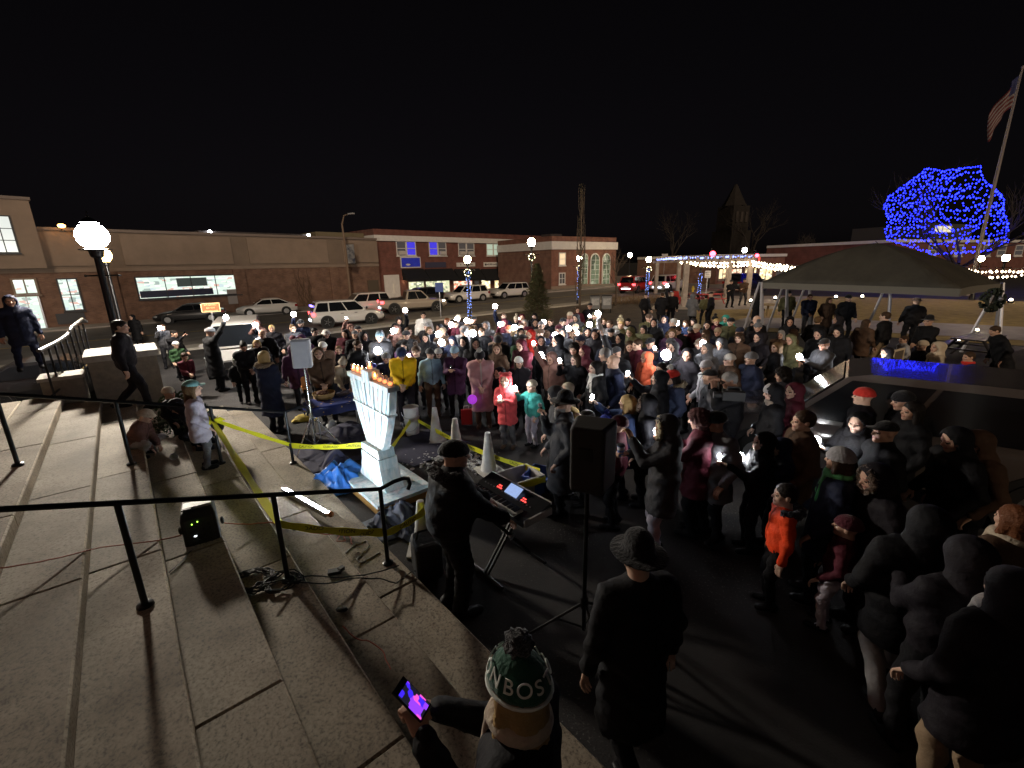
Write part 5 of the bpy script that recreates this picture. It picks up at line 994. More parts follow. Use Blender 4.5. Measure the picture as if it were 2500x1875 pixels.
q = MB(); nn = 30; vs = []
for i in range(nn+1):
    for j in range(nn+1):
        x, y = (i/nn-.5)*(TL+.4), (j/nn-.5)*1.1; ox = max(0, abs(x)-TL/2-.01); oy = max(0, abs(y)-.37); dz = ox+oy; vs.append((math.copysign(min(abs(x), TL/2+.01+.15*ox), x)+.02*math.sin(12*y)*(ox > 0), math.copysign(min(abs(y), .37+.15*oy), y)+.02*math.sin(12*x)*(oy > 0), .726-dz))
q.add(vs, [(i*(nn+1)+j, (i+1)*(nn+1)+j, (i+1)*(nn+1)+j+1, i*(nn+1)+j+1) for i in range(nn) for j in range(nn)]); o = q.build('tablecloth', clothb, smooth=2, loc=(tm.x, tm.y, 0), rz=tang); tag(o, 'blue tablecloth with yellow and white print on the folding table', 'tablecloth')
def onT(u, v, h=.73): w = at(u, v, h); return np.array([w[0], w[1], h])
c = onT(792, 972); root = empty('wicker_basket', c); wick = mat('wicker', (.38, .25, .10), .8, bump=(60, .7, .02)); MB().lathe([(.17, .003), (.2, .06), (.22, .12), (.21, .122), (.19, .06), (.16, .012)], 22).build('basket_wall', wick, root, True)
for z in (.03, .065, .1, .122): MB().tube([((.19+.3*z*.9)*math.cos(a), (.19+.3*z*.9)*math.sin(a), z) for a in [2*math.pi*i/24 for i in range(25)]], .009, 5).build('weave_band', wick, root)
tag(root, 'round wicker basket on the folding table', 'basket')
rg = random.Random(6); pk = mat('doughnut_brown', (.13, .055, .035), .8, bump=(40, .6, .02))
for i in range(14):
    a = rg.uniform(0, 6.28); r_ = .13*math.sqrt(rg.random()); o = MB().lathe([(.012, 0), (.035, .0), (.045, .018), (.035, .036), (.012, .036)], 10).build('doughnut', pk, smooth=2, loc=(c[0]+r_*math.cos(a), c[1]+r_*math.sin(a), c[2]+.09+.04*rg.random())); o.rotation_euler = (rg.uniform(-.6, .6), rg.uniform(-.6, .6), 0); tag(o, 'brown doughnut piled in the wicker basket', 'doughnut', 'doughnuts in the basket')
c = onT(770, 935, .73); root = empty('glass_jar', c); MB().lathe([(.07, .003), (.08, .05), (.08, .14), (.05, .17), (.05, .18)], 16).build('jar_body', clear, root, True); MB().lathe([(.052, .181), (.052, .2), (.01, .205)], 14).build('lid', steel, root, True); tag(root, 'clear glass jar at the back of the folding table', 'jar')
c = onT(747, 955, .73); root = empty('toy_chair', c, .5); org = mat('toy_orange', (.62, .25, .05), .6); MB().box((0, 0, .07), (.14, .14, .03)).build('seat', org, root); o = MB().box((0, .075, .17), (.14, .025, .2), rx=-.2).build('backrest', org, root); MB().ball((0, .1, .27), (.065, .02, .05)).build('rounded_top', org, root)
for s in (-1, 1): MB().box((s*.08, 0, .11), (.02, .16, .02)).build('armrest', org, root)
for x in (-.055, .055):
    for y in (-.05, .05): MB().bb(x-.01, x+.01, y-.01, y+.01, 0, .055).build('leg', org, root)
tag(root, 'small orange toy chair on the folding table', 'toy')
c = onT(835, 965, .73); o = MB(); o.box((0, 0, .03), (.22, .12, .05), rz=.2); o.box((.05, .06, .045), (.16, .08, .08), rz=.6); o = o.build('carton', mat('dull_carton', (.14, .12, .16), .7), loc=c); tag(o, 'dark flat carton beside the basket on the folding table', 'carton')
# ---- litter and cups -------------------------------------------------------------
def cup(label, p, k=1.0, tilt=0, m=None):
    root = empty('paper_cup', p); root.rotation_euler = (tilt, tilt*.6, .3); root.scale = (k,)*3; MB().lathe([(.03, .002), (.042, .1), (.045, .105), (.042, .107), (.028, .01)], 16).build('cup_body', m or white, root, True); tag(root, label, 'cup')
cup('white paper cup on the ground left of the menorah', at(808, 1100), 1.3); cup('white paper cup lying on the steps below the green-capped woman', atz(428, 1118, 4*RS)+np.array([0, 0, .03]), 1.2, 1.2)
pb_ = mat('clear_plastic', (.75, .78, .8), .15, alpha=.45); rg = random.Random(3); q = MB(); V = []
c = at(812, 1046)
for i in range(60): a, b_ = rg.uniform(0, 6.28), rg.uniform(0, 1.5); r_ = .16*rg.uniform(.6, 1); V.append(Vector((r_*math.cos(a)*math.cos(b_), r_*math.sin(a)*math.cos(b_), .02+.2*math.sin(b_)*rg.uniform(.6, 1))))
for i in range(90): t = rg.sample(range(60), 3); q.add([V[j] for j in t], [(0, 1, 2)]) if max((V[t[0]]-V[t[1]]).length, (V[t[1]]-V[t[2]]).length) < .2 else None
o = q.build('plastic_bag', pb_, loc=c); tag(o, 'crumpled clear plastic bag on the ground under the folding table', 'plastic bag')
p = at(745, 1025); sheet('fabric_bag', 'yellow cloth bag on the ground left of the tripod', 'bag', p, .5, .4, .3, mat('yellow_cloth', (.45, .33, .04), .8), .08, 9, hump=.12)
# ---- planter bush with fairy lights ---------------------------------------------
p = at(430, 905); p = ata(412, 905, 9.8); root = empty('planted_bush', (p[0], p[1], 0)); rg = random.Random(14); lf = MB(); MB().lathe([(.32, 0), (.38, .35), (.4, .5), (.36, .5), (.3, .4)], 18).build('planter_pot', mat('dark_pot', (.05, .045, .04), .8), root, True)
for i in range(1500):
    a = rg.uniform(0, 6.28); b_ = rg.uniform(-.2, 1.5); r_ = .55*rg.random()**.35; c_ = Vector((r_*math.cos(a)*math.cos(b_), r_*math.sin(a)*math.cos(b_), .55+.75*math.sin(b_)*rg.random()**.4)); d1 = Vector((rg.uniform(-1, 1), rg.uniform(-1, 1), rg.uniform(-.5, 1))).normalized()*.07; d2 = d1.orthogonal().normalized()*.02; lf.add([c_-d2, c_+d2, c_+d1], [(0, 1, 2)])
lf.build('foliage', mat('box_leaf', (.04, .06, .03), .8), root)
pts = [(.5*math.cos(a), .5*math.sin(a)-.05, .5+.12*math.sin(a*3)) for a in [rg.uniform(3.2, 6.3) for i in range(22)]]; dots(pts, .016).build('fairy_lights', bulb_w, root)['kind'] = 'stuff'; tag(root, 'potted bush strung with small fairy lights beside the plinth', 'bush')
# ---- park furniture -----------------------------------------------------------
redp = mat('red_plastic', (.45, .03, .025), .5); tanw = mat('tan_wood', (.36, .26, .14), .7)
def picnic(label, p, rz, m, k=1.0):
    root = empty('picnic_table', p, rz); root.scale = (k,)*3
    for i in range(4): MB().bb(-.9, .9, -.38+.195*i, -.38+.195*i+.18, .72, .76).build('top_plank', m, root)
    for s in (-1, 1):
        for i in range(2): y0_ = s*.62+(.0 if s > 0 else -.29)+.15*i; MB().bb(-.9, .9, y0_, y0_+.14, .42, .46).build('bench_plank', m, root)
        for t in (-1, 1): MB().tube([(s*.65, t*.75, 0), (s*.65, t*.3, .72)], .04, 6).build('leg', m, root)
        MB().bb(s*.65-.03, s*.65+.03, -.72, .72, .37, .415).build('crossbar', m, root)
    tag(root, label, 'picnic table')
picnic('red picnic table under the pergola behind the child in green', at(1733, 743), .4, redp); picnic('dark red picnic table beside the pergola post', at(1690, 742), .6, mat('dull_red', (.16, .03, .025), .6)); picnic('dark picnic table on the path near the right edge', at(2375, 880), .5, mat('dark_metal_mesh', (.03, .025, .03), .5), 1.0)
def achair(label, p, rz, m):
    root = empty('garden_chair', p, rz)
    for i in range(5): MB().box((-.2+.1*i, 0, .33), (.085, .5, .025), rx=.15).build('seat_slat', m, root); MB().box((-.2+.1*i, .33, .65), (.085, .025, .75), rx=-.35).build('back_slat', m, root)
    for s in (-1, 1): MB().box((s*.3, .02, .55), (.1, .6, .025)).build('armrest', m, root); MB().box((s*.28, -.22, .27), (.03, .09, .54)).build('leg', m, root); MB().box((s*.28, .25, .27), (.03, .09, .54)).build('leg', m, root)
    tag(root, label, 'chair')
achair('dark red slatted garden chair beside the left pergola post', at(1656, 742), 2.2, redp)
root = empty('round_table', at(1872, 775)); MB().lathe([(.02, .70), (.62, .70), (.63, .72), (.62, .74), (.02, .74)], 24).build('table_top', tanw, root); MB().cyl((0, 0, 0), (0, 0, .7), .06).build('pedestal', tanw, root); MB().lathe([(.3, 0), (.3, .04), (.06, .07)], 16).build('base', tanw, root); tag(root, 'round tan table on the lit grass left of the canopy', 'table')
root = empty('frame_board', ata(2195, 855, 13.6)-np.array([0, 0, .35]), R(30)); q = MB(); q.bb(-.28, -.24, -.02, .02, -.38, .38); q.bb(.24, .28, -.02, .02, -.38, .38); q.bb(-.24, .24, -.02, .02, .34, .38); q.bb(-.24, .24, -.02, .02, -.38, -.34); q.build('frame', mat('pale_frame', (.6, .5, .36), .6), root); MB().bb(-.24, .24, -.008, .008, -.34, .34).build('panel', mat('dark_panel', (.1, .08, .06), .6), root); tag(root, 'pale framed board held beside the child in white', 'board')
for (u, v, lab) in ((1452, 752, 'left grey newspaper box on the lawn behind the crowd'), (1480, 752, 'grey newspaper box beside the first on the lawn')):
    root = empty('newspaper_box', at(u, v+12), R(-8)); o = MB().bb(-.32, .32, -.25, .25, .3, 1.15).build('box_body', mat('box_grey', (.14, .14, .145), .5), root); MB().bb(-.25, .25, -.262, -.252, .55, 1.0).build('display_window', mat('paper_behind_glass', (.4, .4, .4), .3, noise=(6, .5)), root); MB().bb(-.33, .33, -.27, .27, 1.153, 1.2).build('lid', blackm, root)
    for x in (-.26, .26): MB().bb(x-.03, x+.03, -.2, .2, 0, .3).build('leg', blackm, root)
    tag(root, lab, 'newspaper box')
# hedge of dry ornamental grass by the pergola, hydrant
root = empty('dry_hedge', at(1560, 742)); rg = random.Random(77); q = MB()
for i in range(1600):
    x = rg.uniform(-2.6, 2.4); y = rg.gauss(0, .4); c_ = Vector((x, y, rg.uniform(0, .5))); d1 = Vector((rg.uniform(-.4, .4), rg.uniform(-.4, .4), rg.uniform(.3, 1))).normalized()*rg.uniform(.2, .5); d2 = d1.orthogonal().normalized()*.015; q.add([c_-d2, c_+d2, c_+d1], [(0, 1, 2)])
q.build('foliage', mat('dry_grass', (.26, .17, .09), .9, noise=(4, .4)), root); tag(root, 'dry brown ornamental hedge left of the pergola', 'hedge')
root = empty('fire_hydrant', at(1691, 716)); MB().lathe([(.14, 0), (.14, .06), (.1, .08), (.1, .5), (.13, .52), (.11, .62), (.05, .7), (.02, .74)], 14).build('barrel', mat('hydrant_yellow', (.6, .45, .05), .5), root, True)
for s in (-1, 1): MB().cyl((s*.09, 0, .42), (s*.18, 0, .42), .05, n=8).build('nozzle', MATS['hydrant_yellow'], root)
tag(root, 'yellow fire hydrant behind the pergola', 'hydrant')
MATS['ground_spot'] = mat('ground_spot', (.9, .9, .9), .3, emit=(1, .85, .6), es=25)
for (u, v, lab) in ((1892, 733, 'first small ground light on the grass left of the canopy'), (1832, 740, 'ground light beside the round table'), (2040, 731, 'ground light behind the person in brown'), (2104, 730, 'ground light behind the man in the black beanie'), (2466, 740, 'ground light at the right edge beyond the wreath'), (2384, 813, 'bright ground light beside the right canopy leg'), (2337, 840, 'bright light on the picnic table')):
    w = at(u, v); root = empty('ground_light', w); k = 1.6 if u < 2330 or u > 2450 else 1.0; root.scale = (k,)*3; MB().lathe([(.09, 0), (.09, .08), (.05, .1)], 12).build('housing', blackm, root); MB().ball((0, 0, .13), .055).build('bulb', MATS['ground_spot'], root); tag(root, lab, 'ground light')
# ================================================================== PEOPLE
def nets(f, lo, h, shape):
    """surface nets: f is the field on a grid"""
    nx, ny, nz = shape; ins = f < 0
    cs = [(0, 0, 0), (1, 0, 0), (0, 1, 0), (1, 1, 0), (0, 0, 1), (1, 0, 1), (0, 1, 1), (1, 1, 1)]
    sub = lambda A, c: A[c[0]:nx-1+c[0], c[1]:ny-1+c[1], c[2]:nz-1+c[2]]
    cnt = sum(sub(ins, c).astype(np.int8) for c in cs); act = (cnt > 0) & (cnt < 8); idx = np.argwhere(act)
    ids = -np.ones(act.shape, np.int64); ids[act] = np.arange(len(idx)); acc = np.zeros((len(idx), 3)); num = np.zeros(len(idx))
    val = [f[idx[:, 0]+c[0], idx[:, 1]+c[1], idx[:, 2]+c[2]] for c in cs]
    for a in range(8):
        for b in range(a+1, 8):
            if sum(abs(cs[a][k]-cs[b][k]) for k in range(3)) != 1: continue
            m = (val[a] < 0) != (val[b] < 0); t = val[a]/(val[a]-val[b]+1e-12); p = np.array(cs[a])+np.outer(t, np.array(cs[b])-np.array(cs[a])); acc[m] += p[m]; num[m] += 1
    V = (idx+acc/num[:, None])*h+lo; F = []
    for ax in range(3):
        s0 = [slice(1, -1)]*3; s0[ax] = slice(0, -1); A = ins[tuple(s0)]; s1 = [slice(1, -1)]*3; s1[ax] = slice(1, None); B = ins[tuple(s1)]
        e = np.argwhere(A != B); 
        if not len(e): continue
        off = np.ones(3, int); off[ax] = 0; e2 = e+off; u, v = (ax+1) % 3, (ax+2) % 3
        def g(du, dv): q = e2.copy(); q[:, u] -= du; q[:, v] -= dv; return ids[q[:, 0], q[:, 1], q[:, 2]]
        Q = np.stack([g(0, 0), g(1, 0), g(1, 1), g(0, 1)], 1); fl = ~A[tuple(e.T)]; Q[fl] = Q[fl][:, ::-1]; F.append(Q)
    return V, np.concatenate(F)
def smin(a, b, k):
    h = np.clip(.5+.5*(b-a)/k, 0, 1); return b+(a-b)*h-k*h*(1-h)
class Prim:
    def __init__(s, a, b, ra, rb, reg=0, sc=(1, 1, 1), k=.03, cut=None, neg=False, M=None): s.a = np.array(a, float); s.b = np.array(b, float); s.ra = ra; s.rb = rb; s.reg = reg; s.sc = np.array(sc, float); s.k = k; s.cut = cut; s.neg = neg; s.M = M
    def d(s, P):
        if s.M is not None: P = (P-s.M[1])@s.M[0]
        p = P/s.sc; a = s.a/s.sc; b = s.b/s.sc; ab = b-a; L = ab@ab+1e-12; t = np.clip(((p-a)@ab)/L, 0, 1); q = p-a-t[..., None]*ab; r = np.sqrt((q*q).sum(-1))-(s.ra+(s.rb-s.ra)*t); r = r*s.sc.min()
        if s.cut is not None: r = np.maximum(r, s.cut-P[..., 2])
        return r
    def bounds(s):
        R_ = max(s.ra, s.rb)*s.sc; lo = np.minimum(s.a, s.b)-R_; hi = np.maximum(s.a, s.b)+R_
        if s.M is not None:
            c = np.array([[x, y, z] for x in (lo[0], hi[0]) for y in (lo[1], hi[1]) for z in (lo[2], hi[2])])@s.M[0].T+s.M[1]; return c.min(0), c.max(0)
        return lo, hi
def sdf_mesh(prims, h, wr=None):
    bs = [p.bounds() for p in prims if not p.neg]; lo = np.min([b[0] for b in bs], 0)-2*h; hi = np.max([b[1] for b in bs], 0)+2*h; sh = tuple(np.ceil((hi-lo)/h).astype(int)+1)
    P = np.stack(np.meshgrid(*[lo[i]+h*np.arange(sh[i]) for i in range(3)], indexing='ij'), -1); f = np.full(sh, 9.0)
    for p in prims:
        d = p.d(P)
        f = np.maximum(f, -d) if p.neg else smin(f, d, p.k)
    if wr is not None: f = f+wr(P)
    V, F = nets(f, lo, h, sh); D = np.stack([p.d(V) if not p.neg else np.full(len(V), 9.) for p in prims]); reg = np.array([p.reg for p in prims])[D.argmin(0)]
    return V, F, reg[F[:, 0]]
def xf(V, M): M = np.array(M); return V@M[:3, :3].T+M[:3, 3]
COAT, TROU, SKIN, SHOE, HAIR, EYE, TRIM, LIP = range(8)
def attr_mat(name, attr, rough, bump=None, noise=.25, sheen=0, sss=0, wave=None):
    m = bpy.data.materials.new(name); m.use_nodes = True; n = m.node_tree.nodes; l = m.node_tree.links; b = n['Principled BSDF']; b.inputs['Roughness'].default_value = rough; b.inputs['Specular IOR Level'].default_value = .18
    a = n.new('ShaderNodeAttribute'); a.attribute_type = 'OBJECT'; a.attribute_name = attr; tc = n.new('ShaderNodeTexCoord'); nz = n.new('ShaderNodeTexNoise'); nz.inputs['Scale'].default_value = 7; nz.inputs['Detail'].default_value = 5; l.new(tc.outputs['Object'], nz.inputs['Vector'])
    mr = n.new('ShaderNodeMapRange'); mr.inputs[3].default_value = 1-noise; mr.inputs[4].default_value = 1+noise; l.new(nz.outputs['Fac'], mr.inputs[0]); hv = n.new('ShaderNodeHueSaturation'); l.new(a.outputs['Color'], hv.inputs['Color']); l.new(mr.outputs[0], hv.inputs['Value']); l.new(hv.outputs[0], b.inputs['Base Color'])
    if bump:
        n2 = n.new('ShaderNodeTexNoise'); n2.inputs['Scale'].default_value = bump[0]; n2.inputs['Detail'].default_value = 4; l.new(tc.outputs['Object'], n2.inputs['Vector']); bp = n.new('ShaderNodeBump'); bp.inputs['Strength'].default_value = bump[1]; bp.inputs['Distance'].default_value = .02; l.new(n2.outputs['Fac'], bp.inputs['Height']); l.new(bp.outputs[0], b.inputs['Normal'])
    if sheen: b.inputs['Sheen Weight'].default_value = sheen
    return m
PM = [attr_mat('coat_fabric', 'jc', .75, (12, .9), .4), attr_mat('trouser_fabric', 'tc', .8, (14, .9), .4), attr_mat('skin', 'sc', .5, None, .08), attr_mat('shoe_leather', 'fc', .5, None, .15), attr_mat('hair_strands', 'rc', .55, (55, .6), .35), mat('eye_dark', (.05, .035, .03), .25), attr_mat('trim_fabric', 'xc', .8, (20, .5)), attr_mat('lips', 'lc', .5, None, .05)]
HATM = attr_mat('knit_hat', 'hc', .85, (45, .7), .2, .2); FURM = attr_mat('fur', 'hc', .95, (70, 1.0), .4, .3)
def headmesh():
    E3 = lambda c, r, reg=SKIN, k=.02, neg=False: Prim(c, c, 1, 1, reg, r, k, neg=neg)
    pr = [E3((0, -.012, .03), (.077, .096, .088)), E3((0, .018, -.04), (.060, .070, .078), k=.03), Prim((-.033, .07, .018), (.033, .07, .018), .014, .014, SKIN, k=.015), Prim((0, .082, .005), (0, .102, -.028), .008, .014, SKIN, k=.012), Prim((0, .062, -.1), (0, .062, -.1), .028, .028, SKIN, k=.025),
          Prim((-.038, .05, -.03), (-.038, .05, -.03), .03, .03, SKIN, k=.02), Prim((.038, .05, -.03), (.038, .05, -.03), .03, .03, SKIN, k=.02), Prim((-.018, .082, -.062), (.018, .082, -.062), .010, .010, LIP, k=.008), E3((-.078, -.012, -.008), (.012, .022, .032), k=.006), E3((.078, -.012, -.008), (.012, .022, .032), k=.006), Prim((0, -.02, -.06), (0, -.03, -.17), .056, .06, SKIN, k=.03)]
    for s in (-1, 1): pr.append(Prim((s*.031, .102, -.002), (s*.031, .102, -.002), .02, .02, SKIN, neg=True)); 
    for s in (-1, 1): pr.append(E3((s*.031, .076, -.002), (.0115, .010, .0062), EYE, .002))
    V, F, G_ = sdf_mesh(pr, .0092); C_ = V[F].mean(1)
    br = (np.abs(C_[:, 2]-.0225) < .0045) & (np.abs(np.abs(C_[:, 0])-.032) < .018) & (C_[:, 1] > .055); G_[br] = LIP
    return V, F, G_
HEAD = headmesh()
def handmesh(curl):
    pr = [Prim((-.022, .0, 0), (-.02, .07, 0), .018, .017, SKIN, (1, 1, .75), .012), Prim((.022, 0, 0), (.02, .07, 0), .018, .017, SKIN, (1, 1, .75), .012), Prim((0, -.03, 0), (0, .02, 0), .028, .024, SKIN, (1, 1, .8), .015)]
    for i, (x, L) in enumerate(((-.031, .062), (-.011, .078), (.011, .083), (.03, .072))):
        p = np.array([x, .085, 0]); a = -curl*.5; 
        for sgm in range(3): q = p+np.array([0, math.cos(a), math.sin(a)])*L/3*1.15; pr.append(Prim(p, q, .0098-.0008*sgm, .009-.0008*sgm, SKIN, k=.004)); p = q; a -= curl*.75
    pr += [Prim((.034, .015, -.003), (.06, .05, -.014), .013, .011, SKIN, k=.01), Prim((.06, .05, -.014), (.062, .082, -.022), .0105, .009, SKIN, k=.004)]
    return sdf_mesh(pr, .0078)
HANDS = {'relax': handmesh(.55), 'grip': handmesh(1.15)}
ARMS = {'down': ((.29, .03, .80), (-.29, .03, .80)), 'pocket': ((.25, .13, .93), (-.25, .13, .93)), 'clasp': ((.05, .28, 1.02), (-.05, .27, 1.0)), 'chest': ((.06, .36, 1.27), (-.06, .36, 1.27)), 'face': ((.12, .40, 1.52), (-.25, .12, .93)), 'high': ((.2, .30, 1.86), (-.27, .05, .84)), 'top': ((.22, .2, 2.02), (-.27, .05, .84)), 'keys': ((.16, .40, .98), (-.2, .42, .98)), 'mic': ((.03, .24, 1.44), (-.25, .1, .92)), 'cross': ((-.12, .22, 1.17), (.12, .2, 1.13)), 'cup': ((.14, .36, 1.2), (-.05, .36, 1.45)), 'point': ((.14, .42, 1.6), (-.25, .12, .93)), 'cam': ((.09, .22, 1.52), (-.09, .26, 1.5)), 'knee': ((.12, .40, .95), (-.12, .40, .95)), 'reach': ((.1, .5, 1.2), (-.1, .5, 1.1))}
CARM = {'jacket': .84, 'puffer': .82, 'parka': .62, 'long': .40, 'hoodie': .86}
def ik(S, T, l1, l2, hint):
    d = T-S; L = min(np.linalg.norm(d), .99*(l1+l2)); u = d/np.linalg.norm(d); a = (l1*l1-l2*l2+L*L)/(2*L); hh = math.sqrt(max(0, l1*l1-a*a)); n = hint-u*(hint@u); n = n/np.linalg.norm(n); return S+u*a+n*hh, S+u*L
ARCH = {}
def archetype(arm='pocket', coat='jacket', legs='stand', pitch=0, yaw=0, lean=0, kid=False, beard=False, grip=False):
    key = (arm, coat, legs, pitch, yaw, lean, kid, beard, grip)
    if key in ARCH: return ARCH[key]
    hipz = {'stand': .93, 'walk': .91, 'crouch': .34, 'sit': .50, 'apart': .91}[legs]; dz = hipz-.93
    U = Matrix.Translation((0, 0, hipz)) @ Matrix.Rotation(R(-lean), 4, 'X') @ Matrix.Translation((0, 0, -.93)); Un = np.array(U)
    tu = lambda p: Un[:3, :3]@np.array(p, float)+Un[:3, 3]
    Mloc = (Un[:3, :3], Un[:3, 3]); hem = CARM[coat]; B = {'puffer': 1.2, 'parka': 1.12, 'long': 1.08, 'jacket': 1.1, 'hoodie': 1.03}[coat]; pr = []
    def up(a, b, ra, rb, reg=COAT, sc=(1, 1, 1), k=.05, cut=None): pr.append(Prim(a, b, ra, rb, reg, sc, k, cut, M=Mloc))
    up((0, 0, 1.10), (0, .0, 1.32), .168*B, .165*B, sc=(1.12, .76, 1)); up((-.145, -.005, 1.395), (.145, -.005, 1.395), .08*B, .08*B, k=.06); up((0, 0, 1.0), (0, 0, 1.12), .165*B, .165*B, sc=(1.1, .8, 1), cut=min(hem, .9))
    up((0, -.01, 1.44), (0, .0, 1.48), .082, .075, sc=(1, 1, 1), k=.04)
    if hem < .8 and legs in ('stand', 'walk', 'apart'): up((0, 0, hem-.06), (0, 0, 1.0), .205+.02*(.8-hem), .172, sc=(1.08, .86, 1), cut=hem, k=.05)
    elif hem < .8: up((0, .05, .84), (0, .02, 1.0), .22, .18, sc=(1.1, 1, 1), k=.05)
    # legs
    sgn = (1, -1); feet = {'stand': [((.10, .0), 0), ((-.10, .01), 0)], 'apart': [((.17, .02), 0), ((-.16, -.02), 0)], 'walk': [((.09, .22), 0), ((-.09, -.22), .06)], 'crouch': [((.14, .14), 0), ((-.14, .10), 0)], 'sit': [((.14, .42), 0), ((-.14, .44), 0)]}[legs]
    for s, ((fx, fy), fz) in zip(sgn, feet):
        hip = np.array([s*.09, 0, hipz]); ank = np.array([fx, fy, .085+fz]); kn, ank = ik(hip, ank, .43, .425, np.array([s*.08 if legs != 'crouch' else s*.5, 1.0, .25]))
        pr.append(Prim(hip, kn, .098, .070, TROU, k=.03)); pr.append(Prim(kn, ank, .068, .052, TROU, k=.025)); pr.append(Prim(ank+(0, -.05, -.035), ank+(s*.015, .14, -.045), .050, .042, SHOE, k=.012))
    # arms
    hands = []
    for s, T in zip(sgn, ARMS[arm]):
        S = tu((s*.185, -.005, 1.40)); T = tu(T); hint = tu((s*.5, -.6, -1.0))-tu((0, 0, 0)); el, wr = ik(S, T, .285, .26, hint)
        pr.append(Prim(S, el, .070*B, .060*B, COAT, k=.035)); pr.append(Prim(el, wr, .059*B, .047*B, COAT, k=.02)); hands.append((el, wr))
    ph = (sum(map(ord, arm+coat))+pitch)*.37
    def wr_(P): 
        w = .0075*np.sin(38*P[..., 2]+7*np.sin(9*P[..., 0]+4*P[..., 1]+ph))*np.sin(21*P[..., 0]+15*P[..., 1]+ph)+.005*np.sin(17*P[..., 0]+29*P[..., 2]+ph*2)
        if coat == 'puffer': w = w*.5-.010*np.abs(np.sin(math.pi*P[..., 2]/.09))
        return w
    V, F, G_ = sdf_mesh(pr, .0255, wr_); C0 = (V[F].mean(1)-Un[:3, 3])@Un[:3, :3]; G_[(G_ == COAT) & (np.abs(C0[:, 0]) < .014) & (C0[:, 1] > .05) & (C0[:, 2] > .7)] = TRIM; parts = [(V, F, G_)]
    hs_ = 1.24 if kid else 1.0
    HM = U @ Matrix.Translation((0, .012, 1.505)) @ Matrix.Rotation(R(yaw), 4, 'Z') @ Matrix.Rotation(R(-pitch), 4, 'X') @ Matrix.Translation((0, .01, .127*hs_)) @ Matrix.Scale(hs_, 4)
    hv, hf, hg = HEAD
    if beard:
        c = hv[hf].mean(1); hg = hg.copy(); hg[(c[:, 2] < -.045) & (c[:, 1] > -.01) & (hg == SKIN)] = HAIR; hg[(np.abs(c[:, 2]+.062) < .008) & (np.abs(c[:, 0]) < .022) & (c[:, 1] > .05)] = LIP
    parts.append((xf(hv, HM), hf, hg)); hd = []
    for i, (el, wr) in enumerate(hands):
        y = wr-el; y = y/np.linalg.norm(y); x = np.cross(y, np.array([0, 0, 1.0])); x = x/(np.linalg.norm(x)+1e-9); z = np.cross(x, y); s = sgn[i]
        M = np.eye(4); M[:3, 0] = x*(-1 if s > 0 else 1)*(1.0); M[:3, 1] = y; M[:3, 2] = z; M[:3, 3] = wr+y*.035; M[:3, :3] *= (.95 if not kid else 1.1)
        v_, f_, g_ = HANDS['grip' if (grip or arm in ('face', 'high', 'top', 'chest', 'mic', 'cup', 'cam')) else 'relax']; f2 = f_ if np.linalg.det(M[:3, :3]) > 0 else f_[:, ::-1]
        parts.append((xf(v_, M), f2, g_)); hd.append(Vector(wr+y*.11))
    o = 0; VV = []; FF = []; GG = []
    for (v_, f_, g_) in parts: VV.append(v_); FF.append(f_+o); GG.append(g_); o += len(v_)
    V = np.concatenate(VV); F = np.concatenate(FF); G_ = np.concatenate(GG)
    me = bpy.data.meshes.new('person'); me.vertices.add(len(V)); me.vertices.foreach_set('co', V.astype(np.float32).ravel()); me.loops.add(4*len(F)); me.loops.foreach_set('vertex_index', F.astype(np.int32).ravel()); me.polygons.add(len(F)); me.polygons.foreach_set('loop_start', np.arange(0, 4*len(F), 4, dtype=np.int32)); me.polygons.foreach_set('material_index', G_.astype(np.int32))
    for m in PM: me.materials.append(m)
    me.update(calc_edges=True); me.shade_smooth(); top = HM @ Vector((0, -.01, .118))
    ARCH[key] = (me, HM, hd, top); return ARCH[key]
HATS = {}
def fuzz(V, F, amt, seed):
    rg = np.random.RandomState(seed); return V+rg.normal(0, amt, V.shape)
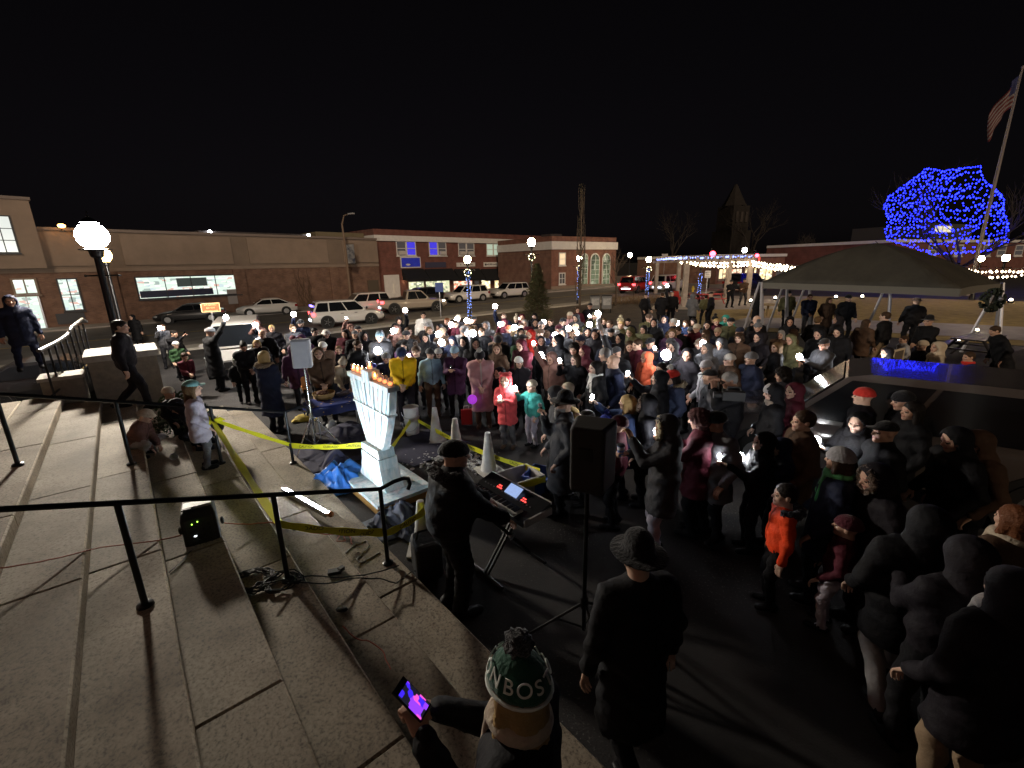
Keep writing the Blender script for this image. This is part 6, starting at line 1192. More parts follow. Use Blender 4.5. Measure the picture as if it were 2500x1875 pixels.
def hatmesh(t):
    if t in HATS: return HATS[t]
    E3 = lambda c, r, reg=0, k=.015, neg=False, cut=None: Prim(c, c, 1, 1, reg, r, k, cut, neg); pr = []; h = .0125; m = HATM; fz = 0
    if t in ('beanie', 'pom', 'santa'):
        pr = [E3((0, -.014, .045), (.094, .112, .098), cut=.032)]; n = 16
        for i in range(n): a = 2*math.pi*i/n; b = 2*math.pi*(i+1)/n; pr.append(Prim((.086*math.cos(a), -.014+.104*math.sin(a), .034), (.086*math.cos(b), -.014+.104*math.sin(b), .034), .0155, .0155, 0, (1, 1, 1.5), .008))
    elif t == 'pompom': pr = [Prim((0, -.015, .185), (0, -.015, .185), .046, .046)]; m = FURM; fz = .007
    elif t == 'cap': pr = [E3((0, -.012, .045), (.088, .107, .088), cut=.035), Prim((-.045, .085, .045), (.045, .085, .045), .02, .02, 0, (1.2, 2.0, .35), .01), Prim((-.03, .125, .04), (.03, .125, .04), .02, .02, 0, (1.3, 2, .35), .01)]
    elif t == 'fedora': pr = [Prim((0, -.012, .05), (0, -.012, .125), .088, .078, 0, (1, 1.18, 1), .01, .04), E3((0, -.012, .05), (.155, .18, .0125), k=.02)]
    elif t in ('short', 'curly', 'long', 'bun'):
        g = .006 if t != 'curly' else .022
        pr = [E3((0, -.018, .036), (.079+g, .097+g, .087+g)), E3((0, .11, -.03), (.085, .075, .085), neg=True)]; m = PM[HAIR]; fz = .0015 if t != 'curly' else .007
        if t == 'short': pr.insert(1, E3((0, -.05, -.02), (.076, .06, .06)))
        if t == 'long': pr[1:1] = [Prim((0, -.06, -.02), (0, -.085, -.26), .075, .06, 0, (1.1, .75, 1), .04), Prim((.068, -.01, 0), (.085, .0, -.22), .032, .03, 0, k=.03), Prim((-.068, -.01, 0), (-.085, .0, -.22), .032, .03, 0, k=.03)]
        if t == 'bun': pr[1:1] = [E3((0, -.05, -.02), (.076, .06, .06)), Prim((0, -.1, .08), (0, -.1, .08), .045, .045)]
        if t == 'curly': pr[1:1] = [E3((0, -.04, -.05), (.11, .085, .1), k=.03)]
    elif t in ('hood',): pr = [E3((0, -.025, .02), (.112, .13, .125), k=.02), Prim((0, -.03, -.08), (0, -.03, -.2), .11, .14, 0, (1, .85, 1), .04), E3((0, .115, -.01), (.078, .11, .1), neg=True), E3((0, .02, -.01), (.084, .105, .112), neg=True)]; m = PM[COAT]; h = .015
    elif t == 'furring':
        n = 18
        for i in range(n): a = 2*math.pi*i/n; b = 2*math.pi*(i+1)/n; pr.append(Prim((.092*math.sin(a), .055-.03*math.cos(a), -.01+.115*math.cos(a)), (.092*math.sin(b), .055-.03*math.cos(b), -.01+.115*math.cos(b)), .024, .024, 0, k=.01))
        m = FURM; fz = .008; h = .013
    elif t == 'collar':      # hood lying on the back, fur edged
        n = 14
        for i in range(n): a = math.pi*(-.12+1.24*i/n)+math.pi; b = math.pi*(-.12+1.24*(i+1)/n)+math.pi; pr.append(Prim((.135*math.cos(a), -.03+.12*math.sin(a), -.15), (.135*math.cos(b), -.03+.12*math.sin(b), -.15), .036, .036, 0, k=.02))
        m = FURM; fz = .009; h = .015
    elif t == 'scarf':
        n = 14
        for i in range(n): a = 2*math.pi*i/n; b = 2*math.pi*(i+1)/n; pr.append(Prim((.082*math.cos(a), -.015+.088*math.sin(a), -.135), (.082*math.cos(b), -.015+.088*math.sin(b), -.135), .03, .03, 0, k=.02))
        pr += [Prim((-.06, .07, -.15), (-.09, .1, -.42), .032, .04, 0, (1, .5, 1), .02), Prim((-.02, .08, -.15), (-.02, .13, -.36), .028, .034, 0, (1, .5, 1), .02)]
    elif t == 'ears': pr = [Prim((s*.075, -.02, .12), (s*.075, -.02, .12), .038, .038) for s in (-1, 1)]; m = FURM; fz = .006
    elif t == 'muffs': pr = [Prim((s*.092, -.005, -.01), (s*.092, -.005, -.01), .042, .042) for s in (-1, 1)]+[Prim((.09*math.cos(a), -.005, -.01+.13*math.sin(a)), (.09*math.cos(a+.3), -.005, -.01+.13*math.sin(a+.3)), .012, .012) for a in [i*.3 for i in range(10)]]; m = FURM; fz = .005
    elif t == 'brim': pr = [E3((0, -.012, .032), (.14, .155, .013), k=.02), E3((0, -.012, .05), (.09, .108, .085), cut=.03)]
    elif t == 'beardlong': pr = [Prim((0, .07, -.09), (0, .085, -.2), .05, .025, 0, (1, .7, 1), .02)]; m = PM[HAIR]; fz = .004
    elif t == 'glasses': pr = [Prim((s*.031+.019*math.cos(a), .098, .0+.017*math.sin(a)), (s*.031+.019*math.cos(a+.8), .098, .0+.017*math.sin(a+.8)), .0045, .0045) for s in (-1, 1) for a in [i*.8 for i in range(8)]]+[Prim((s*.05, .096, .005), (s*.08, .0, .005), .004, .004) for s in (-1, 1)]; h = .006; m = PM[EYE]
    V, F, G_ = sdf_mesh(pr, h)
    if fz: V = fuzz(V, F, fz, 3)
    NM = {'beanie': 'beanie', 'pom': 'beanie', 'santa': 'beanie', 'pompom': 'pompom', 'cap': 'cap', 'fedora': 'fedora', 'short': 'hair', 'curly': 'hair', 'long': 'hair', 'bun': 'hair', 'hood': 'hood', 'furring': 'fur_trim', 'collar': 'fur_collar', 'scarf': 'scarf', 'ears': 'hood_ears', 'muffs': 'ear_muffs', 'brim': 'brimmed_hat', 'beardlong': 'beard', 'glasses': 'glasses'}[t]
    me = bpy.data.meshes.new(NM); me.from_pydata([tuple(v) for v in V], [], [tuple(int(i) for i in f) for f in F]); me.materials.append(m); me.shade_smooth(); HATS[t] = (NM, me); return HATS[t]
CL = dict(k=(.007, .007, .009), dk=(.014, .012, .016), n=(.013, .017, .04), nb=(.02, .035, .09), g=(.13, .13, .14), dg=(.045, .045, .05), lg=(.32, .31, .32), w=(.62, .60, .57), c=(.5, .42, .32), b=(.085, .05, .032), tn=(.27, .19, .12), m=(.085, .014, .025), o=(.75, .06, .012), y=(.75, .46, .01), pk=(.62, .36, .38), co=(.75, .10, .11), t=(.06, .38, .33), lb=(.30, .46, .58), pl=(.06, .022, .06), ol=(.10, .095, .045), gr=(.03, .07, .03), r=(.55, .03, .02), bl=(.03, .05, .4), li=(.50, .46, .54), tq=(.22, .46, .45), rb=(.17, .09, .075), gn=(.13, .5, .2), gd=(.02, .085, .055), ft=(.48, .40, .25), dn=(.05, .065, .12), kh=(.3, .22, .14), or_=(.5, .09, .04))
SK = [(.55, .34, .25), (.6, .39, .29), (.48, .28, .2), (.35, .19, .12), (.62, .42, .33)]; HR = dict(k=(.012, .009, .008), b=(.05, .028, .016), l=(.11, .065, .03), y=(.38, .26, .11), g=(.28, .27, .26), w=(.5, .49, .47), r=(.14, .05, .02), pk=(.11, .045, .045))
NP = [0]; PEOPLE = []; SEEN_LABELS = {}
flash_m = mat('phone_flashlight', (.95, .97, 1), .3, emit=(.95, .97, 1), es=150); phone_m = mat('phone_body', (.01, .01, .012), .15)
scr_c = mat('phone_screen', (.1, .1, .1), .1, emit=(.7, .8, .95), es=1.5); scr_o = mat('phone_screen_orange', (.1, .1, .1), .1, emit=(1, .3, .08), es=1.6)
def phone(label, P, rz, mode, tilt=0, fr=.045):
    root = empty('phone', P, rz); root.rotation_euler = (tilt, 0, rz); MB().box((0, 0, .02), (.074, .009, .15)).build('phone_body', phone_m, root)
    MB().box((0, -.0055, .02), (.068, .001, .14)).build('screen', scr_o if mode == 'orange' else (scr_c if mode in ('screen', 'both') else phone_m), root)
    if mode in ('flash', 'both'): MB().ball((0, .012, .06), (fr, fr*.8, fr), 14, 9).build('flashlight_glow', flash_m, root)  # ball much larger than the lens, shaped to give the flash its bloom
    tag(root, label, 'phone', 'phones held up in the crowd')
def person(u, v, h, label, arm='pocket', coat='jacket', jc='k', hat='short', hc='k', tc='k', face=None, pitch=0, yaw=0, legs='stand', kid=False, z=None, hair='b', lean=0, beard=False, ph=None, mir=False, fc='k', xc='k', skin=None, fr=None, fat=1.08, extra=()):
    NP[0] += 1; rg = random.Random(NP[0]*13+5)
    if pitch == 0 and yaw == 0 and legs == 'stand' and not kid and lean == 0: pitch, yaw = rg.choice([(0, 0), (14, 0), (4, 26), (4, -26)])
    me, HM, hd, top = archetype(arm, coat, legs, pitch, yaw, lean, kid, beard)
    s = h/1.75; s = s if legs in ('stand', 'walk', 'apart') else s
    P = at(u, v, s*top.z) if z is None else atz(u, v, z+s*top.z); gz = zg(P[0], P[1]) if z is None else z
    if face is None: d = MC[:2]-P[:2]; rz = math.atan2(d[1], d[0])-math.pi/2+R(rg.uniform(-14, 14))
    else: rz = -R(face)
    ob = bpy.data.objects.new('person', me); COL.objects.link(ob); mx = -1 if mir else 1
    off = Matrix.Rotation(rz, 3, 'Z') @ Vector((top.x*s*mx, top.y*s, 0)); ob.location = (P[0]-off.x, P[1]-off.y, gz); ob.rotation_euler = (R(rg.uniform(-2, 3)), R(rg.uniform(-2.5, 2.5)), rz); ob.scale = (s*mx*fat*rg.uniform(.98, 1.1), s*fat*rg.uniform(.98, 1.1), s)
    def setc(o):
        o['jc'] = CL[jc]; o['tc'] = CL[tc]; o['sc'] = SK[skin if skin is not None else rg.choice([0, 0, 1, 1, 2, 4, 3])]; o['fc'] = CL[fc]; o['rc'] = HR[hair]; o['xc'] = CL[xc] if xc != 'k' else tuple(.45*q_ for q_ in CL[jc]); o['lc'] = (.4, .17, .14)
    setc(ob); ob['sc'] = SK[skin if skin is not None else rg.choice([0, 0, 1, 1, 4, 2])]
    def child(t, colr):
        NM, hm = hatmesh(t); c = bpy.data.objects.new(NM, hm); COL.objects.link(c); c.parent = ob; c.matrix_basis = HM; c['hc'] = colr; c['jc'] = CL[jc]; c['rc'] = HR[hair]; return c
    for t in ([hat] if isinstance(hat, str) else list(hat or ())):
        col = CL[hc] if hc in CL else hc; child('beanie' if t in ('pom', 'santa') else t, col)
        if t == 'pom': child('pompom', CL[xc] if xc != 'k' else col)
        if t == 'santa': child('pompom', CL['w'])
    for (t, cc_) in extra: child(t, CL[cc_] if cc_ in CL else cc_)
    lab = label if len(label.split()) >= 4 and label.startswith(('person', 'child', 'seated', 'crouching')) else 'person '+label
    tag(ob, lab, 'person'); PEOPLE.append(ob)
    if ph:
        M = Matrix.LocRotScale(ob.location, ob.rotation_euler, ob.scale); hp = (hd[0]+hd[1])/2 if arm == 'chest' else hd[0]; w = M @ hp
        D = math.hypot(w.x, w.y); phone(('lit phone of ' if ph in ('flash', 'both') else 'glowing phone of ')+lab, w, rz, ph, R(-8), (fr or min(.06, .03+.0025*D))*1.35)
    return ob
# ------------------------------------------------------------------ the people, one line each: pixel of the head top, height, label
Q = person
# on the steps and at the left
Q(24, 722, 1.82, 'in dark hooded coat standing on the landing at the far left', 'down', 'parka', 'n', 'hood', tc='n', face=130, z=7*RS, legs='apart')
Q(277, 783, 1.76, 'in black walking past the plinth behind the handrail', 'down', 'jacket', 'dk', 'short', tc='dk', face=60, z=5*RS, legs='walk', hair='k')
Q(322, 769, 1.75, 'in black standing beyond the plinth near the road', 'down', 'long', 'k', 'hood', face=170)
Q(352, 1000, 1.15, 'child in dusty pink coat and fur hat crouching on the steps', 'knee', 'puffer', 'rb', ('brim',), 'c', 'lg', face=80, legs='crouch', z=4*RS, kid=True, lean=25)
Q(416, 985, 1.6, 'crouching person in dark maroon leaning over beside the pink child', 'knee', 'jacket', 'dk', 'hood', face=-110, legs='crouch', z=3*RS, lean=45)
Q(413, 945, 1.12, 'child in beige knit hat behind the far handrail', 'pocket', 'jacket', 'k', 'beanie', 'c', z=2*RS, kid=True, face=90)
Q(463, 928, 1.34, 'in teal peaked cap and lilac coat standing on the steps', 'pocket', 'parka', 'li', 'cap', 'tq', 'g', face=55, z=3*RS, kid=True, hair='l', extra=(('long', 'k'),))
Q(391, 792, 1.78, 'in glasses and grey jacket left of the bush', 'face', 'jacket', 'dg', ('short', 'glasses'), ph='flash', hair='b')
Q(425, 807, 1.68, 'with dark tied hair in profile behind the bush', 'face', 'jacket', 'k', 'bun', ph='orange', hair='k', face=95)
Q(429, 834, 1.3, 'child in white beanie behind the bush', 'pocket', 'jacket', 'gr', 'beanie', 'w', kid=True)
Q(455, 862, 1.25, 'child in dark red plaid jacket beside the fairy-lit bush', 'clasp', 'jacket', 'm', 'short', kid=True, pitch=20)
Q(517, 801, 1.88, 'in grey beanie and long black coat with raised phone', 'high', 'long', 'k', 'beanie', 'lg', ph='flash', face=35)
Q(596, 837, 1.66, 'with dark hair in black looking down beside the minivan', 'clasp', 'jacket', 'k', 'bun', pitch=30, hair='k', face=130)
Q(578, 872, 1.2, 'child in white fur hood and dark coat', 'pocket', 'jacket', 'k', ('hood', 'furring'), 'w', kid=True)
Q(646, 855, 1.79, 'with blond hair and fur-edged navy coat seen from behind', 'clasp', 'long', 'n', 'long', face=15, hair='y', extra=(('collar', 'tn'),))
Q(622, 783, 1.82, 'in reddish coat behind the minivan holding up a light', 'face', 'jacket', 'rb', 'hood', ph='flash')
Q(640, 806, 1.74, 'bald in black left of the grey loudspeaker', 'pocket', 'jacket', 'k', (), skin=1)
Q(661, 794, 1.72, 'with fair short hair below the white sedan', 'pocket', 'jacket', 'dk', 'short', hair='y')
Q(709, 792, 1.76, 'in grey coat with bright light left of the loudspeaker', 'chest', 'jacket', 'dg', 'short', ph='flash', hair='l')
Q(733, 781, 1.8, 'in dark hat with long raised arm behind the loudspeaker', 'high', 'jacket', 'n', 'brim', 'k', ph='flash', tc='n')
Q(768, 800, 1.7, 'with black hair behind the white-hatted woman by the police car', 'pocket', 'jacket', 'k', 'short', hair='k')
Q(802, 806, 1.66, 'in white bucket hat and black coat below the police car', 'clasp', 'jacket', 'k', ('brim', 'long'), 'w', pitch=15, hair='k')
Q(787, 836, 1.6, 'in white beanie and tan coat beside the grey loudspeaker', 'clasp', 'parka', 'b', ('beanie',), 'w', face=150)
Q(836, 805, 1.68, 'with long dark hair and maroon top below the police car', 'pocket', 'jacket', 'm', 'long', hair='k')
Q(850, 792, 1.7, 'in white hood with raised hand below the police car', 'high', 'jacket', 'rb', 'hood', 'w', ph='flash', fr=.02)
Q(830, 845, 1.3, 'child with fair face between two dark adults by the table', 'pocket', 'jacket', 'dk', 'short', kid=True, hair='l')
Q(870, 832, 1.74, 'with beard and cropped hair in black behind the table', 'pocket', 'jacket', 'k', 'short', beard=True, face=115)
Q(880, 796, 1.72, 'in black cap behind the bearded person', 'pocket', 'jacket', 'k', 'cap', 'k')
Q(926, 811, 1.78, 'in pale blue beanie and grey-blue jacket with bright light', 'chest', 'puffer', 'dg', 'beanie', 'lb', ph='flash', fr=.07)
Q(938, 862, 1.35, 'child in black and white beanie behind the menorah', 'pocket', 'jacket', 'n', 'beanie', 'g', kid=True)
Q(837, 880, 1.5, 'in beige pompom hat and cream fleece stooping at the table', 'reach', 'jacket', 'c', ('pom',), 'c', 'dn', face=150, lean=35, legs='apart')
Q(909, 888, 1.15, 'child in royal blue hat right behind the candles', 'pocket', 'jacket', 'bl', 'beanie', 'bl', kid=True, face=190)
# front row behind the menorah
Q(979, 853, 1.78, 'in bright yellow jacket and navy beanie looking down', 'clasp', 'jacket', 'y', 'beanie', 'nb', 'dk', face=172, pitch=38, skin=1, fc='g')
Q(1016, 846, 1.5, 'in brown knitted pompom hat behind the yellow jacket', 'face', 'jacket', 'k', 'pom', 'b', ph='flash', fr=.025, kid=True)
Q(1050, 853, 1.59, 'in light blue fleece and grey beanie beside the yellow jacket', 'down', 'hoodie', 'lb', 'beanie', 'dg', 'b', face=160, fc='b', skin=4)
Q(1074, 851, 1.5, 'in white beanie right behind the light blue fleece', 'pocket', 'jacket', 'dk', ('beanie', 'long'), 'w')
Q(1106, 847, 1.66, 'in grey-blue beanie and plum coat filming with a phone', 'chest', 'parka', 'pl', 'beanie', 'lb', 'k', face=185, ph='both', fr=.001, skin=0)
Q(1175, 858, 1.73, 'in long pale pink puffer coat and black pompom hat', 'clasp', 'long', 'pk', 'pom', 'dk', 'b', face=178, pitch=35, xc='w', fc='b', skin=4)
Q(1217, 898, 1.27, 'child in dark hood between the pink coat and coral coat', 'pocket', 'jacket', 'k', 'hood', kid=True)
Q(1239, 915, 1.39, 'child in fluffy coral coat with eared hood', 'chest', 'parka', 'co', ('hood', 'ears'), 'co', 'g', face=195, kid=True, fc='b', ph='flash', fr=.022)
Q(1271, 872, 1.56, 'in white beanie with long brown hair behind the coral coat', 'clasp', 'parka', 'dk', ('beanie', 'long'), 'w', hair='b', face=190)
Q(1299, 930, 1.26, 'child in teal jacket and cream hat holding a bright light', 'face', 'jacket', 't', 'beanie', 'c', 'li', face=230, kid=True, ph='flash', fr=.036)
Q(1213, 822, 1.74, 'in dark beanie and black coat behind the pink coat shoulder', 'clasp', 'parka', 'k', 'beanie', 'dg', pitch=35)
Q(1269, 817, 1.76, 'in black cap and dark green jacket holding a red-clad child', 'clasp', 'jacket', 'gr', 'cap', 'k', face=185)
Q(1298, 806, 1.2, 'child in red jacket carried by the man in green', 'clasp', 'jacket', 'r', 'hood', 'r', kid=True, z=.62)
# rows behind
for (u, v, h, lab, kw) in [
 (963, 796, 1.72, 'in dusky pink hood with light left of the dark-haired person', dict(arm='face', jc='rb', hat='hood', ph='flash')),
 (974, 774, 1.78, 'with dark curly hair at the back left of the white top', dict(jc='k', hat='curly', hair='k', arm='high', mir=True, ph='flash')),
 (1033, 762, 1.76, 'in white top walking past at the back by the road', dict(jc='w', hat='short', hair='k', arm='down', face=170, legs='walk')),
 (998, 799, 1.7, 'with brown hair in a brown coat behind the yellow jacket', dict(jc='b', hat='long')),
 (1046, 812, 1.68, 'with straight dark hair above the light blue fleece', dict(jc='k', hat='long', hair='k')),
 (1067, 792, 1.66, 'in black hood below the white top', dict(jc='k', hat='hood')),
 (1080, 800, 1.7, 'in tan hat with light behind the plum coat', dict(jc='b', hat='beanie', hc='tn', arm='face', ph='flash')),
 (1087, 777, 1.7, 'with red-brown hair at the very back beside the blue sign', dict(jc='k', hat='short', hair='r')),
 (1112, 783, 1.72, 'in maroon coat with light near the blue-wrapped lamp', dict(jc='m', hat='short', arm='face', ph='flash')),
 (1108, 822, 1.62, 'in navy hood with bright light above the plum coat', dict(jc='n', hat='hood', arm='face', ph='flash', fr=.065)),
 (1135, 823, 1.66, 'in black hood just left of the white pompom', dict(jc='k', hat='hood', coat='parka')),
 (1131, 797, 1.68, 'in light grey hood below the blue-wrapped lamp', dict(jc='lg', hat='hood')),
 (1122, 768, 1.7, 'in cream hat with light at the foot of the blue-wrapped lamp', dict(jc='dk', hat='beanie', hc='c', arm='face', ph='flash')),
 (1143, 775, 1.72, 'in brown coat with light right of the blue-wrapped lamp', dict(jc='b', hat='short', arm='face', ph='flash')),
 (1160, 773, 1.7, 'in dark coat with small light farther right of that lamp', dict(jc='k', hat='cap', arm='face', ph='flash', fr=.03)),
 (1174, 799, 1.7, 'in black with dazzling light above the white pompom', dict(jc='k', hat='short', arm='face', ph='flash', fr=.07)),
 (1190, 786, 1.68, 'in grey hood right of the dazzling light', dict(jc='g', hat='hood')),
 (1192, 822, 1.3, 'child with pale face behind the pink coat shoulder', dict(jc='m', hat='hood', kid=True)),
 (1226, 764, 1.76, 'in navy holding a light high at the back', dict(jc='n', hat='short', arm='high', ph='flash')),
 (1232, 779, 1.68, 'in red hood with light at the back', dict(jc='m', hat='hood', arm='face', ph='flash')),
 (1240, 796, 1.6, 'in orange beanie behind the dark beanie', dict(jc='n', hat='beanie', hc='or_')),
 (1256, 772, 1.66, 'in cream pompom hat left of the tall lamp post', dict(jc='k', hat='pom', hc='c')),
 (1272, 768, 1.5, 'child with pinkish light beside the cream hat', dict(jc='m', hat='hood', kid=True, arm='face', ph='flash', fr=.03)),
 (1268, 788, 1.66, 'in tan coat with light left of the carried child', dict(jc='tn', hat='short', arm='face', ph='flash')),
 (1308, 764, 1.7, 'with dark bob in front of the spruce', dict(jc='k', hat='long', hair='k')),
 (1322, 782, 1.68, 'in black coat at the foot of the tall lamp post', dict(jc='k', hat='hood')),
 (1325, 822, 1.6, 'in plain dark hood right of the carried child', dict(jc='dk', hat='hood')),
 (1344, 778, 1.7, 'in black with light right of the spruce', dict(jc='k', hat='short', arm='face', ph='flash')),
 (1375, 777, 1.72, 'in black beanie left of the cream tall beanie', dict(jc='k', hat='beanie', hc='k')),
 (1392, 763, 1.74, 'in tall cream beanie behind the lights', dict(jc='pk', hat='beanie', hc='c')),
 (1373, 803, 1.68, 'in grey hood with light above the white square light', dict(jc='dg', hat='hood', arm='face', ph='flash')),
 (1409, 749, 1.68, 'with brown hair in red scarf standing near the newspaper boxes', dict(jc='m', hat='long', face=190)),
 (1437, 740, 1.8, 'in black cap standing in front of the newspaper boxes', dict(jc='dk', hat='cap', hc='k', face=190)),
 (1450, 762, 1.74, 'in camouflage green jacket and cap', dict(jc='ol', hat='cap', hc='ol', arm='face', ph='flash', fr=.035)),
 (1408, 792, 1.6, 'in beige beanie with a warm glowing light', dict(jc='b', hat='beanie', hc='tn', arm='face', ph='flash', fr=.06)),
 (1431, 800, 1.66, 'in black hood with light beside the warm glow', dict(jc='k', hat='hood', arm='face', ph='flash', fr=.04)),
 (1463, 781, 1.7, 'in grey coat with light in front of the white hooded top', dict(jc='dg', hat='short', arm='face', ph='flash')),
 (1492, 783, 1.74, 'in white hooded top raising a light', dict(jc='lg', hat='short', arm='high', ph='flash', hair='b')),
 (1513, 777, 1.66, 'in cream knitted hat and white jacket near the newspaper boxes', dict(jc='w', hat='pom', hc='ft')),
 (1352, 818, 1.82, 'in black with a large square white light mid-crowd', dict(jc='k', hat='hood', arm='chest', ph='flash', fr=.06, coat='parka')),
 (1395, 838, 1.7, 'with dark bushy hair left of the raised hand', dict(jc='k', hat='curly', hair='k')),
 (1425, 845, 1.66, 'in dark red left of the man with the raised hand', dict(jc='m', hat='hood')),
 (1345, 862, 1.62, 'in pink fur with raised arm and starry light', dict(jc='rb', hat='hood', arm='high', ph='flash', fr=.03)),
 (1398, 866, 1.6, 'in dark cloak with starry light left of the dark-fringed person', dict(jc='k', hat='long', arm='face', ph='flash', fr=.03)),
 (1380, 936, 1.2, 'child in beige fur coat behind the black fedora', dict(jc='c', hat='hood', kid=True)),
 (1338, 947, 1.7, 'in grey hood stooping behind the speaker in the fedora', dict(jc='dg', hat='hood', pitch=20)),
 (1395, 994, 1.35, 'child with sandy hair and green top behind the fedora', dict(jc='gr', hat='short', hair='y', kid=True, tc='lg')),
 (1425, 1000, 1.4, 'child in black leaning beside the sandy-haired child', dict(jc='k', hat='short', kid=True, hair='k')),
 (1456, 880, 1.7, 'with dark fringe and black coat with white scarf', dict(jc='k', hat='long', hair='k', coat='parka', face=-100, extra=(('scarf', 'w'),))),
 (1499, 867, 1.78, 'with receding grey hair in navy coat looking left', dict(jc='n', hat=(), coat='parka', face=-95, tc='n', skin=1, hair='g')),
 (1470, 850, 1.8, 'in charcoal sleeve with hand raised flat above the crowd', dict(jc='dg', hat='short', arm='top', face=-60, hair='g')),
 (1503, 850, 1.68, 'with dark cap just behind the grey-haired man', dict(jc='k', hat='cap', hc='dg')),
 (1476, 1014, 1.2, 'child in royal blue pompom hat beside the tall loudspeaker', dict(jc='bl', hat='pom', hc='bl', kid=True)),
 (1525, 962, 1.6, 'with blond hair holding a light beside the loudspeaker', dict(jc='nb', hat='long', hair='y', arm='face', ph='flash', fr=.025, coat='parka', face=-80)),
 (1523, 1018, 1.55, 'in maroon beanie pointing upward beside the grey parka', dict(jc='m', hat='beanie', hc='m', arm='point', pitch=-18, face=-70, tc='k')),
 (1535, 833, 1.66, 'with brown hair right of the dark cap', dict(jc='dk', hat='long')),
 (1556, 828, 1.72, 'with brown cropped hair in front of the seated officer', dict(jc='m', hat='short', hair='b')),
 (1584, 825, 1.74, 'in black cap below the olive jacket', dict(jc='n', hat='cap', hc='k', pitch=15)),
 (1571, 860, 1.6, 'in orange hood with tan beanie', dict(jc='or_', hat=('hood', 'beanie'), hc='tn')),
 (1584, 768, 1.78, 'in olive jacket with pale shoulders standing clear of the crowd', dict(jc='ol', hat='beanie', hc='b', face=195, coat='jacket', arm='clasp')),
 (1598, 780, 1.7, 'in black right behind the olive jacket', dict(jc='k', hat='hood')),
 (1640, 834, 1.66, 'in dark grey hood holding a small light', dict(jc='dg', hat='hood', arm='face', ph='flash', fr=.03)),
 (1645, 777, 1.74, 'with white hair in dark coat turning left', dict(jc='dk', hat='short', hair='w', face=-60, arm='pocket')),
 (1671, 782, 1.6, 'in brown hair with light beside the orange jacket', dict(jc='nb', hat='long', arm='face', ph='flash')),
 (1690, 799, 1.55, 'in orange jacket and grey hat', dict(jc='or_', hat='beanie', hc='g', arm='clasp')),
 (1687, 777, 1.64, 'with long dark hair behind the orange jacket', dict(jc='k', hat='long', hair='k')),
 (1704, 792, 1.66, 'in cream pointed hood beside the orange jacket', dict(jc='m', hat='beanie', hc='c')),
 (1728, 840, 1.64, 'in grey fleece hood below the orange jacket', dict(jc='g', hat='hood')),
 (1718, 815, 1.66, 'in brown coat right of the orange jacket', dict(jc='b', hat='long')),
 (1749, 800, 1.6, 'in peach hat right of the brown coat', dict(jc='k', hat='beanie', hc='kh')),
 (1743, 772, 1.62, 'in black pompom hat below the pergola', dict(jc='k', hat='pom', hc='k')),
 (1776, 770, 1.6, 'in teal hood in front of the two men by the pergola', dict(jc='t', hat='hood')),
 (1787, 777, 1.7, 'in black beanie right of the teal hood', dict(jc='ol', hat='beanie', hc='k')),
 (1766, 828, 1.7, 'in grey coat with light left of the broad dark back', dict(jc='dg', hat='hood', arm='face', ph='flash', fr=.06)),
 (1676, 852, 1.72, 'in dark hood with dazzling light above the red bobble hat', dict(jc='dk', hat='hood', arm='face', ph='flash', fr=.075)),
 (1776, 866, 1.6, 'in white beanie right of the dazzling light', dict(jc='b', hat='beanie', hc='w')),
 (1722, 884, 1.6, 'in pale grey slouch beanie', dict(jc='lg', hat='beanie', hc='lg')),
 (1828, 861, 1.68, 'in grey ribbed beanie and dark blue coat', dict(jc='n', hat='beanie', hc='g', coat='parka')),
 (1848, 770, 1.84, 'with bald head and broad black back turned to us', dict(jc='k', hat=(), face=-20, skin=1, coat='parka')),
 (1806, 815, 1.66, 'in brown coat left of the broad black back', dict(jc='b', hat='curly')),
 (1890, 836, 1.62, 'with fair hair in dark coat in front of the canopy', dict(jc='k', hat='long', hair='l', face=-70)),
 (1928, 772, 1.64, 'in black hair band crouching near the path', dict(jc='k', hat='long', hair='k', face=-90)),
 (1930, 805, 1.5, 'in dark brown beside the pale cushion', dict(jc='b', hat='curly', face=-60)),
 (1996, 772, 1.72, 'with fair hair and black coat in profile', dict(jc='k', hat='short', hair='l', face=60, coat='long')),
 (2040, 772, 1.66, 'in dark quilted coat with hood in front of the path', dict(jc='dk', hat='hood', coat='puffer', face=-70)),
 (2014, 826, 1.72, 'in flat cap and brown coat with light', dict(jc='dg', hat='cap', hc='dg', arm='chest', ph='flash', fr=.05, coat='parka', face=-90)),
 (1641, 906, 1.64, 'in red bobble hat with fur collar and denim jacket', dict(jc='dn', hat=('santa', 'long'), hc='r', face=-90, hair='k', extra=(('collar', 'ft'),))),
 (1612, 905, 1.66, 'in dark hood left of the red bobble hat with starry light', dict(jc='k', hat='hood', arm='face', ph='flash', fr=.03, face=-70)),
 (1580, 962, 1.66, 'in dark curly fur hood below the starry light', dict(jc='k', hat=('hood', 'furring'), hc='b', face=-75, coat='parka')),
 (1786, 908, 1.74, 'with grey hair and glasses filming with a camera', dict(jc='k', hat=('short', 'glasses'), hair='g', arm='cam', face=-85)),
 (1740, 905, 1.7, 'in black cap left of the camera operator', dict(jc='g', hat='cap', hc='k', face=-70)),
 (1905, 898, 1.66, 'with braided dark hair beside the car windscreen', dict(jc='dk', hat='curly', hair='k', face=-70)),
 (1873, 936, 1.66, 'in grey hood and cream scarf in front of the car', dict(jc='k', hat='hood', hc='lg', face=-70, extra=(('beanie', 'lg'), ('scarf', 'c')), coat='parka')),
 (1931, 936, 1.6, 'in maroon hood beside the car bonnet', dict(jc='m', hat='hood', face=-70)),
 (1957, 1000, 1.74, 'with cropped hair in brown coat in front of the car', dict(jc='b', hat='short', hair='b', face=-80, coat='parka')),
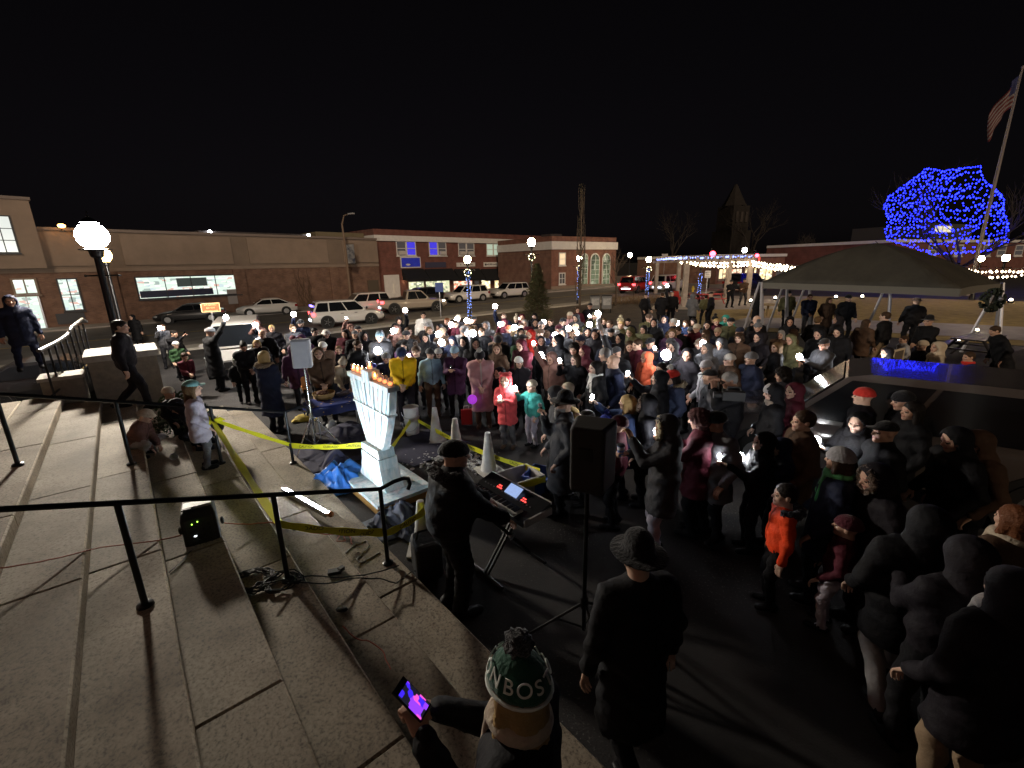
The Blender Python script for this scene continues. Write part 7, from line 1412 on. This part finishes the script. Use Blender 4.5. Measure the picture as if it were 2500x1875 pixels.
 (1704, 1000, 1.68, 'with curly reddish hair leaning to the light', dict(jc='m', hat='curly', hair='pk', face=-60, arm='chest', ph='flash', fr=.04, coat='parka')),
 (1763, 1010, 1.66, 'in black beanie and grey coat facing the curly hair', dict(jc='g', hat='beanie', hc='k', face=-110, coat='parka', tc='k')),
 (1862, 1060, 1.5, 'in black holding a light low in front of the car', dict(jc='k', hat='hood', arm='chest', ph='flash', fr=.022, face=-80)),
 (1900, 1075, 1.4, 'in navy with dazzling light left of the green scarf', dict(jc='n', hat='hood', arm='chest', ph='flash', fr=.045, face=-70)),
 (2097, 948, 1.66, 'in red knitted hat beside the car door', dict(jc='dk', hat='beanie', hc='r', face=-70)),
 (2186, 955, 1.7, 'in black beanie beside the car side window', dict(jc='k', hat='beanie', hc='k', face=-70)),
 (2238, 978, 1.68, 'with dark hair and pale cheek beside the rear window', dict(jc='k', hat='long', hair='k', face=-80)),
 (2165, 1032, 1.68, 'with dark cap looking left in front of the car', dict(jc='k', hat='cap', hc='k', face=-80)),
 (2085, 1010, 1.62, 'in black holding a bluish light in front of the car', dict(jc='k', hat='hood', arm='chest', ph='flash', fr=.04, face=-90)),
 (2345, 1050, 1.7, 'in dark coat at the rear of the black car', dict(jc='k', hat='hood', face=-80)),
 (2402, 1058, 1.68, 'in brown hood at the rear of the black car', dict(jc='b', hat='hood', face=-80)),
 (2154, 1142, 1.64, 'in dark fur hood behind the green scarf', dict(jc='dk', hat=('hood', 'furring'), hc='b', face=-80)),
]: Q(u, v, h, lab, **kw)
# by the pergola, path and canopy
for (u, v, h, lab, kw) in [
 (1577, 716, 1.78, 'in black with hands in pockets at the pergola lamp post', dict(jc='k', hat='cap', face=150, arm='pocket')),
 (1616, 714, 1.78, 'in black back turned at the left of the pergola pair', dict(jc='k', hat='short', face=20, coat='parka')),
 (1641, 711, 1.8, 'in black back turned at the right of the pergola pair', dict(jc='k', hat='cap', face=10, arm='high', ph='flash', mir=True)),
 (1695, 717, 1.7, 'in grey coat and black trousers before the pergola', dict(jc='g', hat='hood', face=60, coat='parka')),
 (1723, 720, 1.55, 'child in green jacket before the pergola', dict(jc='ol', hat='short', face=10, hair='k', arm='down', legs='apart')),
 (1739, 713, 1.76, 'in black beside the child in green', dict(jc='k', hat='cap', face=-60)),
 (1787, 684, 1.86, 'in black cap with folded arms by the pergola', dict(jc='k', hat='cap', face=180, arm='cross', legs='apart')),
 (1819, 680, 1.88, 'in brown cap with folded arms and grey jeans', dict(jc='b', hat='cap', face=185, arm='cross', tc='dg', legs='apart')),
 (1856, 716, 1.66, 'with long hair in dark dress by the round table', dict(jc='k', hat='long', hair='k', face=70, coat='long')),
 (1931, 710, 1.78, 'in olive coat and beanie under the canopy', dict(jc='ol', hat='beanie', hc='k', face=190, arm='down')),
 (1981, 718, 1.76, 'in navy puffer and grey trousers under the canopy', dict(jc='n', hat='short', face=200, tc='g', arm='clasp', coat='puffer', fc='w')),
 (2027, 727, 1.6, 'in brown long coat under the canopy', dict(jc='b', hat='long', face=190, coat='long')),
 (2073, 720, 1.84, 'in black beanie and black jacket under the canopy', dict(jc='k', hat='beanie', hc='k', face=190, legs='apart')),
 (2117, 780, 1.62, 'with long hair and brown coat on the path', dict(jc='b', hat='long', face=70, coat='parka')),
 (2166, 762, 1.84, 'in black jacket and tan trousers back turned', dict(jc='k', hat='short', face=-30, tc='kh', legs='apart', arm='down')),
 (2235, 727, 1.8, 'in black carrying a white bag under the canopy', dict(jc='k', hat='brim', hc='b', face=20)),
 (2270, 775, 1.7, 'in black hat and coat near the picnic table', dict(jc='k', hat='fedora', hc='k', face=-100, arm='clasp')),
 (2211, 820, 1.2, 'child in white top beside the framed board', dict(jc='lg', hat='short', kid=True, face=-80)),
 (2254, 832, 1.35, 'in beige hat beside the child in white', dict(jc='k', hat='beanie', hc='c', face=-90, kid=True)),
 (2290, 836, 1.4, 'child in cream fleece with raised hood', dict(jc='c', hat='hood', kid=True, face=-80)),
 (2375, 860, 1.3, 'child in blue coat with red collar by the picnic table', dict(jc='nb', hat='short', kid=True, face=-80, extra=(('scarf', 'r'),))),
 (2428, 797, 1.7, 'in black bending forward below the wreath', dict(jc='k', hat='short', face=-70, lean=20, coat='parka')),
 (2107, 878, 1.4, 'with sandy hair behind the car roof', dict(jc='k', hat='short', hair='y', face=-80)),
 (2175, 850, 1.5, 'in dark jacket with bright light behind the car roof', dict(jc='dk', hat='hood', arm='chest', ph='flash', fr=.05)),
]: Q(u, v, h, lab, **kw)
# foreground
kp = Q(1113, 1086, 1.80, 'in black fur-collared coat playing the keyboard', 'keys', 'puffer', 'k', 'beanie', 'k', 'k', face=62, lean=6, yaw=-12, fat=1.18, extra=(('collar', 'dk'),), skin=0)
rb_ = Q(1367, 962, 1.74, 'in black fedora and long charcoal overcoat speaking into a microphone', 'mic', 'long', 'dg', ('fedora', 'beardlong', 'glasses'), 'k', 'k', face=-92, hair='g', beard=True, skin=1)
gp = Q(1606, 1016, 1.75, 'in grey parka with pale fur hood holding a striped cup', 'cup', 'parka', 'dg', ('hood', 'furring'), 'ft', 'li', face=-78, skin=0)
Q(1918, 1188, 1.29, 'child with dark hair in vivid orange coat looking left', 'down', 'jacket', 'o', 'short', 'k', 'k', face=-72, kid=True, hair='k', skin=4, extra=(('collar', 'n'),))
Q(2031, 1090, 1.68, 'in pale grey beanie and green scarf beside the orange coat', 'pocket', 'parka', 'n', ('beanie', 'long'), 'lg', 'k', face=-62, hair='b', extra=(('scarf', 'gn'),))
Q(2056, 1258, 1.15, 'child in maroon hat and pale trousers behind the orange coat', 'pocket', 'jacket', 'm', 'beanie', 'm', 'li', face=-50, kid=True)
bs = Q(1205, 1618, 1.70, 'in green lettered pompom hat at the bottom edge', 'chest', 'parka', 'k', ('pom', 'long'), 'gd', 'k', face=-70, hair='y', z=2*RS, extra=(('scarf', 'c'),), xc='dg')
Q(1560, 1335, 1.74, 'in black hat walking past the speaker stand', 'down', 'long', 'k', 'fedora', 'k', 'k', face=-15, legs='walk')
Q(2255, 1230, 1.72, 'in black coat and pale trousers in the dark at the right', 'pocket', 'parka', 'k', 'hood', 'k', 'lg', face=20, legs='walk')
Q(2330, 1300, 1.70, 'in black piped hood holding a light near the right edge', 'chest', 'jacket', 'dk', 'hood', 'k', 'k', face=5, ph='both', fr=.02)
Q(2478, 1400, 1.72, 'in black coat with white edging and tan trousers at bottom right', 'pocket', 'parka', 'dk', 'hood', 'k', 'tn', face=0, extra=(('scarf', 'lg'),))
Q(2478, 1240, 1.64, 'with red-brown hair and cream scarf at the right edge', 'pocket', 'parka', 'b', 'long', 'k', 'k', face=-5, hair='r', extra=(('scarf', 'c'),))
# the thick of the crowd: people seen only as heads between the others
CN = {'k': 'black', 'dk': 'near-black', 'n': 'navy', 'dg': 'charcoal', 'b': 'brown', 'm': 'maroon', 'pl': 'plum', 'ol': 'olive', 'g': 'grey'}
HN = {'beanie': 'beanie', 'hood': 'hood', 'short': 'short hair', 'long': 'long hair', 'pom': 'pompom hat', 'cap': 'cap'}
fr_ = random.Random(99); labs = {o['label'] for o in PEOPLE}; base = list(PEOPLE); made = 0; tries = 0
while made < 58 and tries < 4000:
    tries += 1; x = fr_.uniform(-7.5, 8.5); y = fr_.uniform(7.6, 15.2); r_ = math.hypot(x, y)
    if r_ > 15.5 or math.hypot(x-MC[0], y-MC[1]) < 3.4 or (x > 4.5 and y < 9.5) or (x < -4.2 and y < 10.5): continue
    if min(math.hypot(x-o.location.x, y-o.location.y) for o in PEOPLE) < .58: continue
    nb = [o for o in base if math.hypot(o.location.x, o.location.y) < r_-.3 and math.hypot(x-o.location.x, y-o.location.y) < 1.9]
    if not nb: continue
    o = min(nb, key=lambda o: abs(math.atan2(o.location.x, o.location.y)-math.atan2(x, y))); jc = fr_.choice(['k', 'k', 'k', 'dk', 'n', 'dg', 'b', 'm', 'pl', 'ol']); ht = fr_.choice(list(HN)); hc = fr_.choice(['k', 'dg', 'g', 'b', 'n', 'm'])
    ref = ' '.join(o['label'].split()[:7]); ws = ref.split()
    while ws[-1] in ('and', 'in', 'with', 'the', 'a', 'of', 'behind', 'beside', 'at', 'to', 'below', 'above', 'left', 'right', 'by', 'near', 'between', 'holding', 'on', 'looking', 'seen', 'small', 'dark', 'white'): ws.pop()
    lab = 'person in %s coat and %s behind the %s' % (CN[jc], ((CN[hc]+' ') if ht in ('beanie', 'pom', 'cap') else '')+HN[ht], ' '.join(ws))
    if lab in labs or len(lab.split()) > 15: continue
    h_ = fr_.uniform(1.55, 1.74); z = zg(x, y)
    q_ = np.array([x, y, z+h_])-np.array([0, 0, CH]); wv = q_@FWD; u, v = 1250+CF*(q_@RT)/wv, 937.5-CF*(q_@UPV)/wv
    Q(u, v, h_, lab, fr_.choice(['pocket', 'clasp', 'down']), fr_.choice(['jacket', 'parka', 'puffer']), jc, ht, hc, hair=fr_.choice('kblyg')); labs.add(lab); made += 1
# things held
def local(ob, p): return Matrix.LocRotScale(ob.location, ob.rotation_euler, ob.scale) @ Vector(p)
def handpos(ob, i): 
    for k, val in ARCH.items():
        if val[0] == ob.data: return local(ob, val[2][i])
w = handpos(rb_, 0); root = empty('microphone', w, 0); MB().cyl((0, 0, -.12), (0, 0, .05), .013, .017, 10).build('handle', blackm, root); MB().ball((0, 0, .075), (.027, .027, .032), 10, 7).build('grille', steel, root); root.rotation_euler = (R(-25), R(10), R(80)); tag(root, 'black handheld microphone with silver grille held by the speaker', 'microphone')
w = handpos(gp, 0); root = empty('coffee_cup', w-Vector((0, 0, .05))); MB().lathe([(.033, 0), (.045, .13), (.03, .131)], 16).build('cup_body', mat('cup_blue', (.12, .2, .5), .5), root, True); MB().lathe([(.047, .132), (.047, .145), (.03, .15)], 16).build('lid', mat('lid_dark', (.05, .05, .06), .4), root, True); MB().lathe([(.042, .085), (.0445, .12)], 16).build('sleeve', white, root, True); tag(root, 'blue and white paper coffee cup held by the grey parka', 'cup')
pa_ = local(gp, (.262, .02, 1.24)); 
w = handpos(bs, 0); w = (handpos(bs, 0)+handpos(bs, 1))/2; root = empty('phone', w+Vector((0, 0, .05)), R(40)); root.rotation_euler = (R(-50), 0, R(70)); MB().box((0, 0, 0), (.08, .01, .165)).build('phone_body', phone_m, root)
scp = shopmat('purple_screen', (.01, .01, .02), [(.9, .1, .6), (.05, .02, .9), (.3, .05, 1), (.01, .01, .02)], 34, 1.2, .7); MB().box((0, -.0065, -.01), (.072, .002, .13)).build('screen', scp, root); tag(root, 'phone showing a purple and pink screen at the bottom edge', 'phone')
# lettering round the pompom hat
HMb = [v for v in ARCH.values() if v[0] == bs.data][0][1]; wt = mat('hat_white', (.75, .8, .75), .9); hb_ = [c for c in bs.children if c.name.startswith('beanie')][0]
for word, a0 in (('BOSTON', 200), ('BOSTON', 20)):
    for i, ch in enumerate(word):
        a = R(a0+i*30); t_ = txt(ch, .07, (0, 0, 0), (0, 0, 0), wt, hb_, 'lettering', None, .002); nx = Vector((math.cos(a), math.sin(a), .42)).normalized(); tx = Vector((-math.sin(a), math.cos(a), 0)); ty = nx.cross(tx); M = Matrix((tx, ty, nx)).transposed().to_4x4(); M.translation = Vector((.094*math.cos(a), -.014+.113*math.sin(a), .083)); t_.matrix_basis = M
q = MB(); q.tube([(.104*math.cos(a), -.014+.122*math.sin(a), .016) for a in [2*math.pi*i/24 for i in range(25)]], .007, 6); q.build('hat_stripe', wt, hb_)
# video camera
w = ata(1790, 966, math.hypot(*at(1786, 908, 1.74)[:2])-.35); root = empty('video_camera', w, R(75)); MB().box((0, 0, 0), (.12, .3, .13)).build('camera_body', plast, root); MB().cyl((0, .15, 0), (0, .27, 0), .045, .05, 14).build('lens', plast, root); MB().box((0, -.153, .005), (.075, .004, .05)).build('viewfinder_screen', mat('camera_screen', (.1, .1, .2), .2, emit=(.55, .68, 1), es=1.6), root); MB().tube([(0, -.1, .07), (0, -.08, .13), (0, .08, .13), (0, .1, .07)], .012, 6).build('handle', plast, root); tag(root, 'black video camera with small lit screen in the crowd', 'camera')
w = ata(1497, 827, 14.2); root = empty('video_camera', w, R(120)); MB().box((0, 0, 0), (.14, .34, .16)).build('camera_body', plast, root); MB().cyl((0, .17, 0), (0, .3, 0), .05, .055, 14).build('lens', plast, root); MB().ball((.08, -.05, .03), .035).build('blue_indicator', mat('blue_led', (.1, .2, 1), .3, emit=(.05, .15, 1), es=8), root); tag(root, 'black video camera with blue indicator above the crowd', 'camera')
tripod('camera_tripod', 'black tripod under the camera with blue indicator', (w[0], w[1], zg(w[0], w[1])), w[2]-zg(w[0], w[1])-.08, blackm, .4, .9, .4, 'tripod')
# balloon-like toy lamp and red bag in the front row
w = at(1153, 975, .72); root = empty('toy_lantern', w); MB().ball((0, 0, 0), .1, 14, 9).build('globe', mat('purple_glow', (.4, .05, .6), .4, emit=(.45, .05, .75), es=.7), root); MB().cyl((0, 0, -.2), (0, 0, -.095), .012, n=8).build('handle', white, root); tag(root, 'glowing purple toy globe held in front of the pink coat', 'toy')
w = at(1140, 1035); root = empty('gift_bag', w, .2); MB().box((0, 0, .17), (.24, .1, .34)).build('bag_body', mat('red_bag', (.5, .03, .03), .5), root); MB().tube([(-.06, 0, .34), (-.05, 0, .42), (.05, 0, .42), (.06, 0, .34)], .006, 5).build('handle', white, root); tag(root, 'red gift bag on the ground left of the pink coat', 'bag')
